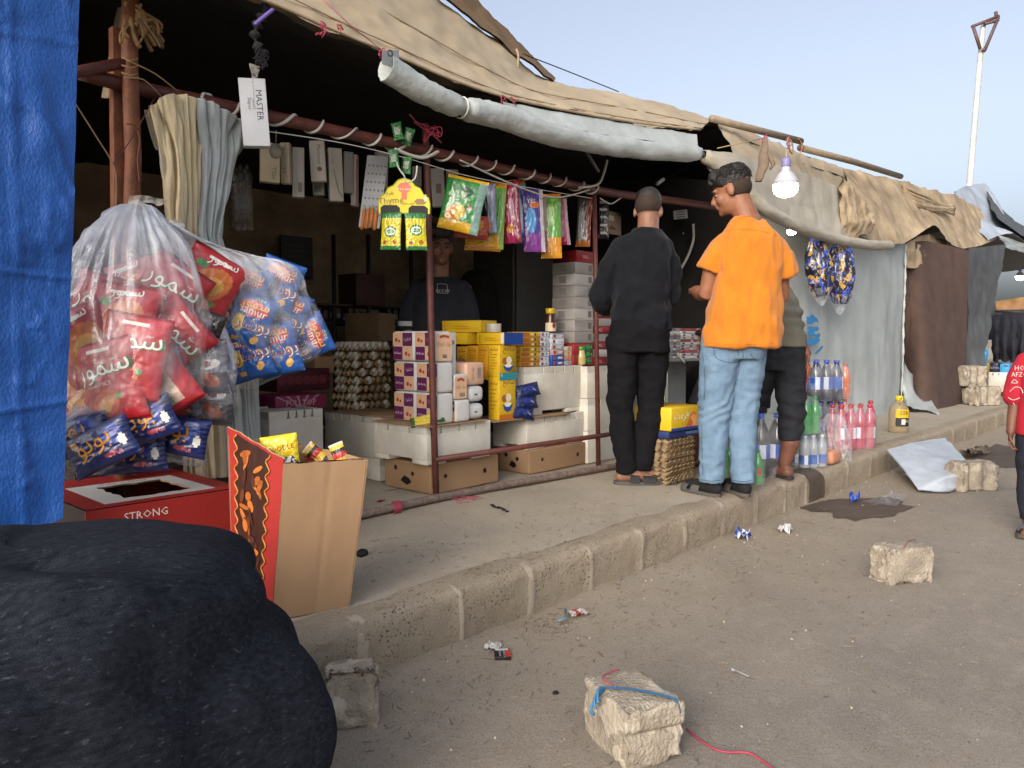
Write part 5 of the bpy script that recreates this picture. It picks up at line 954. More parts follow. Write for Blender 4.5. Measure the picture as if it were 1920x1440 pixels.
# silver insulation sheet folded against the kerb
m_ins = M('silver foam sheet', 'a9b0b8', rough=.45, var=.05, scale=8, bump=.3, bscale=90, col2='989fa8'); m_ins2 = M('grey foam underside', '5d6168', rough=.8, var=.15)
A_, B_, C2, D_ = PZ(1663, 848, .2)+Vector((0, 0, .02)), PZ(1760, 836, .2)+Vector((.1, -.02, .06)), PZ(1834, 888, .12), PZ(1722, 918, .03)
is_ = sheet([[A_, A_.lerp(B_, .5)+Vector((0, 0, .01)), B_], [A_.lerp(D_, .55)+Vector((0, 0, .015)), (A_+B_+C2+D_)/4+Vector((0, 0, .02)), B_.lerp(C2, .5)], [D_, D_.lerp(C2, .5)+Vector((0, 0, .03)), C2], [PZ(1780, 922, .02), PZ(1800, 912, .03), PZ(1812, 900, .06)], [PZ(1690, 892, .01), PZ(1740, 880, .02), PZ(1800, 880, .03)]], 40, 40, m_ins, wr=.006, ws=6, seed=41, back=m_ins, thick=.008)
tag(is_.build('insulation_sheet'), 'folded silver grey foam sheet leaning on the kerb down to the road', 'foam sheet')
# small rubbish
def scrap(name, label, cat, c, rx, ry, rz_, col, dec=(), crumple=.004, h=.004, group=None):
    mb = MB(); c = Vector(c); R = RZ(rz_); cols = [INK(x) for x in col]
    mb.grid(lambda u, v: c+R @ Vector(((u-.5)*rx, (v-.5)*ry, h+crumple*(1+fbm((u*3+c.x*9, v*3, c.y), 1.5, 3)*1.6))), 14, 12, cols[0], False, False, lambda u, v: cols[min(len(cols)-1, int((u+.12*math.sin(v*9))*len(cols)))])
    for st_, x, y, hh, cc in dec: mb.text(st_, INK(cc), lambda a, b: c+R @ Vector((x+a, y+b, h+crumple*2.2+.002)), hh)
    return tag(mb.build(name), label, cat, group)
m4 = PZ(943, 1232, road_z(1.9, 1.6)); mbx = MB(); lo = m4+Vector((-.028, -.032, .002)); mbx.box(lo, lo+Vector((.052, .066, .012)), INK('1e1a1c'), .001)
decorate(mbx, lo, lo+Vector((.052, .066, .012)), [('T', 'r', .72, 0, 1, .8, 'c03526'), ('T', 'r', .1, .76, .9, .98, 'c8c4bc'), ('T', 't', '10 X 24 PCS', .62, .4, .012, 'dddddd', math.pi/2), ('T', 't', 'MATCHES', .35, .4, .01, 'cccccc', math.pi/2)]+[('T', 'p', [(.68, .1+.11*i), (.68, .19+.11*i), (.82, .145+.11*i)], 'c03526') for i in range(6)])
cc = Vector((m4.x, m4.y, m4.z)); mbx.v = [cc+RZ(-.75) @ (p-cc) for p in mbx.v]; tag(mbx.build('cigarette_packet'), 'flattened black and red packet lying on the road dust', 'packet')
scrap('paper_scrap', 'crumpled pale grey wrapper beside the flattened black and red packet', 'litter', PZ(924, 1216, .01), .06, .05, .4, ['b5b2ac', '9d9a96'], crumple=.007)
scrap('paper_scrap', 'grey and red wrapper on the road near the kerb foot', 'litter', PZ(1083, 1152, .02), .07, .055, -.5, ['a9a39c', '8f3634', 'a9a39c'], crumple=.006)
s1 = MB().tube([PZ(1046, 1164, .03), PZ(1061, 1160, .03), PZ(1060, 1142, .03)], .0035, M('blue straw', '5f8aa0', bump=0), 6); tag(s1.build('drinking_straw'), 'bent blue drinking straw beside the grey and red wrapper', 'straw')
scrap('foil_scrap', 'blue and white crumpled wrapper at the foot of the kerb', 'litter', PZ(1392, 1008, .02), .13, .07, .3, ['b9bcc4', '1f3f8c', 'c3c6cc', '24468f'], crumple=.022)
scrap('plastic_scrap', 'white scrap of plastic right of the blue and white wrapper', 'litter', PZ(1472, 998, .01), .09, .06, .2, ['aeaaa6', 'bdbab6'], crumple=.02)
scrap('foil_scrap', 'small shiny blue wrapper on the damp patch of road', 'litter', PZ(1602, 940, .02), .08, .06, .4, ['27479a', '16307a', '3458b0'], crumple=.03)
fm = MB(); c = PZ(1668, 938, .01); fm.grid(lambda u, v: c+Vector(((u-.5)*.42, (v-.5)*.2*(1-.5*u), .01+.04*abs(fbm((u*4, v*4, 2), 1.6, 3))*math.sin(math.pi*u)*math.sin(math.pi*v))), 30, 16, m_film2, True); tag(fm.build('plastic_film'), 'crumpled clear plastic film on the road by the damp patch', 'plastic film')
sp = MB(); a, b = PZ(1372, 1257, 0), PZ(1404, 1272, 0); d = (b-a).normalized(); e = Vector((-d.y, d.x, 0)); L_ = (b-a).length
sp.grid(lambda u, v: a+d*L_*u+e*((v-.5)*(.016 if u < .28 else .008)*(1 if u > .05 else .5))+Vector((0, 0, .006-(.003*math.sin(math.pi*u/.28) if u < .28 else 0))), 20, 4, M('white plastic', 'b9b9b8', rough=.4, bump=0), True); tag(sp.build('plastic_spoon'), 'small white plastic spoon lying on the road', 'spoon')
rg_ = MB().tube(smooth_pts([PZ(922, 948), PZ(930, 954), PZ(938, 953), PZ(945, 958), PZ(951, 961)], 5), [.008+.004*math.sin(i) for i in range(21)], m_black, 6, flat=.4); 
for p in rg_.v: p.z += .006
tag(rg_.build('black_strap'), 'twisted black strap scrap on the pavement by the long pipe', 'litter')
for (u, v, s_, lab) in ((678, 1042, .03, 'dark pebble on the pavement right of the tall cardboard box'), (735, 1295, .012, 'dark stone chip on the road beside the broken block'), (1042, 1302, .012, 'small dark stone in the near road'), (782, 1293, .014, 'white shell chip on the near road by the kerb')):
    mb = MB(); mb.ball(PZ(u, v, PAVE if u == 678 else .0)+Vector((0, 0, s_*.3)), (s_, s_*.7, s_*.5), m_chalk if 'white' in lab else m_dark, 9, 6)
    for p in mb.v: p += Vector((1, 1, 1))*s_*.25*fbm(p, 60, 2)
    tag(mb.build('stone'), lab, 'stone')
scrap('paper_scrap', 'flat red scrap of paper on the pavement under the produce box', 'litter', PZ(714, 941), .05, .03, .3, ['8e2a2c'], crumple=.003)
scrap('leaf_litter', 'dry brown leaves and rubbish in the gutter beyond the concrete block', 'litter', PZ(1830, 852, .02), .5, .12, -.1, ['5b4a38', '3f352b', '8a7a64', '5b4a38', '463a2e'], crumple=.03)
# ================================================================ hanging goods
def hung(label, u0, u1, v0, v1, Y_, col='b3a894', dec=(), yaw=-.55, th=.045, tilt=0, group='cigarette cartons hanging inside the shop', name='hanging_carton', cat='carton', str_to=None):
    a = PY((u0+u1)/2, v1, Y_); b = PY((u0+u1)/2, v0, Y_); k = (a-EYEP).dot(FW)/FPX; w_ = (u1-u0)*k*.86; h = b.z-a.z
    lo = Vector((a.x-w_/2, Y_, a.z)); hi = Vector((a.x+w_/2, Y_+th, b.z)); mb = MB(); mb.box(lo, hi, INK(col), .002); decorate(mb, lo, hi, dec)
    c = Vector(((lo.x+hi.x)/2, Y_+th/2, hi.z)); R = Matrix.Rotation(yaw, 3, 'Z') @ Matrix.Rotation(tilt, 3, 'Y'); mb.v = [c+R @ (p-c) for p in mb.v]
    o = tag(mb.build(name), label, cat, group)
    return o, c
V = math.pi/2
o, c = hung('white carton lettered MASTER hanging from tape in front of the top rail', 452, 508, 148, 274, 2.9, 'c3c4c6', [('F', 't', 'MASTER', .72, .6, .034, '3a3a40', -V), ('F', 't', 'WHITE', .5, .62, .014, '777777', -V), ('F', 't', 'Super', .34, .62, .022, '777777', -V), ('F', 'r', .52, .7, .54, .9, 'a8a8aa')], -.5, .05, -.06, None)
mb = MB(); mb.grid(lambda u, v: c+Vector(((u-.5)*.035*(1-.3*math.sin(v*5)), -.025, v*.075-.02+.0)), 6, 10, m_knot, True); mb.build('tape', o)
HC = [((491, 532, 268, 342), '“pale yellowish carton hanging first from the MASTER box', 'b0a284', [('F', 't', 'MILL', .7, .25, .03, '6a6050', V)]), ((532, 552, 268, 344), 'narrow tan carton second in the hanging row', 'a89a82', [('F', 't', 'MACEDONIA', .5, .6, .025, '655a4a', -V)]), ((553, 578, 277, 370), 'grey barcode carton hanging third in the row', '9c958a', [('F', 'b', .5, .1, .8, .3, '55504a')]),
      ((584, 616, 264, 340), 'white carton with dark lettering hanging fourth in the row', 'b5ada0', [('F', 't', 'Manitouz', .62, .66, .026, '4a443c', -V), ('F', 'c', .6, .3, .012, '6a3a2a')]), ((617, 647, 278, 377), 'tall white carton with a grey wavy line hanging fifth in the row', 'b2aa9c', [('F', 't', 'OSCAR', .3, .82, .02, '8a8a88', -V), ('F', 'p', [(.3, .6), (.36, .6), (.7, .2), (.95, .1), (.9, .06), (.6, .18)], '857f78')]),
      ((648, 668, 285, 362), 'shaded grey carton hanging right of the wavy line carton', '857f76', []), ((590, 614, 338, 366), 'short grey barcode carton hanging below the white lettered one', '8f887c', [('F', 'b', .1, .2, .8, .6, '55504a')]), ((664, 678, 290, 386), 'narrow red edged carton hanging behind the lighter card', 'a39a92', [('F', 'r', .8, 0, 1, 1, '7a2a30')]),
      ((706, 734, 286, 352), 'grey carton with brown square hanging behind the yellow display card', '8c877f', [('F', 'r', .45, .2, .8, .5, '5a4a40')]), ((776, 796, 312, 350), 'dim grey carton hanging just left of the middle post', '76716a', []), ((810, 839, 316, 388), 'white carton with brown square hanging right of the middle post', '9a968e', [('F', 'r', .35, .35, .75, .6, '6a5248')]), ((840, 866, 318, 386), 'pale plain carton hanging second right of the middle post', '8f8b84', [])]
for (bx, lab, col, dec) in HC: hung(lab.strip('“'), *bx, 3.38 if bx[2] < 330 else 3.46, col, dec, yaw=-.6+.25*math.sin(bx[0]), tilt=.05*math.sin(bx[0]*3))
# card of orange lighters
mb = MB(); O = PY(692, 427, 3.2); r, up_ = img_axes(-.0, .3); up2 = (up_+r*.12).normalized(); W_, H_ = .105, .37
mb.add([O+r*a+up2*b+GH*e for e in (0, .004) for a, b in ((-W_/2, 0), (W_/2, 0), (W_/2, H_), (-W_/2, H_))], [[0, 1, 2, 3], [7, 6, 5, 4], [0, 4, 5, 1], [1, 5, 6, 2], [2, 6, 7, 3], [3, 7, 4, 0]], INK('a9aaab'))
for i in range(5):
    for k in range(7): mb.add([O+r*(W_*(i-2)/5.2+dx)+up2*(.06+.042*k+dy)-GH*.001 for dx, dy in ((0, 0), (.01, .004), (.01, .008), (0, .014))], [[0, 1, 2, 3]], INK('6f6f72'))
cd = tag(mb.build('lighter_card'), 'pale display card with orange lighters on its lower half hanging from the rail', 'display card')
lm = MB()
for i in range(4): 
    p = O+r*(W_*(i-1.6)/5)-GH*.008+up2*(-.012+.006*((i*7) % 3)); lm.tube([p, p+up2*.1], .0075, INK('d0741c'), 8); lm.tube([p+up2*.1, p+up2*.115], .006, m_galv, 8)
    lm.build('lighter', cd); lm = MB()
ws_ = MB().tube([O+up2*H_, PY(692, 250, 3.06)], .0015, m_pink, 4); ws_.build('string', cd)
# yellow seasoning card with two packets
def arch():
    O = PY(758, 400, 2.93); r, up_ = img_axes(0, .1); k = (O-EYEP).dot(FW)/FPX; mb = MB()
    out = [(-48, 0), (-48, 18), (-45, 30), (-36, 36), (-30, 47), (-20, 52), (-12, 62), (0, 66), (12, 62), (20, 52), (30, 47), (36, 36), (45, 30), (48, 18), (48, 0)]
    pt = lambda x, y, e=0: O+r*x*k+up_*y*k-GH*e
    n = len(out); mb.add([pt(x, y) for x, y in out]+[pt(x, y, -.004) for x, y in out], [list(range(n)), list(range(n, 2*n))[::-1]]+[[i, n+i, n+(i+1) % n, (i+1) % n] for i in range(n)], INK('d3bf22'))
    for sx in (-1, 1): mb.add([pt(x*sx, y, .0012) for x, y in ((8, 0), (44, 0), (44, 10), (38, 15), (14, 15), (8, 10))][::sx], [list(range(6))], m_dark)
    mb.tube([pt(*p, .001) for p in out], .0025, INK('9aa81e'), 4)
    for pts, col in (([(-14, 48), (-8, 56), (0, 58), (8, 56), (14, 48), (8, 40), (5, 40), (5, 26), (-5, 26), (-5, 40), (-8, 40)], 'cc6a50'), ([(18, 22), (24, 28), (34, 28), (42, 22), (36, 17), (24, 17)], '8a6a3a'), ([(38, 36), (41, 36), (42, 22), (37, 22)], 'd8d2b0')): mb.add([pt(x, y, .0015) for x, y in pts], [list(range(len(pts)))], INK(col))
    for st, x, y, h, col, ro in (('free sam', 0, 46, 8, 'e8d8b0', 0), ('7ob', -27, 36, 10, '7a5a1c', .3), ('Thyme', -25, 22, 17, '7a5a1c', .1), ('Thyme salt', 5, 18, 6, '6a4a1c', 0)): mb.text(st, INK(col), lambda a, b, x=x, y=y: pt(x, y, .002)+r*a+up_*b, h*k, ro)
    o = tag(mb.build('display_card'), 'yellow scalloped display card with two seasoning packets before the middle post', 'display card')
    hk = MB().tube(smooth_pts([pt(-14, 96), pt(-10, 84), pt(0, 70), pt(4, 58), pt(20, 66), pt(24, 90)], 5), .004, m_cable, 6); hk.build('hook', o)
    for sx, lab in ((-1, 'left'), (1, 'right')):
        ri, u2 = img_axes(.04*sx, .25*sx)
        packet('seasoning_packet', 'yellow and green seasoning packet, %s one of the pair below the yellow card' % lab, 'packet', pt(23*sx-1, -34, .006), ri, u2, 40*k, 70*k, .022, [('c2b41c',), ('2f7038', lambda a, b: b > .68 or b < -.8), ('2c6a30', ell(0, .05*sx, .62, .3)), ('dcdccf', ell(0, .05*sx, .5, .2)), ('3f8a3c', ell(0, .05*sx, .42, .13)), ('8a3a2a', ell(-.5, -.62, .2, .1)), ('a2641c', ell(.45, -.6, .25, .12))], [(ar('زعتر'), 0, .05*sx, .03, 'e6e6d8')], 'seasoning packets', seed=130+sx)
arch()
for k, (u, v, an) in enumerate(((745, 246, .2), (765, 256, -.3), (738, 297, .1), (762, 310, -.1))):
    r, up_ = img_axes(an); packet('green_packet', 'small green packet strung above the yellow display card, %s' % ('top left', 'top right', 'lower left', 'lower right')[k], 'packet', PY(u, v, 2.98), r, up_, .05, .085, .015, [('1f5c2a',), ('8f9a86', lambda a, b: abs(b) < .45 and abs(a) < .55), ('2a7a38', lambda a, b: abs(b) > .8)], (), 'green packets on a string', seed=140+k)
# snack bags on the wire
SN = [((868, 384), 72, 98, -.22, 3.0, [('2e7a35',), ('c79a1e', lambda a, b: b < -.62), ('b8742a', ell(-.3, -.35, .5, .3, .3)), ('c7a83c', ell(-.1, -.3, .25, .28)), ('a52a22', ell(.35, -.1, .12, .09)), ('2c5436', ell(.1, .5, .3, .18)), ('6f8f84', lambda a, b: a > .6), ('c79a1e', lambda a, b: b > .88)], 'large green bag with yellow foot hanging leftmost on the wire'),
      ((884, 425), 62, 44, -.05, 3.1, [('b0482a',), ('c8862a', ell(.3, .2, .4, .5)), ('8a2a1c', lambda a, b: b < -.6)], 'orange red bag hanging low behind the large green one'),
      ((918, 392), 24, 88, .03, 3.06, [('2a2a30',), ('8388a0', lambda a, b: a > -.2), ('b0642a', ell(-.3, -.7, .6, .2))], 'black and grey bag hanging second along the wire'),
      ((930, 405), 32, 120, -.06, 3.1, [('4f9a34',), ('c9951c', lambda a, b: b < -.55), ('83a84a', lambda a, b: a > .5), ('c98a1c', lambda a, b: b > .85)], 'narrow green bag with golden foot hanging behind the grey one'),
      ((905, 455), 66, 30, -.0, 3.14, [('c9951c',), ('b0741c', lambda a, b: b < -.5)], 'golden bag bottom showing low behind the green bags'),
      ((957, 398), 36, 112, .06, 3.06, [('7c1838',), ('a02a50', lambda a, b: abs(a) < .35), ('b08a9a', ell(.2, .1, .3, .35)), ('c07a2a', ell(0, -.55, .4, .15))], 'dark magenta bag hanging in the middle of the wire'),
      ((974, 396), 30, 116, .1, 3.1, [('2a86b0',), ('b8c8d4', ell(.1, -.1, .3, .5)), ('c87a2a', lambda a, b: b > .78), ('1c4a86', lambda a, b: b < -.7)], 'sky blue bag with orange top hanging beside the magenta one'),
      ((1000, 414), 40, 112, .05, 3.04, [('4a3a86',), ('4a8ac0', ell(-.3, .0, .5, .4)), ('c86a2a', ell(.1, .5, .5, .1)), ('7a3a86', lambda a, b: b < -.45), ('c0b4b8', lambda a, b: a > .6)], 'purple and blue bag lettered YES hanging right of the sky blue one'),
      ((1014, 420), 22, 104, .02, 3.09, [('b08a80',), ('8a4a6a', lambda a, b: b < -.3), ('c8b8b0', ell(0, .3, .5, .4))], 'pinkish clear bag hanging behind the purple one'),
      ((1033, 424), 36, 116, .02, 3.05, [('5f9a3c',), ('cc8a1e', lambda a, b: b < -.35), ('8ab05a', ell(0, .4, .4, .3)), ('c8741c', lambda a, b: b > .88)], 'green and orange bag hanging lowest near the end of the wire'),
      ((1054, 416), 24, 84, .1, 3.1, [('a85a70',), ('a81c4a', lambda a, b: b < -.68), ('c8a0a8', lambda a, b: a > .4)], 'pale pink bag hanging last on the wire before the right post'),
      ((1095, 415), 26, 92, -.05, 3.12, [('5a5250',), ('8f9296', ell(-.3, -.2, .4, .7)), ('7a3a22', lambda a, b: a > .4), ('9a5a2a', lambda a, b: b < -.75)], 'brown and clear bag hanging close beside the right post'),
      ((1131, 412), 20, 70, .0, 3.2, [('1e1c1e',), ('b8b4ac', lambda a, b: math.sin(b*16) > .5 and abs(a) < .6)], 'black and white striped packet hanging right of the right post')]
for k, ((u, v), w_, h_, an, Y_, rg, lab) in enumerate(SN):
    c = PY(u, v, Y_); q = (c-EYEP).dot(FW)/FPX; r, up_ = img_axes(an, .35*math.sin(k*2.1))
    packet('snack_bag', lab, 'snack bag', c, r, up_, w_*q*1.08, h_*q*1.04, .035, [(rg[0][0],)]+rg[1:], [('YES', -.2, .62, .035, 'e0d8d8'), ('bites', 0, .5, .025, 'd86a2a')] if 'YES' in lab else ([('Potato', .05, .22, .025, 'd8d8c0')] if k == 0 else ()), 'snack bags hanging on the wire', seed=150+k, rough=.22)
# stack of cigarette cartons beside the right post
zf = zt+.002; yst = 3.22; x0 = PY(1077, 600, yst).x; x1_ = PY(1112, 600, yst).x; top = PY(1080, 468, yst).z; n_ = 10; hh = (top-zf)/n_
for k in range(n_):
    red = k in (0, 1, 9); dec = [('F', 'r', .72, .25, .9, .8, '6a625e'), ('L', 'r', .3, .2, .6, .8, '8a8480'), ('F', 'r', .1, .12, .5, .16, '8f8a86')] if not red else [('F', 't', 'GALL', .55, .5, .03, 'd8b8b4')]
    carton('cigarette_carton', '%s carton from below in the stack left of the right post' % ('lowest red', 'second red', 'third, white', 'fourth, white', 'fifth, white', 'sixth, white', 'seventh, white', 'eighth, white', 'ninth, white', 'topmost red')[k], 'carton', (x0+random.uniform(-.006, .006)+(.0 if k < 6 else .012), yst, zf+hh*k), (x1_, yst+.2, zf+hh*(k+1)-.002), '8e2228' if red else ('9c9792', 'a6a19b', '948e88')[k % 3], dec, .002, group='cigarette cartons by the right post')
x2_, x3_ = PY(1120, 600, 3.2).x, PY(1146, 600, 3.2).x
for k in range(10):
    red = k % 2 == 0
    carton('cigarette_carton', '%s carton from below in the stack right of the right post' % ('lowest red', 'second, white', 'third, red', 'fourth, white', 'fifth, red', 'sixth, white', 'seventh, red lettered', 'eighth, white', 'ninth, red', 'topmost white')[k], 'carton', (x2_+random.uniform(-.005, .005), 3.24, zf+.055*k), (x3_+.1, 3.42, zf+.055*(k+1)-.002), '85222a' if red else 'a49f9a', [('F', 't', 'GALL', .3, .5, .03, 'd8b8b4')] if red else [('F', 'r', .05, .2, .22, .8, '6f6a66')], .002, group='cigarette cartons right of the post')
pic = carton('picture_card', 'pale picture card standing in the dark behind the man in black', 'card', PY(1130, 436, 3.5), PY(1165, 400, 3.5)+Vector((0, .01, 0)), 'a08a70', [('F', 'r', .1, .6, .6, .8, 'c0b8a8'), ('F', 'p', [(.2, .2), (.5, .4), (.8, .2)], '6a4a3a')], .001)
# side table with packets, right of the man in black
tb_ = thing('side_table', 'dark steel side table with thin legs behind the man in orange', 'table', PY(1285, 800, 3.05)+Vector((0, 0, 0)))
ta0, ta1 = PY(1246, 674, 3.0), PY(1345, 674, 3.0); ztb = ta0.z
MB().box((ta0.x-.02, 2.99, ztb-.02), (ta1.x+.3, 3.45, ztb), M('dull table top', '7d7a74', rough=.6), .003).build('table_top', tb_)
for x in (ta0.x+.07, ta0.x+.1, ta1.x+.25): MB().tube([(x, 3.04, ztb-.02), (x, 3.04, PAVE)], .009, m_galv, 8).build('leg', tb_)
MB().box((ta0.x+.02, 3.4, PAVE), (ta1.x+.2, 3.42, ztb-.03), M('grey board', '8d8e8c', rough=.7)).build('back_board', tb_)
rn = random.Random(21); cw = (ta1.x-ta0.x)/3.1
for c_ in range(3):
    for k in range(11):
        h_ = .021; xx = ta0.x+cw*c_; col = ('8f8c88', 'b4b2ae', ('9a3a34', 'b39a58', 'a09a94', '8f5a3a')[k % 4])[c_] if c_ != 1 else ('bdbbb8', '9a3a34')[int(k % 4 == 2)]
        carton('cigarette_packet', 'cigarette packet on side table, %s column, layer %s from bottom' % (('left', 'middle', 'right')[c_], ('one', 'two', 'three', 'four', 'five', 'six', 'seven', 'eight', 'nine', 'ten', 'eleven')[k]), 'packet', (xx+rn.uniform(-.004, .004), 3.02+rn.uniform(-.006, .006), ztb+.001+h_*k), (xx+cw*.96, 3.14, ztb+h_*(k+1)), col, [('F', 'r', .1, .2, .25, .8, '3a3a3e'), ('F', 'r', .6, .2, .75, .8, ('c8c6c2', '7a2a2a', '5a5a5e')[k % 3])], .001, group='cigarette packets on the side table')
stm = MB().tube([PY(1270, 662, 2.96), PY(1284, 680, 2.9)], .007, m_cable, 6); tag(stm.build('paper_roll'), 'thin white paper roll sticking out from the side table', 'paper roll')
for k, (u, v, w_, h_, an) in enumerate(((1298, 440, 26, 26, .6), (1310, 455, 14, 34, -.2), (1306, 486, 16, 50, -.1), (1276, 402, 26, 16, .1), (1313, 500, 12, 34, .1))):
    c = PY(u, v, 3.6); q = (c-EYEP).dot(FW)/FPX; r, up_ = img_axes(an); mb = MB(); W_, H_ = w_*q, h_*q
    mb.add([c+r*a*W_/2+up_*b*H_/2+GH*e for e in (0, .02) for a, b in ((-1, -1), (1, -1), (1, 1), (-1, 1))], [[0, 1, 2, 3], [7, 6, 5, 4], [0, 4, 5, 1], [1, 5, 6, 2], [2, 6, 7, 3], [3, 7, 4, 0]], INK('8f8b86'))
    for i in range(3): mb.add([c+r*(a*W_*.3)+up_*(H_*(.3*(i-1))+b*H_*.07)-GH*.002 for a, b in ((-1, -1), (1, -1), (1, 1), (-1, 1))], [[0, 1, 2, 3]], INK('4f4b48'))
    tag(mb.build('blister_card'), 'small grey blister card hanging in the dark near the man in orange, %s' % ('tilted one', 'narrow one', 'longest one', 'highest one', 'lowest one')[k], 'card', 'blister cards in the dark')
hs_ = MB().tube(smooth_pts([PY(1300, 420, 3.5), PY(1300, 450, 3.5), PY(1290, 480, 3.5), PY(1276, 505, 3.5)], 6), .012, m_cable, 7); tag(hs_.build('white_hose'), 'curved white hose in the dark between the two standing men', 'hose')
sc_ = MB().tube([PY(1098, 282, 3.3), PY(1122, 322, 3.3)], .012, M('grey bar', '77777a', bump=0), 6); tag(sc_.build('tube_lamp'), 'unlit grey tube hanging under the dark roof near the white roll', 'tube')
sb = MB().tube([PY(1232, 345, 3.2), PY(1244, 336, 3.2)], .014, m_cable, 6); sb.tube(smooth_pts([PY(1244, 336, 3.2), PY(1275, 322, 3.1), PY(1318, 292, 2.8)], 4), .003, m_black, 4); tag(sb.build('cord_socket'), 'white socket on a dark cord beneath the roof behind the men', 'socket')
bl_ = thing('light_bulb', 'unlit small glass bulb hanging below the MASTER carton', 'bulb', PY(517, 290, 3.2)); bg_ = MB(); bg_.lathe(PY(517, 298, 3.2), [(.002, 0), (.02, .008), (.028, .03), (.024, .05), (.014, .068)], M('dull bulb glass', '8f897e', rough=.15, bump=0), 14); bg_.build('glass', bl_); MB().tube([PY(517, 270, 3.2), PY(518, 245, 3.05)], .002, m_cable, 4).build('wire', bl_)

# inside of the shop: cartons, cabinet, shelves, poster
def inbox(label, u0, u1, v0, v1, Y_, d, col, dec=(), name='carton', cat='carton', mat=None, R=None, bev=.004):
    a = PY(u0, v1, Y_); b = PY(u1, v0, Y_); return carton(name, label, cat, (a.x, Y_, a.z), (b.x, Y_+d, b.z), mat or col, dec, bev, R)
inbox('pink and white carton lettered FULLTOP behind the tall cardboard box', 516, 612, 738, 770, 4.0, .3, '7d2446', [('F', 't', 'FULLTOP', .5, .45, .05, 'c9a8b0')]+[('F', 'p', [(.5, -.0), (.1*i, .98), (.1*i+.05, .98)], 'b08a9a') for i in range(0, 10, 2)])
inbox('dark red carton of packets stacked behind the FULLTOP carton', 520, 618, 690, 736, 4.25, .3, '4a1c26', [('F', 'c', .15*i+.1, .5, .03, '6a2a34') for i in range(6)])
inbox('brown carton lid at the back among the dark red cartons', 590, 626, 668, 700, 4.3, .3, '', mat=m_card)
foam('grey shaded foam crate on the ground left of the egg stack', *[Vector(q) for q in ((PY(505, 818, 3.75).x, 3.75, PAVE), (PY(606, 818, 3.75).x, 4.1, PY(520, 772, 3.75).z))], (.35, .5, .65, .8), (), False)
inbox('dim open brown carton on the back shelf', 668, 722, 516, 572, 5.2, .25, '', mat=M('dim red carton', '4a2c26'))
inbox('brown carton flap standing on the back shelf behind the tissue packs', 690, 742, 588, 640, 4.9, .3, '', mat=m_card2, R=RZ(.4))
sh = thing('shelf', 'dark steel shelf of small goods along the back wall', 'shelf', PY(700, 700, 5.3)); za = PY(700, 606, 5.3).z
m_shelf = M('dark steel shelf', '3a3632', rough=.5, metal=.3)
for dz in (0, .45, -.5): MB().box((PY(560, 600, 5.3).x, 5.25, za-.02+dz-(.3 if dz else 0)), (PY(780, 600, 5.3).x, 5.65, za+dz-(.3 if dz else 0)), m_shelf, .003).build('board', sh)
for u in (625, 690, 770): MB().tube([PY(u, 440, 5.28), Vector((PY(u, 440, 5.28).x, 5.28, PAVE))], .018, m_shelf, 8).build('upright', sh)
rn = random.Random(31)
for k in range(14):
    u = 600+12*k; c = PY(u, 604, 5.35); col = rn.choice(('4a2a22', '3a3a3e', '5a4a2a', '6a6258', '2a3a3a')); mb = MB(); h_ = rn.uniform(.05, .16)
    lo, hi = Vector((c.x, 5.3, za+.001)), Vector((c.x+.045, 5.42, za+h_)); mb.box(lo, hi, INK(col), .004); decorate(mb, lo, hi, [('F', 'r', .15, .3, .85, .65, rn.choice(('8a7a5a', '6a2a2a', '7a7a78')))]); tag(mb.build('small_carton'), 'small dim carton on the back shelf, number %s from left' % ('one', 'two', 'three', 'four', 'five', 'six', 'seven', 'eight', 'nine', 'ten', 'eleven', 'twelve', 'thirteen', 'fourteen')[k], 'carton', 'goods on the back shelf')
cab = thing('cabinet', 'grey upright cabinet in the dark behind the hanging snack bags', 'cabinet', PY(1000, 690, 4.6))
a, b = PY(962, 620, 4.6), PY(1042, 450, 4.6); m_cab = M('grey cabinet', '4d4944', rough=.5, var=.1)
MB().box((a.x, 4.6, PAVE), (b.x, 5.1, b.z), m_cab, .008).build('body', cab); MB().box((a.x+.02, 4.575, PAVE+.1), (b.x-.02, 4.598, b.z-.03), m_cab, .004).build('door', cab); MB().box((b.x-.06, 4.55, 1.0), (b.x-.04, 4.574, 1.2), m_shelf, .003).build('handle', cab)
ps = MB(); a, b = PY(528, 522, 5.9), PY(586, 446, 5.9); ps.box((a.x, 5.9, a.z), (b.x, 5.92, b.z), INK('24221f')); decorate(ps, Vector((a.x, 5.9, a.z)), Vector((b.x, 5.92, b.z)), [('F', 'r', .1, .1+.13*i, .9-.2*(i % 2), .16+.13*i, '33302b') for i in range(6)]); tag(ps.build('dark_cloth'), 'dark printed cloth hanging on the beige back wall', 'cloth')
sk = MB()
for i in range(3):
    a = PY(440+11*i, 308, 3.6); sk.lathe(a-Vector((0, 0, .33)), [(.005, 0), (.028, .01), (.026, .1), (.03, .16), (.027, .22), (.03, .27), (.006, .33)], FILM('dark bottle film', '6a6258', base=.5), 12)
    tag(sk.build('cup_sleeve'), 'clear sleeve of plastic cups hanging behind the curtain, %s' % ('left', 'middle', 'right')[i], 'cup sleeve', 'cup sleeves by the curtain'); sk = MB()
# sacks behind the shopkeeper with light gaps
sk = MB(); c = PY(905, 600, 5.0); sk.ball(c+Vector((0, 0, .0)), (.28, .25, .5), m_liner, 20, 14); 
for p in sk.v: p += .05*Vector((fbm(p, 3), fbm(p, 3.3), fbm(p, 2.7)))
tag(sk.build('dark_sack'), 'big dark sack heaped behind the shopkeeper', 'sack')

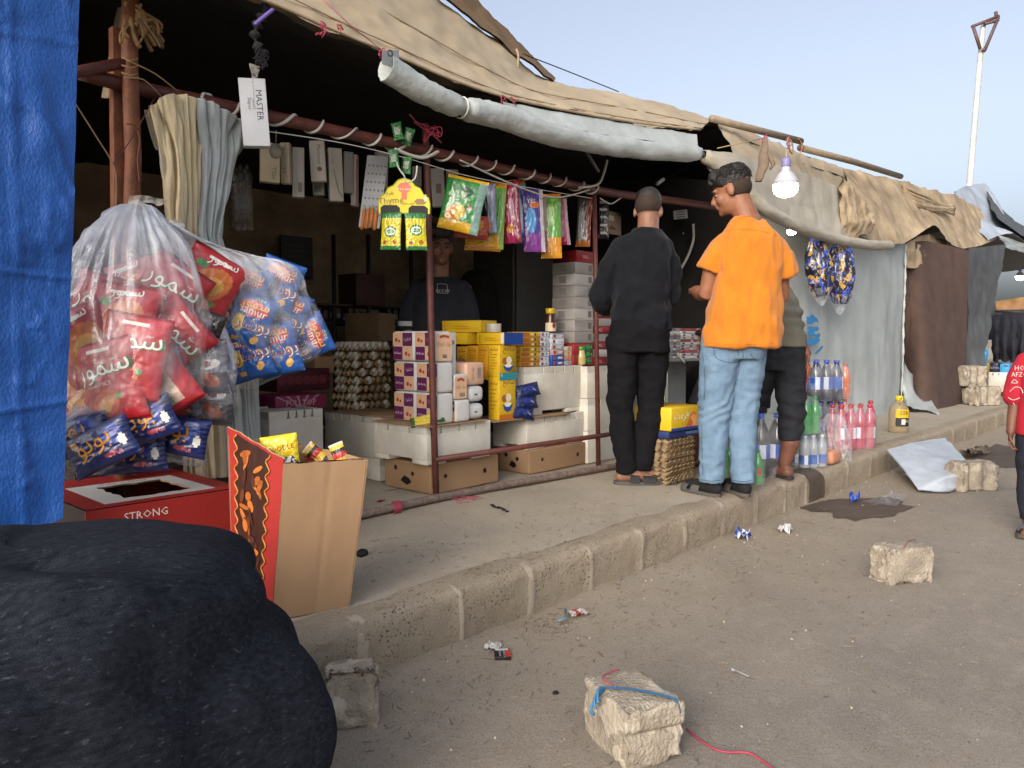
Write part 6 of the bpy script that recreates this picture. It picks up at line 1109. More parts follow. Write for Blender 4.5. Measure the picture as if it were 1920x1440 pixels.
# ================================================================ bottles
m_clear = FILM('clear bottle wall', 'dfe6ea', base=.22, streak=12, rough=.06, haze=.2)
def bottle_mb(parts_only=False): pass
BPROTO = {}
def bottle(kind, label, c, r, h, group):
    """kind: (wall colour, drink colour or None, cap, label colour, label range)"""
    key = (kind, round(r, 4), round(h, 4))
    if key in BPROTO: return dup(BPROTO[key], c, label, rz=random.uniform(0, 6), group=group)
    wall, drink, cap, lab, (l0, l1), cap_h = kind
    t = thing('bottle', label, 'bottle', (0, 0, 0), group)
    pf = [(r*.7, 0), (r*.95, .004), (r, h*.05), (r*.97, h*.3), (r*.9, h*.36), (r*.97, h*.44), (r, h*.58), (r*.9, h*.7), (r*.55, h*.83), (r*.34, h*.9), (r*.34, h*.94)]
    m = M('bottle '+wall, wall, rough=.1, var=.1, bump=0, spec=.7, alpha=.62) if drink is None else M('drink '+drink, drink, rough=.12, var=.08, bump=0, spec=.7)
    MB().lathe((0, 0, 0), pf, m, 16, mats=[m]*9+[m if drink is None or drink == '232638' else m_clear]*2).build('bottle_body', t)
    MB().lathe((0, 0, h*.925), [(r*.38, 0), (r*.4, .003), (r*.4, h*.065), (r*.36, h*.075)], M('cap '+cap, cap, rough=.4, bump=0), 14).build('cap', t)
    if lab: MB().grid(lambda u, v: Vector((math.cos(u*6.2832)*(r*1.01+.0008), math.sin(u*6.2832)*(r*1.01+.0008), h*lerp(l0, l1, v))), 18, 1, INK(lab), True, True, lambda u, v: INK(lab) if not (.1 < (u*2) % 1 < .32) else INK('b03a30' if wall == '1f7a34' else 'c4ccd8')).build('label', t)
    BPROTO[key] = t; t.location = Vector(c); return t
COLA = ('15161c', '1b1420', '2a52a8', '1c4aa8', (.3, .52), 1); GREEN = ('1f7a34', '2a8a40', '2c8a3e', '2a8a40', (.28, .5), 1); CLR = ('aeb6bc', None, 'c9ccce', '2452a0', (.12, .4), 1); REDB = ('a02c44', 'a83a50', 'a82a34', 'b0525e', (.25, .5), 1); ORB = ('c0582a', 'c8704a', 'b04a2a', None, (0, 0), 1); DCOL = ('2a3246', '232638', '3a50a0', '2450a0', (.3, .6), 1)
NTH = ('first', 'second', 'third', 'fourth', 'fifth', 'sixth')
def pack(kind, what, c, r, h, nx, ny, rz, group, film=True, wrap=None):
    c = Vector(c); R = RZ(rz)
    for i in range(nx):
        for j in range(ny): bottle(kind, '%s, %s' % (what, ('front row ', 'back row ', 'rear row ')[j]+NTH[i]), c+R @ Vector(((i-(nx-1)/2)*r*2.06, j*r*2.06, 0)), r, h, group)
    if film:
        mb = MB(); hw, hd = nx*r*1.05+.004, ny*r*1.05+.004; cc = c+R @ Vector((0, (ny-1)*r*1.03, 0))
        def f(u, v):
            th = u*2*math.pi; a, b = math.cos(th), math.sin(th); q = (abs(a)**5+abs(b)**5)**(-.2); k = 1 if v < .72 else 1-.55*((v-.72)/.28)**1.5; w_ = 1+.03*fbm((a*2, b*2, v*3+c.x), 2, 2)
            return cc+R @ Vector((a*q*hw*k*w_, b*q*hd*k*w_, .004+h*1.01*(v if v < .98 else .985)))
        mb.grid(f, 48, 18, FILM('pack wrap film', 'eef0f4', base=.1, streak=8, rough=.08, haze=.7), True, True); tag(mb.build('shrink_wrap'), 'clear shrink wrap round the '+group, 'plastic wrap')
pack(COLA, 'large blue labelled cola bottle behind man in orange', PZ(1440, 893), .056, .39, 2, 1, -.55, 'large cola bottles')
pack(GREEN, 'small green bottle at the feet of man in orange', PZ(1420, 908), .032, .2, 1, 2, -.5, 'small green bottles by the feet')
pack(GREEN, 'green bottle seen between the jeans legs', PZ(1364, 900)+Vector((.1, .06, 0)), .034, .2, 2, 2, -.2, 'green bottles between the legs')
q0 = PZ(1524, 876); pack(CLR, 'clear white capped bottle on the kerb', q0, .034, .215, 3, 2, -.45, 'clear water bottles')
pack(GREEN, 'green bottle with red badge stacked on the clear bottles', q0+Vector((-.06, .03, .222)), .036, .245, 3, 2, -.45, 'green soda bottles')
q1 = PZ(1602, 842); pack(REDB, 'red drink bottle with red cap at the right end', q1, .044, .34, 4, 2, -.5, 'red drink bottles')
bottle(REDB, 'red drink bottle standing alone outside the shrink wrap', PZ(1624, 836)+Vector((.08, .0, 0)), .044, .355, 'red drink bottles')
q2 = PZ(1546, 828); pack(DCOL, 'dark blue capped bottle, lower tier of tall pile', q2,   .052, .325, 4, 3, -.45, 'dark bottles lower tier'); pack(DCOL, 'dark blue capped bottle, upper tier of tall pile', q2+Vector((0, 0, .335)), .053, .335, 3, 3, -.45, 'dark bottles upper tier')
pack(ORB, 'orange drink bottle standing behind the tall pile', PZ(1594, 822)+Vector((.1, .12, 0)), .045, .32, 2, 2, -.4, 'orange drink bottles', True); pack(ORB, 'orange drink bottle, upper layer behind the tall pile', PZ(1594, 822)+Vector((.09, .12, .33)), .045, .3, 2, 2, -.4, 'orange drink bottles upper layer', True)
pack(GREEN, 'green bottle behind the small green pack near the orange man', PZ(1404, 886), .036, .25, 2, 2, -.5, 'green bottles by the cola')
pack(DCOL, 'dark bottle partly hidden behind the man in grey', PZ(1500, 850), .05, .33, 2, 1, -.4, 'hidden dark bottles')
film_bag('carrier_bag', 'clear tied carrier bag of orange drink on the kerb edge', [(1562, 776, 2.02, .03, .03, 0), (1562, 800, 2.0, .09, .07, 0), (1566, 835, 1.98, .105, .085, 0), (1566, 862, 1.97, .1, .08, 0), (1566, 873, 1.97, .08, .06, 0)], 8, folds=12, amp=.012, group=None, mat=m_film2)
ob = MB(); c = PZ(1566, 872)+Vector((.04, .06, .0)); ob.box(c+Vector((-.085, -.06, .004)), c+Vector((.085, .06, .095)), M('orange drink pouch', 'bd8062', rough=.35, var=.15, scale=20), .025, seg=4); tag(ob.build('drink_pouch'), 'orange pouch lying in the clear carrier bag on the kerb', 'pouch')
for k in range(3):
    r, up_ = img_axes(.2*(k-1)); packet('crisp_packet', 'orange and red packet held at the hip of the man in grey, %s' % ('upper', 'middle', 'lower')[k], 'crisp packet', PY(1505-5*k, 700+20*k, 2.0), r, up_, .085, .11, .03, [('c8501c',), ('d88a1c', ell(.2, .2, .5, .4)), ('a82a1c', lambda a, b: b < -.4)], (), 'orange packets at the hip', seed=170+k)
# oil bottle
ol = thing('oil_bottle', 'large clear oil bottle with yellow cap and black label alone on the pavement', 'bottle', PZ(1684, 811)); c = ol.location; r_, h_ = .085, .33
m_oil = M('clear oil plastic', 'a3916f', rough=.15, var=.1, bump=0, alpha=.55, spec=.6)
MB().lathe(c, [(.07, 0), (.083, .006), (.085, .03), (.083, .06), (.086, .07), (.083, .08), (.085, .1), (.085, .19), (.08, .22), (.055, .26), (.03, .285), (.026, .3)], m_oil, 24).build('bottle_body', ol)
MB().lathe(c+Vector((0, 0, .293)), [(.03, 0), (.031, .002), (.031, .035), (.027, .04)], M('lid d2b31f', 'd2b31f', rough=.35, bump=.05), 18).build('cap', ol)
hd = MB().tube(smooth_pts([c+Vector((-.025, -.01, .31)), c+Vector((-.05, -.04, .315)), c+Vector((-.085, -.05, .305)), c+Vector((-.07, -.03, .27))], 4), .006, M('lid d2b31f', 'd2b31f'), 6); hd.build('handle', ol)
ln = MB(); O = lambda x, y: c+Vector((math.cos(math.radians(222)+x/.087)*.0872, math.sin(math.radians(222)+x/.087)*.0872, .14+y))
ln.grid(lambda u, v: O((u-.5)*.125, (v-.5)*.15), 12, 6, INK('c9a41e'), True, False, lambda u, v: INK('1f1d1c') if v < .55 else INK('c9a41e')); 
O2 = lambda x, y: O(x, y)+(O(x, y)-Vector((c.x, c.y, c.z+.14+y))).normalized()*.0012
ln.text('-ZER', INK('1f1d1c'), lambda x, y: O2(x, y+.045), .045); ln.grid(lambda u, v: O2(lerp(-.015, .02, u), lerp(-.06, -.01, v)), 4, 3, INK('c4c0b6'), True); ln.text('850', INK('c4c0b6'), lambda x, y: O2(x+.04, y-.03), .03); ln.build('label', ol)
# fruit box on the pile of empty trays
tl, th_ = PZ(1250, 912), None; stk = PZ(1262, 908)+Vector((.06, .1, 0)); n_t = 22; et = None; zst = PY(1262, 820, stk.y-.14).z; dz_ = (zst-PAVE-.03)/n_t
m_tray2 = M('tan pulp tray', '9a8262', rough=.95, var=.2, scale=24, bump=.4, bscale=150)
for k in range(n_t):
    loc = (stk.x+random.uniform(-.008, .008), stk.y+random.uniform(-.008, .008), PAVE+.002+dz_*k); rz_ = random.uniform(-.05, .05)
    if et is None: et = tray_mb((0, 0, 0), m_tray2, .55).build('egg_tray', loc=(0, 0, 0)); et.location = loc; tag(et, 'empty tan pulp egg tray in the pile beside the blue jeans', 'egg tray', 'empty egg trays in a pile')
    else: dup(et, loc, rz=rz_)
zfb = PAVE+dz_*n_t+.03; R = RZ(-.05)
carton('fruit_carton', 'yellow fruit carton with orange slices on the pile of empty egg trays', 'carton', (stk.x-.12, stk.y-.13, zfb+.03), (stk.x+.2, stk.y+.13, zfb+.165), 'c9a521', [('F', 't', ar('فروت'), .32, .62, .075, '2b3f80'), ('F', 't', ar('فروت'), .32, .62, .072, 'e0ddc8'), ('F', 'c', .72, .38, .05, 'c8763a'), ('F', 'c', .86, .35, .045, 'd0903a'), ('F', 'c', .72, .38, .035, 'd89a5a'), ('F', 'p', [(.45, .1), (.6, .5), (.7, .3), (.65, .08)], 'c0603a'), ('F', 'r', 0, 0, 1, .12, '2b3f80')], .006, R)
carton('blue_carton', 'dark blue carton squeezed under the yellow fruit carton', 'carton', (stk.x-.13, stk.y-.12, zfb-.012), (stk.x+.19, stk.y+.13, zfb+.028), '22305f', [('F', 'r', .55, .3, .95, .7, '5a6a96')], .004, R)
jar('yellow jar with green lid standing on the fruit carton', (stk.x-.02, stk.y+.05, zfb+.167), .035, .11, 'a8a890', '3b8a35', '9a9a88')
# dark spice bags hanging on the white wall
m_spice = [('1d1c33',), ('b08a34', lambda a, b: fbm((a*2.2, b*3, 4), 1.4, 3) > .25), ('2b4a9a', lambda a, b: fbm((a*2.2+5, b*3, 1), 1.4, 3) > .3), ('8a7a9a', lambda a, b: fbm((a*4+9, b*5, 2), 1.4, 2) > .45)]
for k, (u, v, w_, h_, lab) in enumerate(((1535, 500, 54, 112, 'dark blue and gold packed bag hanging on the white wall, left of the pair'), (1577, 508, 56, 124, 'dark blue and gold packed bag hanging on the white wall, right of the pair'))):
    c = PY(u, v, 2.64); q = (c-EYEP).dot(FW)/FPX; r, up_ = img_axes(.1 if k == 0 else -.03)
    mb = MB(); W_, H_ = w_*q/2, h_*q/2; rg = [INK(m_[0]) if isinstance(m_[0], str) else m_[0] for m_ in m_spice]; mats_ = [M('foil '+m_[0], m_[0], rough=.25, var=.1, scale=12, bump=.4, bscale=25, spec=.6) for m_ in m_spice]
    def fs_(uu, vv):
        th = uu*2*math.pi; t = vv; rr = (math.sin(math.pi*min(.985, max(.04, .06+.88*t)))**.55)*(.8+.25*t); nn_ = 1+.16*fbm((math.cos(th)*1.5+k*7, math.sin(th)*1.5, t*3), 1.6, 3)
        return c+r*(math.cos(th)*W_*rr*nn_)+GH*(math.sin(th)*.085*rr*nn_)+up_*(H_*(1-2*t))
    def mf_(uu, vv):
        m_ = mats_[0]
        for g_, mm in zip(m_spice[1:], mats_[1:]):
            if g_[1](math.cos(uu*6.283)*1.0+k, 1-2*vv): m_ = mm
        return m_
    mb.grid(fs_, 90, 80, mats_[0], True, True, mf_); o = tag(mb.build('packed_bag'), lab, 'bag', 'packed bags on the white wall')
    fb = MB(); fb.grid(lambda uu, vv: c+r*(math.cos(uu*6.283)*W_*lerp(.85, .12, vv)*(1+.1*math.sin(uu*31)))+GH*(math.sin(uu*6.283)*.075*lerp(.85, .15, vv))-up_*(H_*lerp(.72, 1.32, vv)), 40, 12, m_film2, True, True); fb.build('clear_film', o)
# bulbs and shoe
def led(label, c, r, lit, wire_to=None):
    t = thing('light_bulb', label, 'bulb', c); c = Vector(c); m_w = M('bulb housing', 'b2afb6', rough=.35, bump=0); me = M('lit bulb dome', 'fff0de', emit=lit, bump=0)
    MB().lathe(c, [(r*.15, -r*.78), (r*.6, -r*.66), (r*.9, -r*.4), (r, -r*.05), (r*.99, r*.25)], me, 24).build('lit_dome', t)
    MB().lathe(c, [(r*.99, r*.25), (r*.95, r*.6), (r*.62, r*1.15), (r*.36, r*1.35), (r*.34, r*1.75)], m_w, 24).build('housing', t)
    MB().lathe(c, [(r*.36, r*1.7), (r*.38, r*1.75), (r*.36, r*2.35), (r*.3, r*2.4)], M('lilac socket', '7f78a8', rough=.5, bump=0), 18).build('socket', t)
    if wire_to is not None: MB().tube([c+Vector((0, 0, r*2.4)), wire_to], .0018, m_cable, 4).build('wire', t)
    return t
led('large lit LED bulb hanging before the pale awning', PD(1473, 352, 4.9), .077, 32, PY(1474, 258, 2.94))
led('small lit bulb glowing under the roll of tarpaulin behind the man in orange', PY(1484, 434, 2.8), .04, 12)
led('lit bulb glowing in the far right shop', PY(1912, 520, 3.6), .09, 10)
sh_ = MB(); A = PY(1436, 262, 2.5); k = (A-EYEP).dot(FW)/FPX
prof_ = [(0, 0, 4, 5), (-2, 14, 7, 7), (-5, 30, 9, 8), (-4, 46, 11, 8), (-9, 60, 9, 8), (-13, 74, 8, 7), (-14, 78, 3, 3)]
PTS = smooth_pts([A+RT*x*k-UP*y*k for x, y, a, b in prof_], 4); RR = [lerp(prof_[min(i//4, 5)][2], prof_[min(i//4+1, 6)][2], (i % 4)/4)*k for i in range(len(PTS))]
m_shoe = M('dusty shoe', '6d5d4e', rough=.9, var=.25, scale=20); sh_.tube(PTS, RR, m_shoe, 14, flat=.55)
t = tag(sh_.build('shoe'), 'worn grey shoe hung by its heel from the roof pole above the bulb', 'shoe')
hl = MB(); hl.tube([A+RT*7*k-UP*30*k, A+RT*14*k-UP*46*k, A+RT*8*k-UP*56*k], [5*k, 4*k, 2*k], m_shoe, 8); hl.build('heel', t); MB().tube([A, PY(1438, 252, 2.95)], .004, m_pink, 5).build('string', t)
# far shop under the grey tent
YS = 2.9
a = PZ(1852, 745); 
def far(label, u0, u1, v0, v1, X_, d, col, dec=(), name='carton', cat='carton', mat=None):
    p = PX(u0, v1, X_); q = PX(u1, v0, X_); mb = MB(); lo = Vector((X_, min(p.y, q.y), p.z)); hi = Vector((X_+d, max(p.y, q.y), q.z)); mb.box(lo, hi, mat or INK(col), .01); decorate(mb, lo, hi, dec); return tag(mb.build(name), label, cat)
far('white foam crate standing behind the far block stack', 1852, 1890, 699, 734, 13.2, .4, '', [('L', 'p', [(.2, .95), (.28, .95), (.24, .8)], '15110e'), ('L', 'p', [(.5, .95), (.58, .95), (.54, .8)], '15110e')], 'foam_crate', 'foam crate', m_foam)
far('black strip filling the gap below the far white foam crate', 1850, 1888, 735, 742, 13.2, .4, '1c1a1a', (), 'board', 'board')  # dark strip filling the gap under the crate
far('second white foam crate at the far shop behind the boy', 1891, 1925, 706, 752, 12.9, .4, '', (), 'foam_crate', 'foam crate', m_foam)
far('small ochre carton on the far foam crate', 1846, 1855, 680, 698, 13.3, .3, '8a7430'); far('navy carton lettered in white on the far foam crate', 1856, 1872, 680, 698, 13.3, .3, '1c2032', [('L', 't', 'Salma', .5, .5, .06, '8a8aa0')]); far('sky blue carton on the far foam crate', 1874, 1893, 682, 700, 13.3, .3, '3a86b0', [('L', 'r', .4, .7, .9, .85, '1c4a7a')])
bs_ = MB(); bs_.tube([PX(1840, 694, 13.0), PX(1846, 664, 13.0), PX(1849, 655, 13.0)], [.04, .05, .03], INK('2f86c0'), 8); tag(bs_.build('blue_tube'), 'bright blue tube leaning at the far shop', 'tube')
m_clothes = M('dark hung clothes', '1e1f28', rough=.9, var=.5, scale=5)
for k in range(4):
    u = 1868+16*k; tag(sheet([[PX(u-9, 592, 15.5), PX(u, 588, 15.5), PX(u+9, 592, 15.5)], [PX(u-9, 640, 15.3), PX(u, 640, 15.2), PX(u+8, 640, 15.3)], [PX(u-7, 676-9*(k % 2), 15.4), PX(u, 680, 15.2), PX(u+8, 672, 15.4)]], 16, 16, m_clothes, wr=.05, ws=3, seed=60+k, back=m_clothes, thick=.02).build('hung_garment'), 'dark garment hung in the far shop, %s from the left' % NTH[k], 'garment', 'garments in the far shop')
tag(sheet([[PX(1866, 565, 16), PX(1925, 556, 16)], [PX(1868, 581, 16), PX(1925, 580, 16)]], 14, 6, M('ochre cloth', '8f6a42', var=.25), wr=.02, ws=4, seed=66, smoothrows=False).build('ochre_cloth'), 'ochre cloth valance inside the far shop', 'cloth')
rl = MB().tube([PX(1866, 584, 15.6), PX(1930, 586, 15.6)], .02, m_shelf, 6); tag(rl.build('clothes_rail'), 'thin dark clothes rail inside the far shop', 'rail')
# ================================================================ people
from mathutils.bvhtree import BVHTree
def skin(name, c, c2): return M(name, c, rough=.55, var=.12, scale=14, bump=.12, bscale=160, col2=c2, subs=.08)
m_sk1 = skin('warm skin', '8a5c42', '744a34'); m_sk2 = skin('light brown skin', '7f5a46', '6b4a3a'); m_sk3 = skin('dark tan skin', '70493a', '5c3b2e')
m_hair = M('black hair', '17130f', rough=.55, var=.4, scale=60, bump=.8, bscale=120, spec=.5, stretch=(1, 1, .35)); m_fade = M('cropped hair', '33261d', rough=.8, var=.3, scale=120, bump=.5, bscale=300)
m_lip = M('lips', '7a443a', rough=.45, bump=0); m_eyew = M('eye white', '8f857c', rough=.2, bump=0); m_iris = M('dark iris', '14100e', rough=.15, bump=0)
def chain(mb, pts, rs, n=14, flat=1.0):
    """tapered limb with round ends"""
    P = [Vector(p) for p in pts]; a = (P[0]-P[1]).normalized(); b = (P[-1]-P[-2]).normalized()
    pre = [(P[0]+a*rs[0]*x, rs[0]*math.sqrt(max(0, 1-x*x))) for x in (.96, .75, .4)]; post = [(P[-1]+b*rs[-1]*x, rs[-1]*math.sqrt(max(0, 1-x*x))) for x in (.4, .75, .96)]
    al = pre+list(zip(P, rs))+post; mb.tube([p for p, r in al], [r for p, r in al], m_dark, n, flat=flat)
def ringloft(mb, rings, n=28, cap=True, sq=2.4):
    vs = []; fs = []
    for (c, a1, a2, rx, ry) in rings:
        for k in range(n):
            t = 2*math.pi*k/n; x, y = math.cos(t), math.sin(t); q = (abs(x)**sq+abs(y)**sq)**(-1/sq); vs.append(c+a1*(rx*x*q)+a2*(ry*y*q))
    for j in range(len(rings)-1):
        for k in range(n): fs.append([j*n+k, j*n+(k+1) % n, (j+1)*n+(k+1) % n, (j+1)*n+k])
    fs.append(list(range(n))[::-1]); fs.append([(len(rings)-1)*n+k for k in range(n)]); mb.add(vs, fs, m_dark)
def solid(mb, name, mats, parent=None, loc=None, voxel=.008, smooth=6, disp=None, matfn=None):
    """join overlapping forms into one continuous surface"""
    o = mb.build(name+'_form', loc=(0, 0, 0)); r = o.modifiers.new('r', 'REMESH'); r.mode = 'VOXEL'; r.voxel_size = voxel; s = o.modifiers.new('s', 'SMOOTH'); s.iterations = smooth; s.factor = .5
    dg = bpy.context.evaluated_depsgraph_get(); me = bpy.data.meshes.new_from_object(o.evaluated_get(dg)); old = o.data; bpy.data.objects.remove(o); bpy.data.meshes.remove(old)
    out = MB(); V_ = [v.co.copy() for v in me.vertices]; Nn = [v.normal.copy() for v in me.vertices]
    if disp: V_ = [p+n*disp(p, n) for p, n in zip(V_, Nn)]
    fs = [list(p.vertices) for p in me.polygons]; bpy.data.meshes.remove(me)
    fl = [mats[matfn(sum((V_[i] for i in f), Vector())/len(f))] for f in fs] if matfn else None
    out.add(V_, fs, mats[0], True, fl); ob = out.build(name, parent, loc); tree = BVHTree.FromPolygons(V_, fs); return ob, tree
def hit(tree, u, v, lift=.002):
    d = ray(u, v).normalized(); p, n, i, dist = tree.ray_cast(EYEP, d); return None if p is None else p-d*lift
def seam(mb, tree, pts, r, m, lift=.0015, n=5):
    P = [q for q in (hit(tree, u, v, lift) for u, v in [tuple(x) for x in [(p.x, p.y) for p in smooth_pts([Vector((u, v, 0)) for u, v in pts], n)]]) if q is not None]
    if len(P) > 1:
        if isinstance(mb, MB): mb.tube(P, r, m, 5)
        else: MB().tube(P, r, m, 5).build('seam', mb)
def head_forms(mb, c, H, Z, s=1.0):
    H = Vector(H).normalized(); Z = Vector(Z); Z = (Z-H*Z.dot(H)).normalized(); X = H.cross(Z); R = Matrix((X, H, Z)).transposed(); c = Vector(c)
    L = lambda x, y, z: c+R @ Vector((x, y, z))*s
    for p, r in (((0, -.012, .03), (.075, .096, .088)), ((0, .03, -.03), (.06, .06, .088)), ((0, .045, -.08), (.042, .046, .032)), ((0, .078, -.094), (.02, .018, .018)), ((0, .08, .022), (.05, .016, .013)), ((.034, .062, -.03), (.026, .026, .03)), ((-.034, .062, -.03), (.026, .026, .03)), ((0, .094, -.06), (.022, .009, .012)), ((.078, -.008, -.008), (.009, .021, .033)), ((-.078, -.008, -.008), (.009, .021, .033))):
        mb.ball(L(*p), Vector(r)*s, m_dark, 16, 12, R)
    mb.tube([L(0, .088, .012), L(0, .104, -.012), L(0, .112, -.03), L(0, .098, -.037)], [.008*s, .011*s, .015*s, .012*s], m_dark, 10)
    return L, R
def eyes(L, R, s, parent, brow=True):
    mb = MB()
    for x in (-.03, .03):
        e = MB(); e.ball(L(x, .0755, -.002), Vector((.012, .012, .0058))*s, m_eyew, 12, 8, R); e.ball(L(x, .0845, -.002), Vector((.0058, .0045, .0056))*s, m_iris, 10, 8, R); e.build('eye', parent)
        e = MB(); e.tube(smooth_pts([L(x-.022, .088, .018), L(x, .097, .024), L(x+.022, .088, .018)], 4), [.002*s]+[.0045*s]*7+[.002*s], m_hair, 6); e.build('eyebrow', parent)
def hand_forms(mb, w, d, n, side, s=1.0, curl=.5):
    """w wrist, d fingers' direction, n palm normal (the way fingers curl), side the thumb's way"""
    w, d, n, t = Vector(w), Vector(d).normalized(), Vector(n).normalized(), Vector(side).normalized(); R = Matrix((t, d, n)).transposed()
    mb.ball(w+d*.045*s, Vector((.04, .05, .016))*s, m_dark, 14, 10, R)
    for k, (x, l) in enumerate(((.03, .068), (.010, .076), (-.010, .072), (-.029, .056))):
        a = w+d*.078*s+t*x*s; p = [a, a+(d*.45*l+n*.12*l)*s, a+(d*(.75*l)+n*l*.45*curl*1.2)*s, a+(d*(.9*l-.25*l*curl)+n*l*.9*curl)*s]; chain(mb, p, [.0098*s, .0092*s, .0088*s, .0078*s], 9)
    a = w+d*.025*s+t*.03*s; chain(mb, [a, a+(t*.025+d*.025+n*.008)*s, a+(t*.03+d*.055+n*.02)*s], [.0125*s, .011*s, .009*s], 9)
def sandal(parent, heel, toe, Lw, m_up, m_sole, bands=((.3, .55),), z0=None, closed=False):
    heel, toe = Vector(heel), Vector(toe); d = toe-heel; d.z = 0; L_ = d.length; d.normalize(); s_ = Vector((d.y, -d.x, 0)); zg_ = PAVE if z0 is None else z0
    def hw(t): return Lw*(.62+.38*math.sin(min(1, t*1.15)*math.pi*.62)**2)*(math.sqrt(max(0, 1-((t-.82)/.18)**2)) if t > .82 else (math.sqrt(max(0, 1-((t-.12)/.12)**2)) if t < .12 else 1))
    N = 24; mb = MB(); top = []; 
    ts = [.001+.998*(k/N) for k in range(N+1)]
    for z in (.003, .022): top.append([heel+d*L_*t+s_*hw(t)*sg+Vector((0, 0, zg_-heel.z+z+(.012*(t-.8)**2*10 if t > .8 else 0))) for sg in (1, -1) for t in (ts if sg == 1 else ts[::-1])])
    n = len(top[0]); mb.add(top[0]+top[1], [list(range(n))[::-1], [n+k for k in range(n)]]+[[k, (k+1) % n, n+(k+1) % n, n+k] for k in range(n)], m_sole); sl = mb.build('sandal', parent)
    for t0, t1 in bands:
        b = MB(); b.grid(lambda u, v: heel+d*L_*lerp(t0, t1, v)+s_*hw(lerp(t0, t1, v))*1.06*math.cos(math.pi*u)+Vector((0, 0, zg_-heel.z+.014+(.062-.03*lerp(t0, t1, v))*math.sin(math.pi*u)**.6)), 18, 6, m_up, True); b.build('strap', sl)
    return sl
def cloth_wr(a, s, st=(1, 1, 1), extra=None, seed=0):
    def f(p, n):
        q = Vector((p.x*st[0]+seed, p.y*st[1], p.z*st[2])); r = a*(fbm(q, s, 3)*.7-.9*abs(fbm(q+Vector((5, 3, 1)), s*1.3, 2))+.35)
        return r+(extra(p, n) if extra else 0)
    return f
class Fig:
    def __init__(s, O, k=1.0): s.O = Vector(O); s.k = k
    def __call__(s, r, d, z): return s.O+RT*(r*s.k)+GH*(d*s.k)+Vector((0, 0, z*s.k))
def legs_forms(mb, L, R_, rs):
    for P in (L, R_): chain(mb, P, rs)

def strands(parent, L, R, s, n, seed, r0=.0016, fr=1):
    rn = random.Random(seed); mb = MB()
    for _ in range(n):
        a = rn.uniform(0, 6.283); e = rn.uniform(.35, 1.35); P = []
        ln = rn.uniform(.3, .6)
        for q in range(4):
            ee = e-ln*q/3; aa = a+rn.uniform(-.12, .12)*q; k = 1.02+.03*rn.random()+(.02*q if rn.random() < .3 else 0)
            P.append(L(.084*math.cos(ee)*math.cos(aa)*k, -.012+.102*math.cos(ee)*math.sin(aa)*k, .055+.086*math.sin(ee)*k))
        mb.tube(smooth_pts(P, 2), [r0*s]*6+[r0*s*.4], m_hair, 4)
    mb.build('hair_strands', parent)
# ---- the man in orange
W = Fig(PZ(1366, 930)); m_or = M('orange cotton', 'bd6f12', rough=.9, var=.12, scale=9, bump=.5, bscale=240, sheen=.15); m_jean = M('light blue denim', '6a8196', rough=.88, var=.1, scale=14, bump=.4, bscale=420, col2='5b7389'); m_stitch = M('dark stitching', '2c4058', bump=0)
b = MB(); Hd = W(.0, .035, 1.63); H1 = (-RT*.86+GH*.45-Vector((0, 0, .28)))
L1, R1 = head_forms(b, Hd, H1, (0, 0, 1), 1.0)
chain(b, [W(.085, .0, 1.45), W(.06, .01, 1.52), W(.03, .025, 1.6)], [.068, .062, .06])
ringloft(b, [(W(.05, .0, .92), RT, GH, .13, .09), (W(.07, .0, 1.1), RT, GH, .125, .09), (W(.085, .0, 1.3), RT, GH, .12, .08), (W(.085, .0, 1.42), RT, GH, .1, .06)])
EL, WL, ER, WR_ = W(-.118, .07, 1.085), W(-.125, .29, 1.12), W(.285, .07, 1.075), W(.20, .28, 1.1)
chain(b, [W(-.05, .02, 1.36), W(-.09, .04, 1.25), EL, W(-.122, .17, 1.1), WL], [.042, .05, .046, .044, .03]); chain(b, [W(.215, .0, 1.34), W(.262, .03, 1.23), ER, W(.26, .17, 1.085), WR_], [.04, .05, .046, .043, .03])
hand_forms(b, WL, GH+RT*.2+Vector((0, 0, .15)), Vector((0, 0, -1)), RT); hand_forms(b, WR_, GH-RT*.2+Vector((0, 0, .1)), Vector((0, 0, -1)), -RT)
for hp, kn_, an, tx in ((W(-.045, .0, .9), W(-.075, .02, .5), W(-.095, .0, .1), W(-.20, .16, .035)), (W(.115, .02, .9), W(.085, .04, .5), W(.075, .01, .1), W(.035, .17, .035))):
    chain(b, [hp-Vector((0, 0, .08)), (hp+kn_)/2, kn_, (kn_*.4+an*.6), an], [.06, .06, .05, .046, .036]); dd = (tx-an); dd.z = 0; dd.normalize(); chain(b, [an-dd*.03-Vector((0, 0, .055)), an+dd*.06-Vector((0, 0, .05)), an+dd*.15-Vector((0, 0, .062))], [.032, .034, .026])
lipf = lambda L: (lambda p: 1 if (p-L(0, .097, -.06)).length < .017 else 0)
man, mt_ = solid(b, 'person', [m_sk1, m_lip], None, W(0, 0, 0), .0065, 4, None, lipf(L1))
tag(man, 'man in plain orange t-shirt and light blue jeans, head turned left', 'person')
eyes(L1, R1, 1.0, man)
hb = MB()
def hair_forms(hb, L, R, s, top=.05, side=.0, fringe=0):
    hb.ball(L(0, -.012, .055), Vector((.082, .1, .082))*s, m_dark, 20, 14, R)
    if fringe:
        for k in range(9): x = -.05+.0125*k; chain(hb, [L(x, .04, .125), L(x*1.1, .09, .105), L(x*1.15, .112, .072)], [.026*s, .026*s, .012*s], 8)
hair_forms(hb, L1, R1, 1.0); hb.ball(L1(0, .05, .092), (.066, .056, .046), m_dark, 18, 12, R1); hb.ball(L1(.0, .085, .07), (.05, .026, .03), m_dark, 16, 10, R1); hb.ball(L1(0, -.05, .09), (.066, .06, .05), m_dark, 16, 10, R1)
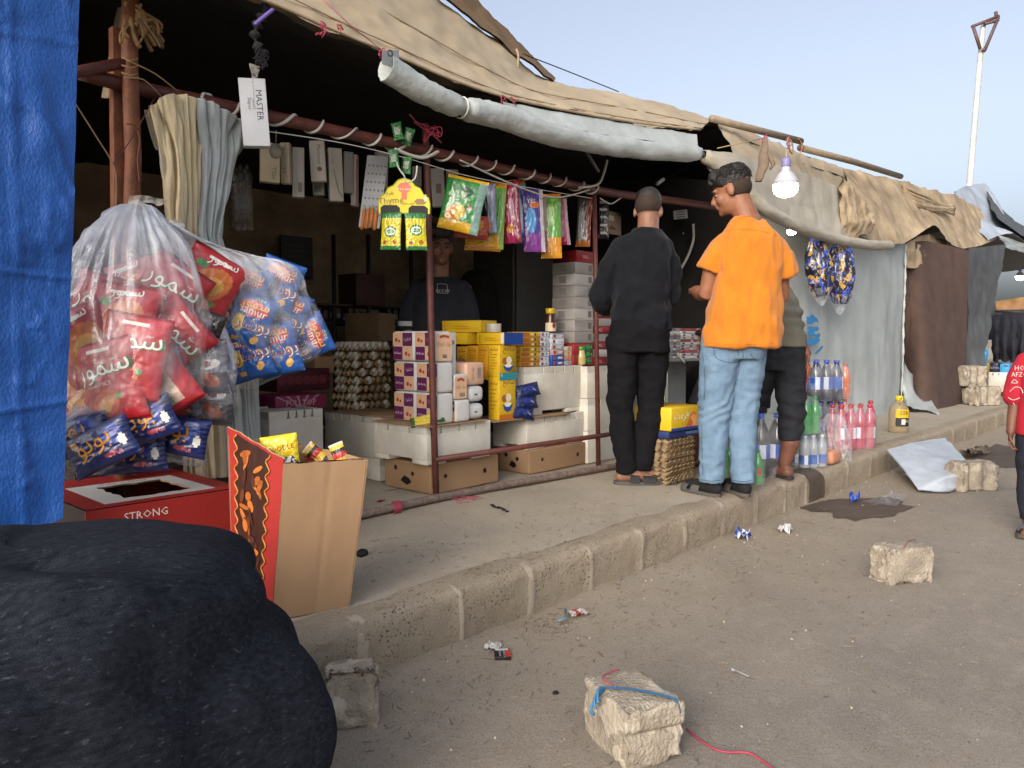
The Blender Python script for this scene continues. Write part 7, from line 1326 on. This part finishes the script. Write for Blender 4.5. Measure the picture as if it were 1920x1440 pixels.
strand = lambda p, n: .006*fbm(p, 22, 2)+.004*fbm(Vector((p.x*3, p.y*3, p.z)), 40, 2)
hair, _ = solid(hb, 'hair', [m_hair], man, None, .006, 2, lambda p, n: strand(p, n)-(.012 if (R1.transposed() @ (p-L1(0, 0, 0))).z < .02 else 0))
hb = MB(); hb.ball(L1(0, -.03, .01), Vector((.0775, .08, .07)), m_dark, 20, 14, R1); solid(hb, 'cropped_hair', [m_fade], man, None, .006, 2)
strands(hair, L1, R1, 1.0, 420, 5)
sb_ = MB()
ringloft(sb_, [(W(.05, .0, .805), RT, GH, .208, .15), (W(.052, .0, .9), RT, GH, .206, .15), (W(.072, .0, 1.05), RT, GH, .186, .14), (W(.088, .0, 1.2), RT, GH, .163, .132), (W(.09, .0, 1.32), RT, GH, .168, .122), (W(.086, .0, 1.38), RT, GH, .158, .112), (W(.084, .0, 1.425), RT, GH, .13, .095), (W(.08, .0, 1.458), RT, GH, .1, .08), (W(.076, .0, 1.48), RT, GH, .078, .07)], 40)
sb_.tube([W(.02, .0, 1.36), W(-.04, .01, 1.345), W(-.075, .03, 1.29), W(-.1, .05, 1.215)], [.06, .068, .076, .083], m_dark, 18); sb_.tube([W(.15, .0, 1.35), W(.21, .0, 1.335), W(.252, .01, 1.275), W(.282, .03, 1.185)], [.06, .066, .072, .078], m_dark, 18)
def or_ex(p, n):
    z = p.z-PAVE; r = (p-W.O).dot(RT)
    return .006*math.sin(z*34+r*10+3*fbm(p, 3, 2))*max(0, 1-abs(z-.93)/.16)+.010*math.exp(-((r+.015-.05*math.sin(z*3))/.03)**2)*max(0, min(1, (1.3-z)/.4))-.004*math.exp(-((r-.1)/.05)**2)
shirt, t_or = solid(sb_, 't_shirt', [m_or], man, None, .0065, 9, cloth_wr(.02, 4.2, (1.6, 1.6, .7), or_ex, 3))
sm = MB(); m_ors = M('orange seam', 'a86410', bump=0)
seam(shirt, t_or, [(1341, 436), (1380, 430), (1420, 432), (1456, 441)], .0011, m_ors); seam(shirt, t_or, [(1366, 432), (1364, 460), (1362, 500)], .0009, m_ors); seam(shirt, t_or, [(1456, 442), (1460, 470), (1462, 510)], .0009, m_ors)
seam(shirt, t_or, [(1314, 642), (1350, 645), (1400, 646), (1452, 644)], .0009, m_ors); seam(shirt, t_or, [(1384, 410), (1400, 406), (1418, 408), (1428, 412)], .0012, m_ors)

jb = MB()
ringloft(jb, [(W(.04, .0, .99), RT, GH, .165, .12), (W(.035, .0, .88), RT, GH, .17, .13), (W(.028, .005, .80), RT, GH, .165, .125), (W(.03, .01, .74), RT, GH, .14, .11)])
JR = [.108, .104, .092, .08, .069, .063]
jb.tube([W(-.045, .0, .88), W(-.06, .01, .72), W(-.07, .03, .52), W(-.082, .02, .36), W(-.092, .0, .2), W(-.097, -.005, .075)], JR, m_dark, 18); jb.tube([W(.1, .01, .88), W(.098, .03, .72), W(.088, .05, .52), W(.078, .03, .36), W(.075, .01, .2), W(.074, .0, .075)], [.1, .097, .083, .074, .065, .062], m_dark, 18)
def jean_ex(p, n):
    z = p.z-PAVE; return .004*math.sin(z*60+(p-W.O).dot(RT)*70*math.sin(z*9)+9*fbm(p, 4, 2))*max(0, 1-abs(z-.45)/.25)+.004*math.sin(z*80+8*fbm(p, 6, 2))*max(0, 1-abs(z-.13)/.12)
jeans, t_j = solid(jb, 'jeans', [m_jean], man, None, .0075, 4, cloth_wr(.007, 9, (1, 1, 1.3), jean_ex, 8))
sm = MB()
for pts in (((1338, 652), (1341, 668), (1352, 676), (1375, 680), (1392, 674), (1392, 655)), ((1408, 664), (1415, 674), (1428, 680), (1433, 668)), ((1383, 655), (1386, 690), (1378, 720)), ((1314, 899), (1333, 902), (1351, 900)), ((1373, 900), (1392, 903), (1411, 900)), ((1317, 660), (1322, 720), (1316, 800), (1318, 890))): seam(jeans, t_j, pts, .0014, m_stitch)

m_gs = M('grey sandal felt', '4f4d4b', rough=.9, var=.3, scale=20); m_sole = M('grey rubber sole', '4a4642', rough=.8, var=.2); m_sock = M('black sock', '151416', rough=.9)
for an, tx in ((W(-.095, .0, .1), W(-.20, .16, .035)), (W(.075, .01, .1), W(.035, .17, .035))):
    dd = tx-an; dd.z = 0; dd.normalize(); hl_ = an-dd*.065; hl_.z = PAVE; to_ = an+dd*.205; to_.z = PAVE; sandal(man, hl_, to_, .05, m_gs, m_sole, ((.42, .62), (.72, .95)))
    sk_ = MB(); chain(sk_, [an-dd*.035-Vector((0, 0, .055)), an+dd*.05-Vector((0, 0, .047)), an+dd*.15-Vector((0, 0, .06))], [.035, .038, .03]); solid(sk_, 'sock', [m_sock], man, None, .007, 3)

# ---- the man in black
W = Fig(PZ(1200, 908)); m_bk = M('black sweatshirt', '131419', rough=.92, var=.25, scale=10, bump=.25, bscale=300, sheen=.05, spec=.15); m_bp = M('black trousers', '111114', rough=.92, var=.25, scale=12, bump=.3, bscale=250, spec=.15)
b = MB(); Hd = W(.04, .05, 1.58); H2 = GH*.9+RT*.25-Vector((0, 0, .35)); L2, R2 = head_forms(b, Hd, H2, (0, 0, 1), .98)
chain(b, [W(.03, .0, 1.42), W(.035, .02, 1.49), W(.04, .035, 1.56)], [.068, .062, .062])
ringloft(b, [(W(-.01, .0, .92), RT, GH, .12, .08), (W(.0, .0, 1.1), RT, GH, .12, .08), (W(.01, .0, 1.3), RT, GH, .125, .075), (W(.02, .0, 1.42), RT, GH, .1, .06)])
for a_, e_, w_ in ((W(-.12, .0, 1.35), W(-.235, .03, 1.08), W(-.16, .24, 1.02)), (W(.12, .0, 1.35), W(.17, .05, 1.08), W(.09, .26, 1.05))): chain(b, [a_, e_, w_], [.038, .036, .027]); hand_forms(b, w_, GH+Vector((0, 0, .1)), Vector((0, 0, -1)), RT if a_ == w_ else -RT)
BL = [W(-.085, .0, .8), W(-.11, .02, .5), W(-.085, .0, .1)]; BR = [W(.05, .02, .8), W(.065, .05, .5), W(.02, .02, .1)]
for q in (BL, BR): chain(b, q, [.055, .05, .034]); chain(b, [q[2]-Vector((0, 0, .055))-RT*.03, q[2]+RT*.07-GH*.0-Vector((0, 0, .05)), q[2]+RT*.15-Vector((0, 0, .062))], [.032, .034, .026])
man2, _ = solid(b, 'person', [m_sk2, m_lip], None, W(0, 0, 0), .0065, 4, None, lipf(L2)); tag(man2, 'man in black sweatshirt and black trousers standing with his back turned', 'person'); eyes(L2, R2, .98, man2)
hb = MB(); hb.ball(L2(0, -.014, .07), Vector((.078, .096, .07))*.98, m_dark, 20, 14, R2); solid(hb, 'hair', [m_hair], man2, None, .006, 2, lambda p, n: .003*fbm(p, 30, 2)); hb = MB(); hb.ball(L2(0, -.018, .028), Vector((.0765, .0945, .078)), m_dark, 20, 14, R2); solid(hb, 'cropped_hair', [m_fade], man2, None, .006, 2)
sb_ = MB(); ringloft(sb_, [(W(-.005, .0, .9), RT, GH, .165, .12), (W(-.005, .0, .98), RT, GH, .16, .12), (W(-.005, .0, 1.1), RT, GH, .155, .12), (W(.0, .0, 1.24), RT, GH, .165, .12), (W(.005, .0, 1.35), RT, GH, .175, .11), (W(.012, .0, 1.40), RT, GH, .15, .1), (W(.024, .01, 1.44), RT, GH, .115, .085), (W(.03, .012, 1.475), RT, GH, .078, .068)], 40)
chain(sb_, [W(-.1, .0, 1.36), W(-.19, .01, 1.25), W(-.235, .035, 1.09), W(-.2, .15, 1.04), W(-.165, .23, 1.02)], [.066, .066, .062, .052, .04]); chain(sb_, [W(.11, .0, 1.36), W(.168, .02, 1.25), W(.17, .05, 1.09), W(.13, .18, 1.06), W(.095, .25, 1.05)], [.064, .061, .057, .05, .04])
solid(sb_, 'sweatshirt', [m_bk], man2, None, .0075, 8, cloth_wr(.024, 5, (1.3, 1.3, .8), lambda p, n: .006*math.sin((p.z-PAVE)*40+6*fbm(p, 2.5, 2))*max(0, 1-abs(p.z-PAVE-1.0)/.2), 5))
jb = MB(); ringloft(jb, [(W(-.015, .0, .96), RT, GH, .155, .115), (W(-.018, .0, .86), RT, GH, .172, .125), (W(-.02, .0, .77), RT, GH, .17, .12)])
jb.tube([W(-.11, .0, .86), W(-.11, .01, .7), W(-.11, .03, .5), W(-.1, .01, .3), W(-.085, .0, .13), W(-.083, .0, .07)], [.094, .09, .078, .068, .058, .056], m_dark, 18); jb.tube([W(.07, .01, .86), W(.072, .03, .7), W(.065, .05, .5), W(.045, .03, .3), W(.022, .02, .13), W(.02, .02, .08)], [.094, .09, .078, .068, .056, .054], m_dark, 18)
solid(jb, 'trousers', [m_bp], man2, None, .0075, 8, cloth_wr(.018, 5, (1, 1, 1.3), None, 12))
m_ds = M('dark sandal', '2c2a2a', rough=.85, var=.3)
for q in (BL[2], BR[2]): h_ = q-RT*.07; h_.z = PAVE; t_ = q+RT*.2-GH*.02; t_.z = PAVE; sandal(man2, h_, t_, .05, m_ds, m_sole, ((.35, .55), (.62, .9)))

# ---- the man in grey, bending into the stall
W = Fig(PZ(1474, 897)); m_gs2 = M('olive grey t-shirt', '5a564b', rough=.9, var=.1, scale=6, bump=.3, bscale=300); m_dj = M('charcoal jeans', '24252a', rough=.85, var=.3, scale=14, bump=.35, bscale=300, spec=.2)
b = MB(); Hd = W(-.30, .42, 1.22); H3 = GH*.7-RT*.4-Vector((0, 0, .6)); L3, R3 = head_forms(b, Hd, H3, (-.2, .2, 1), .97)
chain(b, [W(-.16, .24, 1.16), W(-.22, .32, 1.19), W(-.27, .38, 1.21)], [.06, .055, .056])
ringloft(b, [(W(-.04, .05, .82), RT, GH, .12, .1), (W(-.07, .12, 1.0), RT, GH, .14, .1), (W(-.15, .25, 1.17), RT, GH, .15, .1)])
chain(b, [W(-.02, .2, 1.15), W(.06, .14, .95), W(.115, .02, .76)], [.05, .042, .028]); hand_forms(b, W(.118, .015, .77), Vector((0, 0, -1))-RT*.1, -RT, GH, .95, .9)
chain(b, [W(-.28, .26, 1.1), W(-.34, .4, .95), W(-.36, .6, .9)], [.05, .042, .028]); hand_forms(b, W(-.36, .6, .9), GH, Vector((0, 0, -1)), RT)
G1 = [W(.0, .06, .74), W(.03, .0, .45), W(.015, -.02, .22), W(-.01, .0, .09)]; G2 = [W(-.11, .1, .74), W(-.16, .16, .45), W(-.17, .2, .2), W(-.17, .22, .09)]
for q in (G1, G2): chain(b, q, [.09, .062, .055, .038]); chain(b, [q[3]-Vector((0, 0, .05))-GH*.02+RT*.01, q[3]+GH*.07-RT*.03-Vector((0, 0, .05)), q[3]+GH*.15-RT*.06-Vector((0, 0, .062))], [.038, .036, .026])
man3, _ = solid(b, 'person', [m_sk3, m_lip], None, W(0, 0, 0), .0065, 4, None, lipf(L3)); tag(man3, 'man in olive grey t-shirt and rolled charcoal jeans bending forward behind the orange shirt', 'person'); eyes(L3, R3, .97, man3)
hb = MB(); hair_forms(hb, L3, R3, .97); solid(hb, 'hair', [m_hair], man3, None, .006, 2, strand)
sb_ = MB(); ringloft(sb_, [(W(-.04, .03, .80), RT, GH, .147, .13), (W(-.05, .06, .88), RT, GH, .152, .13), (W(-.07, .12, 1.0), RT, GH, .166, .14), (W(-.11, .19, 1.1), RT, GH, .17, .13), (W(-.155, .25, 1.19), RT, GH, .16, .1), (W(-.19, .29, 1.22), RT, GH, .09, .07)], 36)
chain(sb_, [W(-.02, .2, 1.16), W(.03, .18, 1.1), W(.065, .14, 1.0)], [.07, .07, .07]); chain(sb_, [W(-.26, .26, 1.13), W(-.3, .3, 1.07), W(-.33, .36, 1.0)], [.07, .07, .07])
solid(sb_, 't_shirt', [m_gs2], man3, None, .0075, 5, cloth_wr(.01, 4, (1, 1, 1.5), lambda p, n: .008*math.sin((p.z-PAVE)*75+5*fbm(p, 3, 2))*max(0, 1-abs(p.z-PAVE-.97)/.2), 7))
jb = MB(); ringloft(jb, [(W(-.035, .04, .84), RT, GH, .138, .12), (W(-.045, .06, .74), RT, GH, .152, .135), (W(-.05, .07, .66), RT, GH, .148, .12)])
jb.tube([W(.015, .06, .76), W(.02, .03, .6), W(.022, .0, .45), W(.02, -.01, .34), W(.015, -.015, .235)], [.1, .094, .082, .07, .062], m_dark, 18); jb.tube([W(-.125, .1, .76), W(-.14, .13, .6), W(-.16, .16, .45), W(-.165, .18, .33), W(-.17, .2, .23)], [.112, .105, .09, .08, .072], m_dark, 18)
_, t_g = solid(jb, 'jeans', [m_dj], man3, None, .0075, 4, cloth_wr(.014, 6, (1, 1, 1.5), lambda p, n: .007*math.sin((p.z-PAVE)*80+5*fbm(p, 4, 2))*max(0, 1-abs(p.z-PAVE-.42)/.16), 9))
for q in (G1[3], G2[3]): h_ = q-GH*.07+RT*.02; h_.z = PAVE; t_ = q+GH*.18-RT*.06; t_.z = PAVE; sandal(man3, h_, t_, .05, m_ds, m_ds, ((.55, .8),))

# ---- someone in dark shorts, almost wholly behind the man in orange
W = Fig(PD(1392, 635, 5.0)); W.O.z = PAVE; b = MB(); m_shorts = M('dark shorts', '1f1f24', rough=.9, var=.2)
Hd = W(.03, .08, 1.36); L5, R5 = head_forms(b, Hd, GH-Vector((0, 0, .3)), (0, 0, 1), .92)
chain(b, [W(.03, .0, 1.2), W(.03, .04, 1.35)], [.055, .055]); ringloft(b, [(W(.0, .0, .75), RT, GH, .13, .1), (W(.02, .0, 1.0), RT, GH, .14, .1), (W(.03, .0, 1.2), RT, GH, .12, .07)])
for s_ in (-1, 1): chain(b, [W(.02+.13*s_, .0, 1.16), W(.02+.15*s_, .06, .95), W(.02+.1*s_, .24, .95)], [.045, .04, .026]); hand_forms(b, W(.02+.1*s_, .24, .95), GH, Vector((0, 0, -1)), -RT*s_, .9)
K1 = [W(-.11, .0, .74), W(-.265, .0, .42), W(-.29, .0, .09)]; K2 = [W(.09, .0, .74), W(.1, .02, .42), W(.1, .0, .09)]
for q in (K1, K2): chain(b, q, [.085, .056, .036]); chain(b, [q[2]-Vector((0, 0, .05)), q[2]+GH*.14-Vector((0, 0, .06))], [.034, .026])
man5, _ = solid(b, 'person', [m_sk3], None, W(0, 0, 0), .008, 4); tag(man5, 'person in dark shorts almost hidden behind the man in orange', 'person')
hb = MB(); hair_forms(hb, L5, R5, .92); solid(hb, 'hair', [m_hair], man5, None, .007, 2)
sb_ = MB(); ringloft(sb_, [(W(.0, .0, .66), RT, GH, .165, .125), (W(.01, .0, .9), RT, GH, .16, .12), (W(.03, .0, 1.1), RT, GH, .165, .115), (W(.03, .0, 1.22), RT, GH, .08, .07)])
for s_ in (-1, 1): chain(sb_, [W(.03+.11*s_, .0, 1.16), W(.02+.145*s_, .03, 1.0)], [.06, .062])
solid(sb_, 't_shirt', [m_bk], man5, None, .009, 4, cloth_wr(.012, 4))
jb = MB(); ringloft(jb, [(W(.0, .0, .8), RT, GH, .15, .11), (W(-.01, .0, .66), RT, GH, .165, .12)]); jb.tube([W(-.1, .0, .7), W(-.2, .0, .55), W(-.26, .0, .40)], [.1, .092, .085], m_dark, 16); jb.tube([W(.085, .0, .7), W(.1, .0, .55), W(.1, .0, .40)], [.1, .092, .085], m_dark, 16); solid(jb, 'shorts', [m_shorts], man5, None, .009, 4, cloth_wr(.012, 5))

# ---- the shopkeeper
W = Fig(PD(826, 635, 4.95)); W.O.z = PAVE; k5 = 4.95/FPX; b = MB(); m_nv = M('dark navy tee', '14161e', rough=.9, var=.2, scale=8, bump=.2, bscale=250)
Hd = W(.0, .0, 1.05-PAVE+(635-466)*k5); H4 = -GH*.93+RT*.25-Vector((0, 0, .06)); L4, R4 = head_forms(b, Hd, H4, (0, 0, 1), .98); zs = Hd.z-PAVE
chain(b, [W(-.005, .04, zs-.26), W(.0, .03, zs-.14), W(.0, .02, zs-.08)], [.062, .054, .056]); ringloft(b, [(W(-.01, .04, .9), RT, GH, .15, .1), (W(-.01, .04, zs-.4), RT, GH, .155, .1), (W(-.01, .04, zs-.24), RT, GH, .14, .075)])
for s_ in (-1, 1): chain(b, [W(-.01+.165*s_, .04, zs-.27), W(-.01+.2*s_, .03, zs-.52), W(-.01+.17*s_, -.15, zs-.7)], [.05, .042, .028]); hand_forms(b, W(-.01+.17*s_, -.15, zs-.7), -GH-Vector((0, 0, .6)), Vector((0, 0, -1)), -RT*s_)
for s_ in (-1, 1): chain(b, [W(.09*s_, .04, .9), W(.09*s_, .03, .5), W(.09*s_, .05, .06)], [.09, .06, .04]); chain(b, [W(.09*s_, .07, .04), W(.1*s_, -.1, .03)], [.034, .028])
man4, t_face = solid(b, 'person', [m_sk2, m_lip], None, W(0, 0, 0), .0062, 3, None, lipf(L4)); tag(man4, 'shopkeeper in dark navy shirt with white sleeve stripes, facing out of the dark shop', 'person'); eyes(L4, R4, .98, man4)
hb = MB(); hb.ball(L4(0, -.02, .062), Vector((.084, .1, .082)), m_dark, 20, 14, R4)
for k in range(9): x = -.06+.015*k; chain(hb, [L4(x, .04, .125), L4(x*1.1, .085, .1), L4(x*1.2, .094, .062+.012*(k % 2))], [.024, .022, .008], 8)
solid(hb, 'hair', [m_hair], man4, None, .006, 2, lambda p, n: strand(p, n)-(.02 if (R4.transposed() @ (p-L4(0, 0, 0))).z < .0 else 0))
sb_ = MB(); ringloft(sb_, [(W(-.01, .04, .72), RT, GH, .19, .13), (W(-.01, .04, 1.0), RT, GH, .18, .125), (W(-.01, .04, zs-.36), RT, GH, .185, .125), (W(-.01, .04, zs-.25), RT, GH, .15, .09), (W(-.005, .035, zs-.19), RT, GH, .072, .066)], 36)
for s_ in (-1, 1): chain(sb_, [W(-.01+.14*s_, .04, zs-.27), W(-.01+.185*s_, .035, zs-.36), W(-.01+.205*s_, .03, zs-.5)], [.065, .066, .062])
zb1 = PAVE+zs-.42
sh4, t_s4 = solid(sb_, 't_shirt', [m_nv, M('white stripe', 'a8a8a8', bump=0)], man4, None, .0075, 5, cloth_wr(.012, 4), lambda p: 1 if abs((p-W.O).dot(RT)+.01) > .17 and abs(p.z-(PAVE+zs-.485)) < .016 else 0)
lg = MB()
for pts in (((820, 532), (838, 533)), ((838, 533), (840, 550)), ((840, 550), (820, 549)), ((820, 549), (820, 532))): seam(lg, t_s4, pts, .0012, m_cable, .003, 3)
cL = hit(t_s4, 830, 545, .004)
if cL: lg.text('XX V XX', m_cable, lambda x, y: cL+RT*x+Vector((0, 0, y)), .022)
lg.build('chest_print', sh4)
jb = MB()
for s_ in (-1, 1): jb.tube([W(.09*s_, .04, .92), W(.09*s_, .03, .5), W(.09*s_, .05, .05)], [.11, .085, .07], m_dark, 14)
ringloft(jb, [(W(.0, .04, .98), RT, GH, .15, .11), (W(.0, .04, .85), RT, GH, .18, .13)]); solid(jb, 'trousers', [m_bp], man4, None, .01, 4)

# ---- the boy at the right edge
W = Fig(PZ(1929, 1006, 0)); b = MB(); m_red = M('red cotton', 'a01a2c', rough=.9, var=.06, scale=5, bump=.25, bscale=300); m_navy = M('navy track trousers', '191b26', rough=.85, var=.2, scale=9, bump=.25)
Fd = (-GH*.75-RT*.65).normalized(); Sd = Vector((Fd.y, -Fd.x, 0)); tc0 = W(.085, .0, 0)
B = lambda s_, f, z: Vector((tc0.x, tc0.y, z))+Sd*s_+Fd*f
L6, R6 = head_forms(b, B(0, .03, 1.17), Fd-Vector((0, 0, .15)), (0, 0, 1), .88); chain(b, [B(0, 0, .98), B(0, .015, 1.1)], [.046, .046])
ringloft(b, [(B(0, 0, .58), Sd, Fd, .11, .08), (B(0, 0, .75), Sd, Fd, .11, .075), (B(0, 0, .95), Sd, Fd, .11, .06)])
for s_ in (-1, 1): chain(b, [B(.12*s_, 0, .93), B(.155*s_, .0, .74), B(.165*s_, .04, .55)], [.04, .034, .023]); hand_forms(b, B(.165*s_, .04, .555), Vector((0, 0, -1))+Fd*.2, -Sd*s_, Fd, .74, .7)
A1, A2 = W(.03, -.03, .07), W(-.03, .1, .07)
for hp, an in ((B(.07, 0, .56), None), (B(-.07, 0, .56), None)): pass
LEG = [(B(.065, 0, .55), B(.07, .02, .3), B(.075, .0, .07)), (B(-.065, 0, .55), B(-.07, .02, .3), B(-.08, .03, .07))]
for q in LEG: chain(b, q, [.068, .045, .03]); chain(b, [q[2]-Vector((0, 0, .035))-Fd*.02, q[2]+Fd*.06-Vector((0, 0, .035)), q[2]+Fd*.12-Vector((0, 0, .045))], [.026, .028, .021])
boy, _ = solid(b, 'person', [m_sk3, m_lip], None, Vector((tc0.x, tc0.y, 0)), .0062, 3, None, lambda p: 0); tag(boy, 'boy in red printed t-shirt and navy trousers cut by the right edge', 'person'); eyes(L6, R6, .88, boy)
hb = MB(); hair_forms(hb, L6, R6, .88); solid(hb, 'hair', [m_hair], boy, None, .006, 2, strand)
sb_ = MB(); ringloft(sb_, [(B(0, 0, .54), Sd, Fd, .15, .11), (B(0, 0, .7), Sd, Fd, .142, .1), (B(0, 0, .85), Sd, Fd, .14, .095), (B(0, 0, .95), Sd, Fd, .12, .075), (B(0, .01, 1.02), Sd, Fd, .055, .05)], 36)
for s_ in (-1, 1): chain(sb_, [B(.11*s_, 0, .93), B(.145*s_, .0, .84), B(.16*s_, .0, .74)], [.05, .054, .056])
rs, t_r = solid(sb_, 't_shirt', [m_red], boy, None, .0065, 5, cloth_wr(.01, 5, (1, 1, .7)))
pr = MB()
def onr(u, v): return hit(t_r, u, v, .003)
for st, u, v, h_ in (('HO', 1912, 690, 13), ('AFZOM', 1916, 702, 12)):
    vs_, fs_ = glyphs(st); P = [onr(u+x*h_, v-y*h_) for x, y in vs_]
    fs_ = [f for f in fs_ if all(P[i] is not None for i in f)]; pr.add([p or EYEP*0 for p in P], fs_, m_cable)
for pts in (((1893, 735), (1903, 726), (1914, 728), (1918, 738)), ((1890, 745), (1900, 750), (1912, 746)), ((1896, 718), (1902, 712), (1908, 718), (1896, 718)), ((1900, 755), (1903, 764), (1897, 770), (1906, 770))): seam(pr, t_r, pts, .0022, m_cable, .002, 4)
pr.build('chest_print', rs)
jb = MB(); ringloft(jb, [(B(0, 0, .64), Sd, Fd, .12, .09), (B(0, 0, .52), Sd, Fd, .135, .1)])
for q in LEG: jb.tube([q[0]-Vector((0, 0, .02)), (q[0]+q[1])/2, q[1], (q[1]+q[2])/2, q[2]+Vector((0, 0, .01))], [.082, .074, .064, .054, .044], m_dark, 16)
solid(jb, 'trousers', [m_navy], boy, None, .0075, 4, cloth_wr(.014, 6))
m_sl = M('grey slide sandal', '5b6064', rough=.8, var=.15)
for q in LEG: h_ = q[2]-Fd*.06; h_.z = 0; t_ = q[2]+Fd*.16; t_.z = 0; sandal(boy, h_, t_, .042, m_sl, m_sole, ((.5, .8),), 0)
for o in list(COL.objects):
    if '_w' in o.keys(): del o['_w']
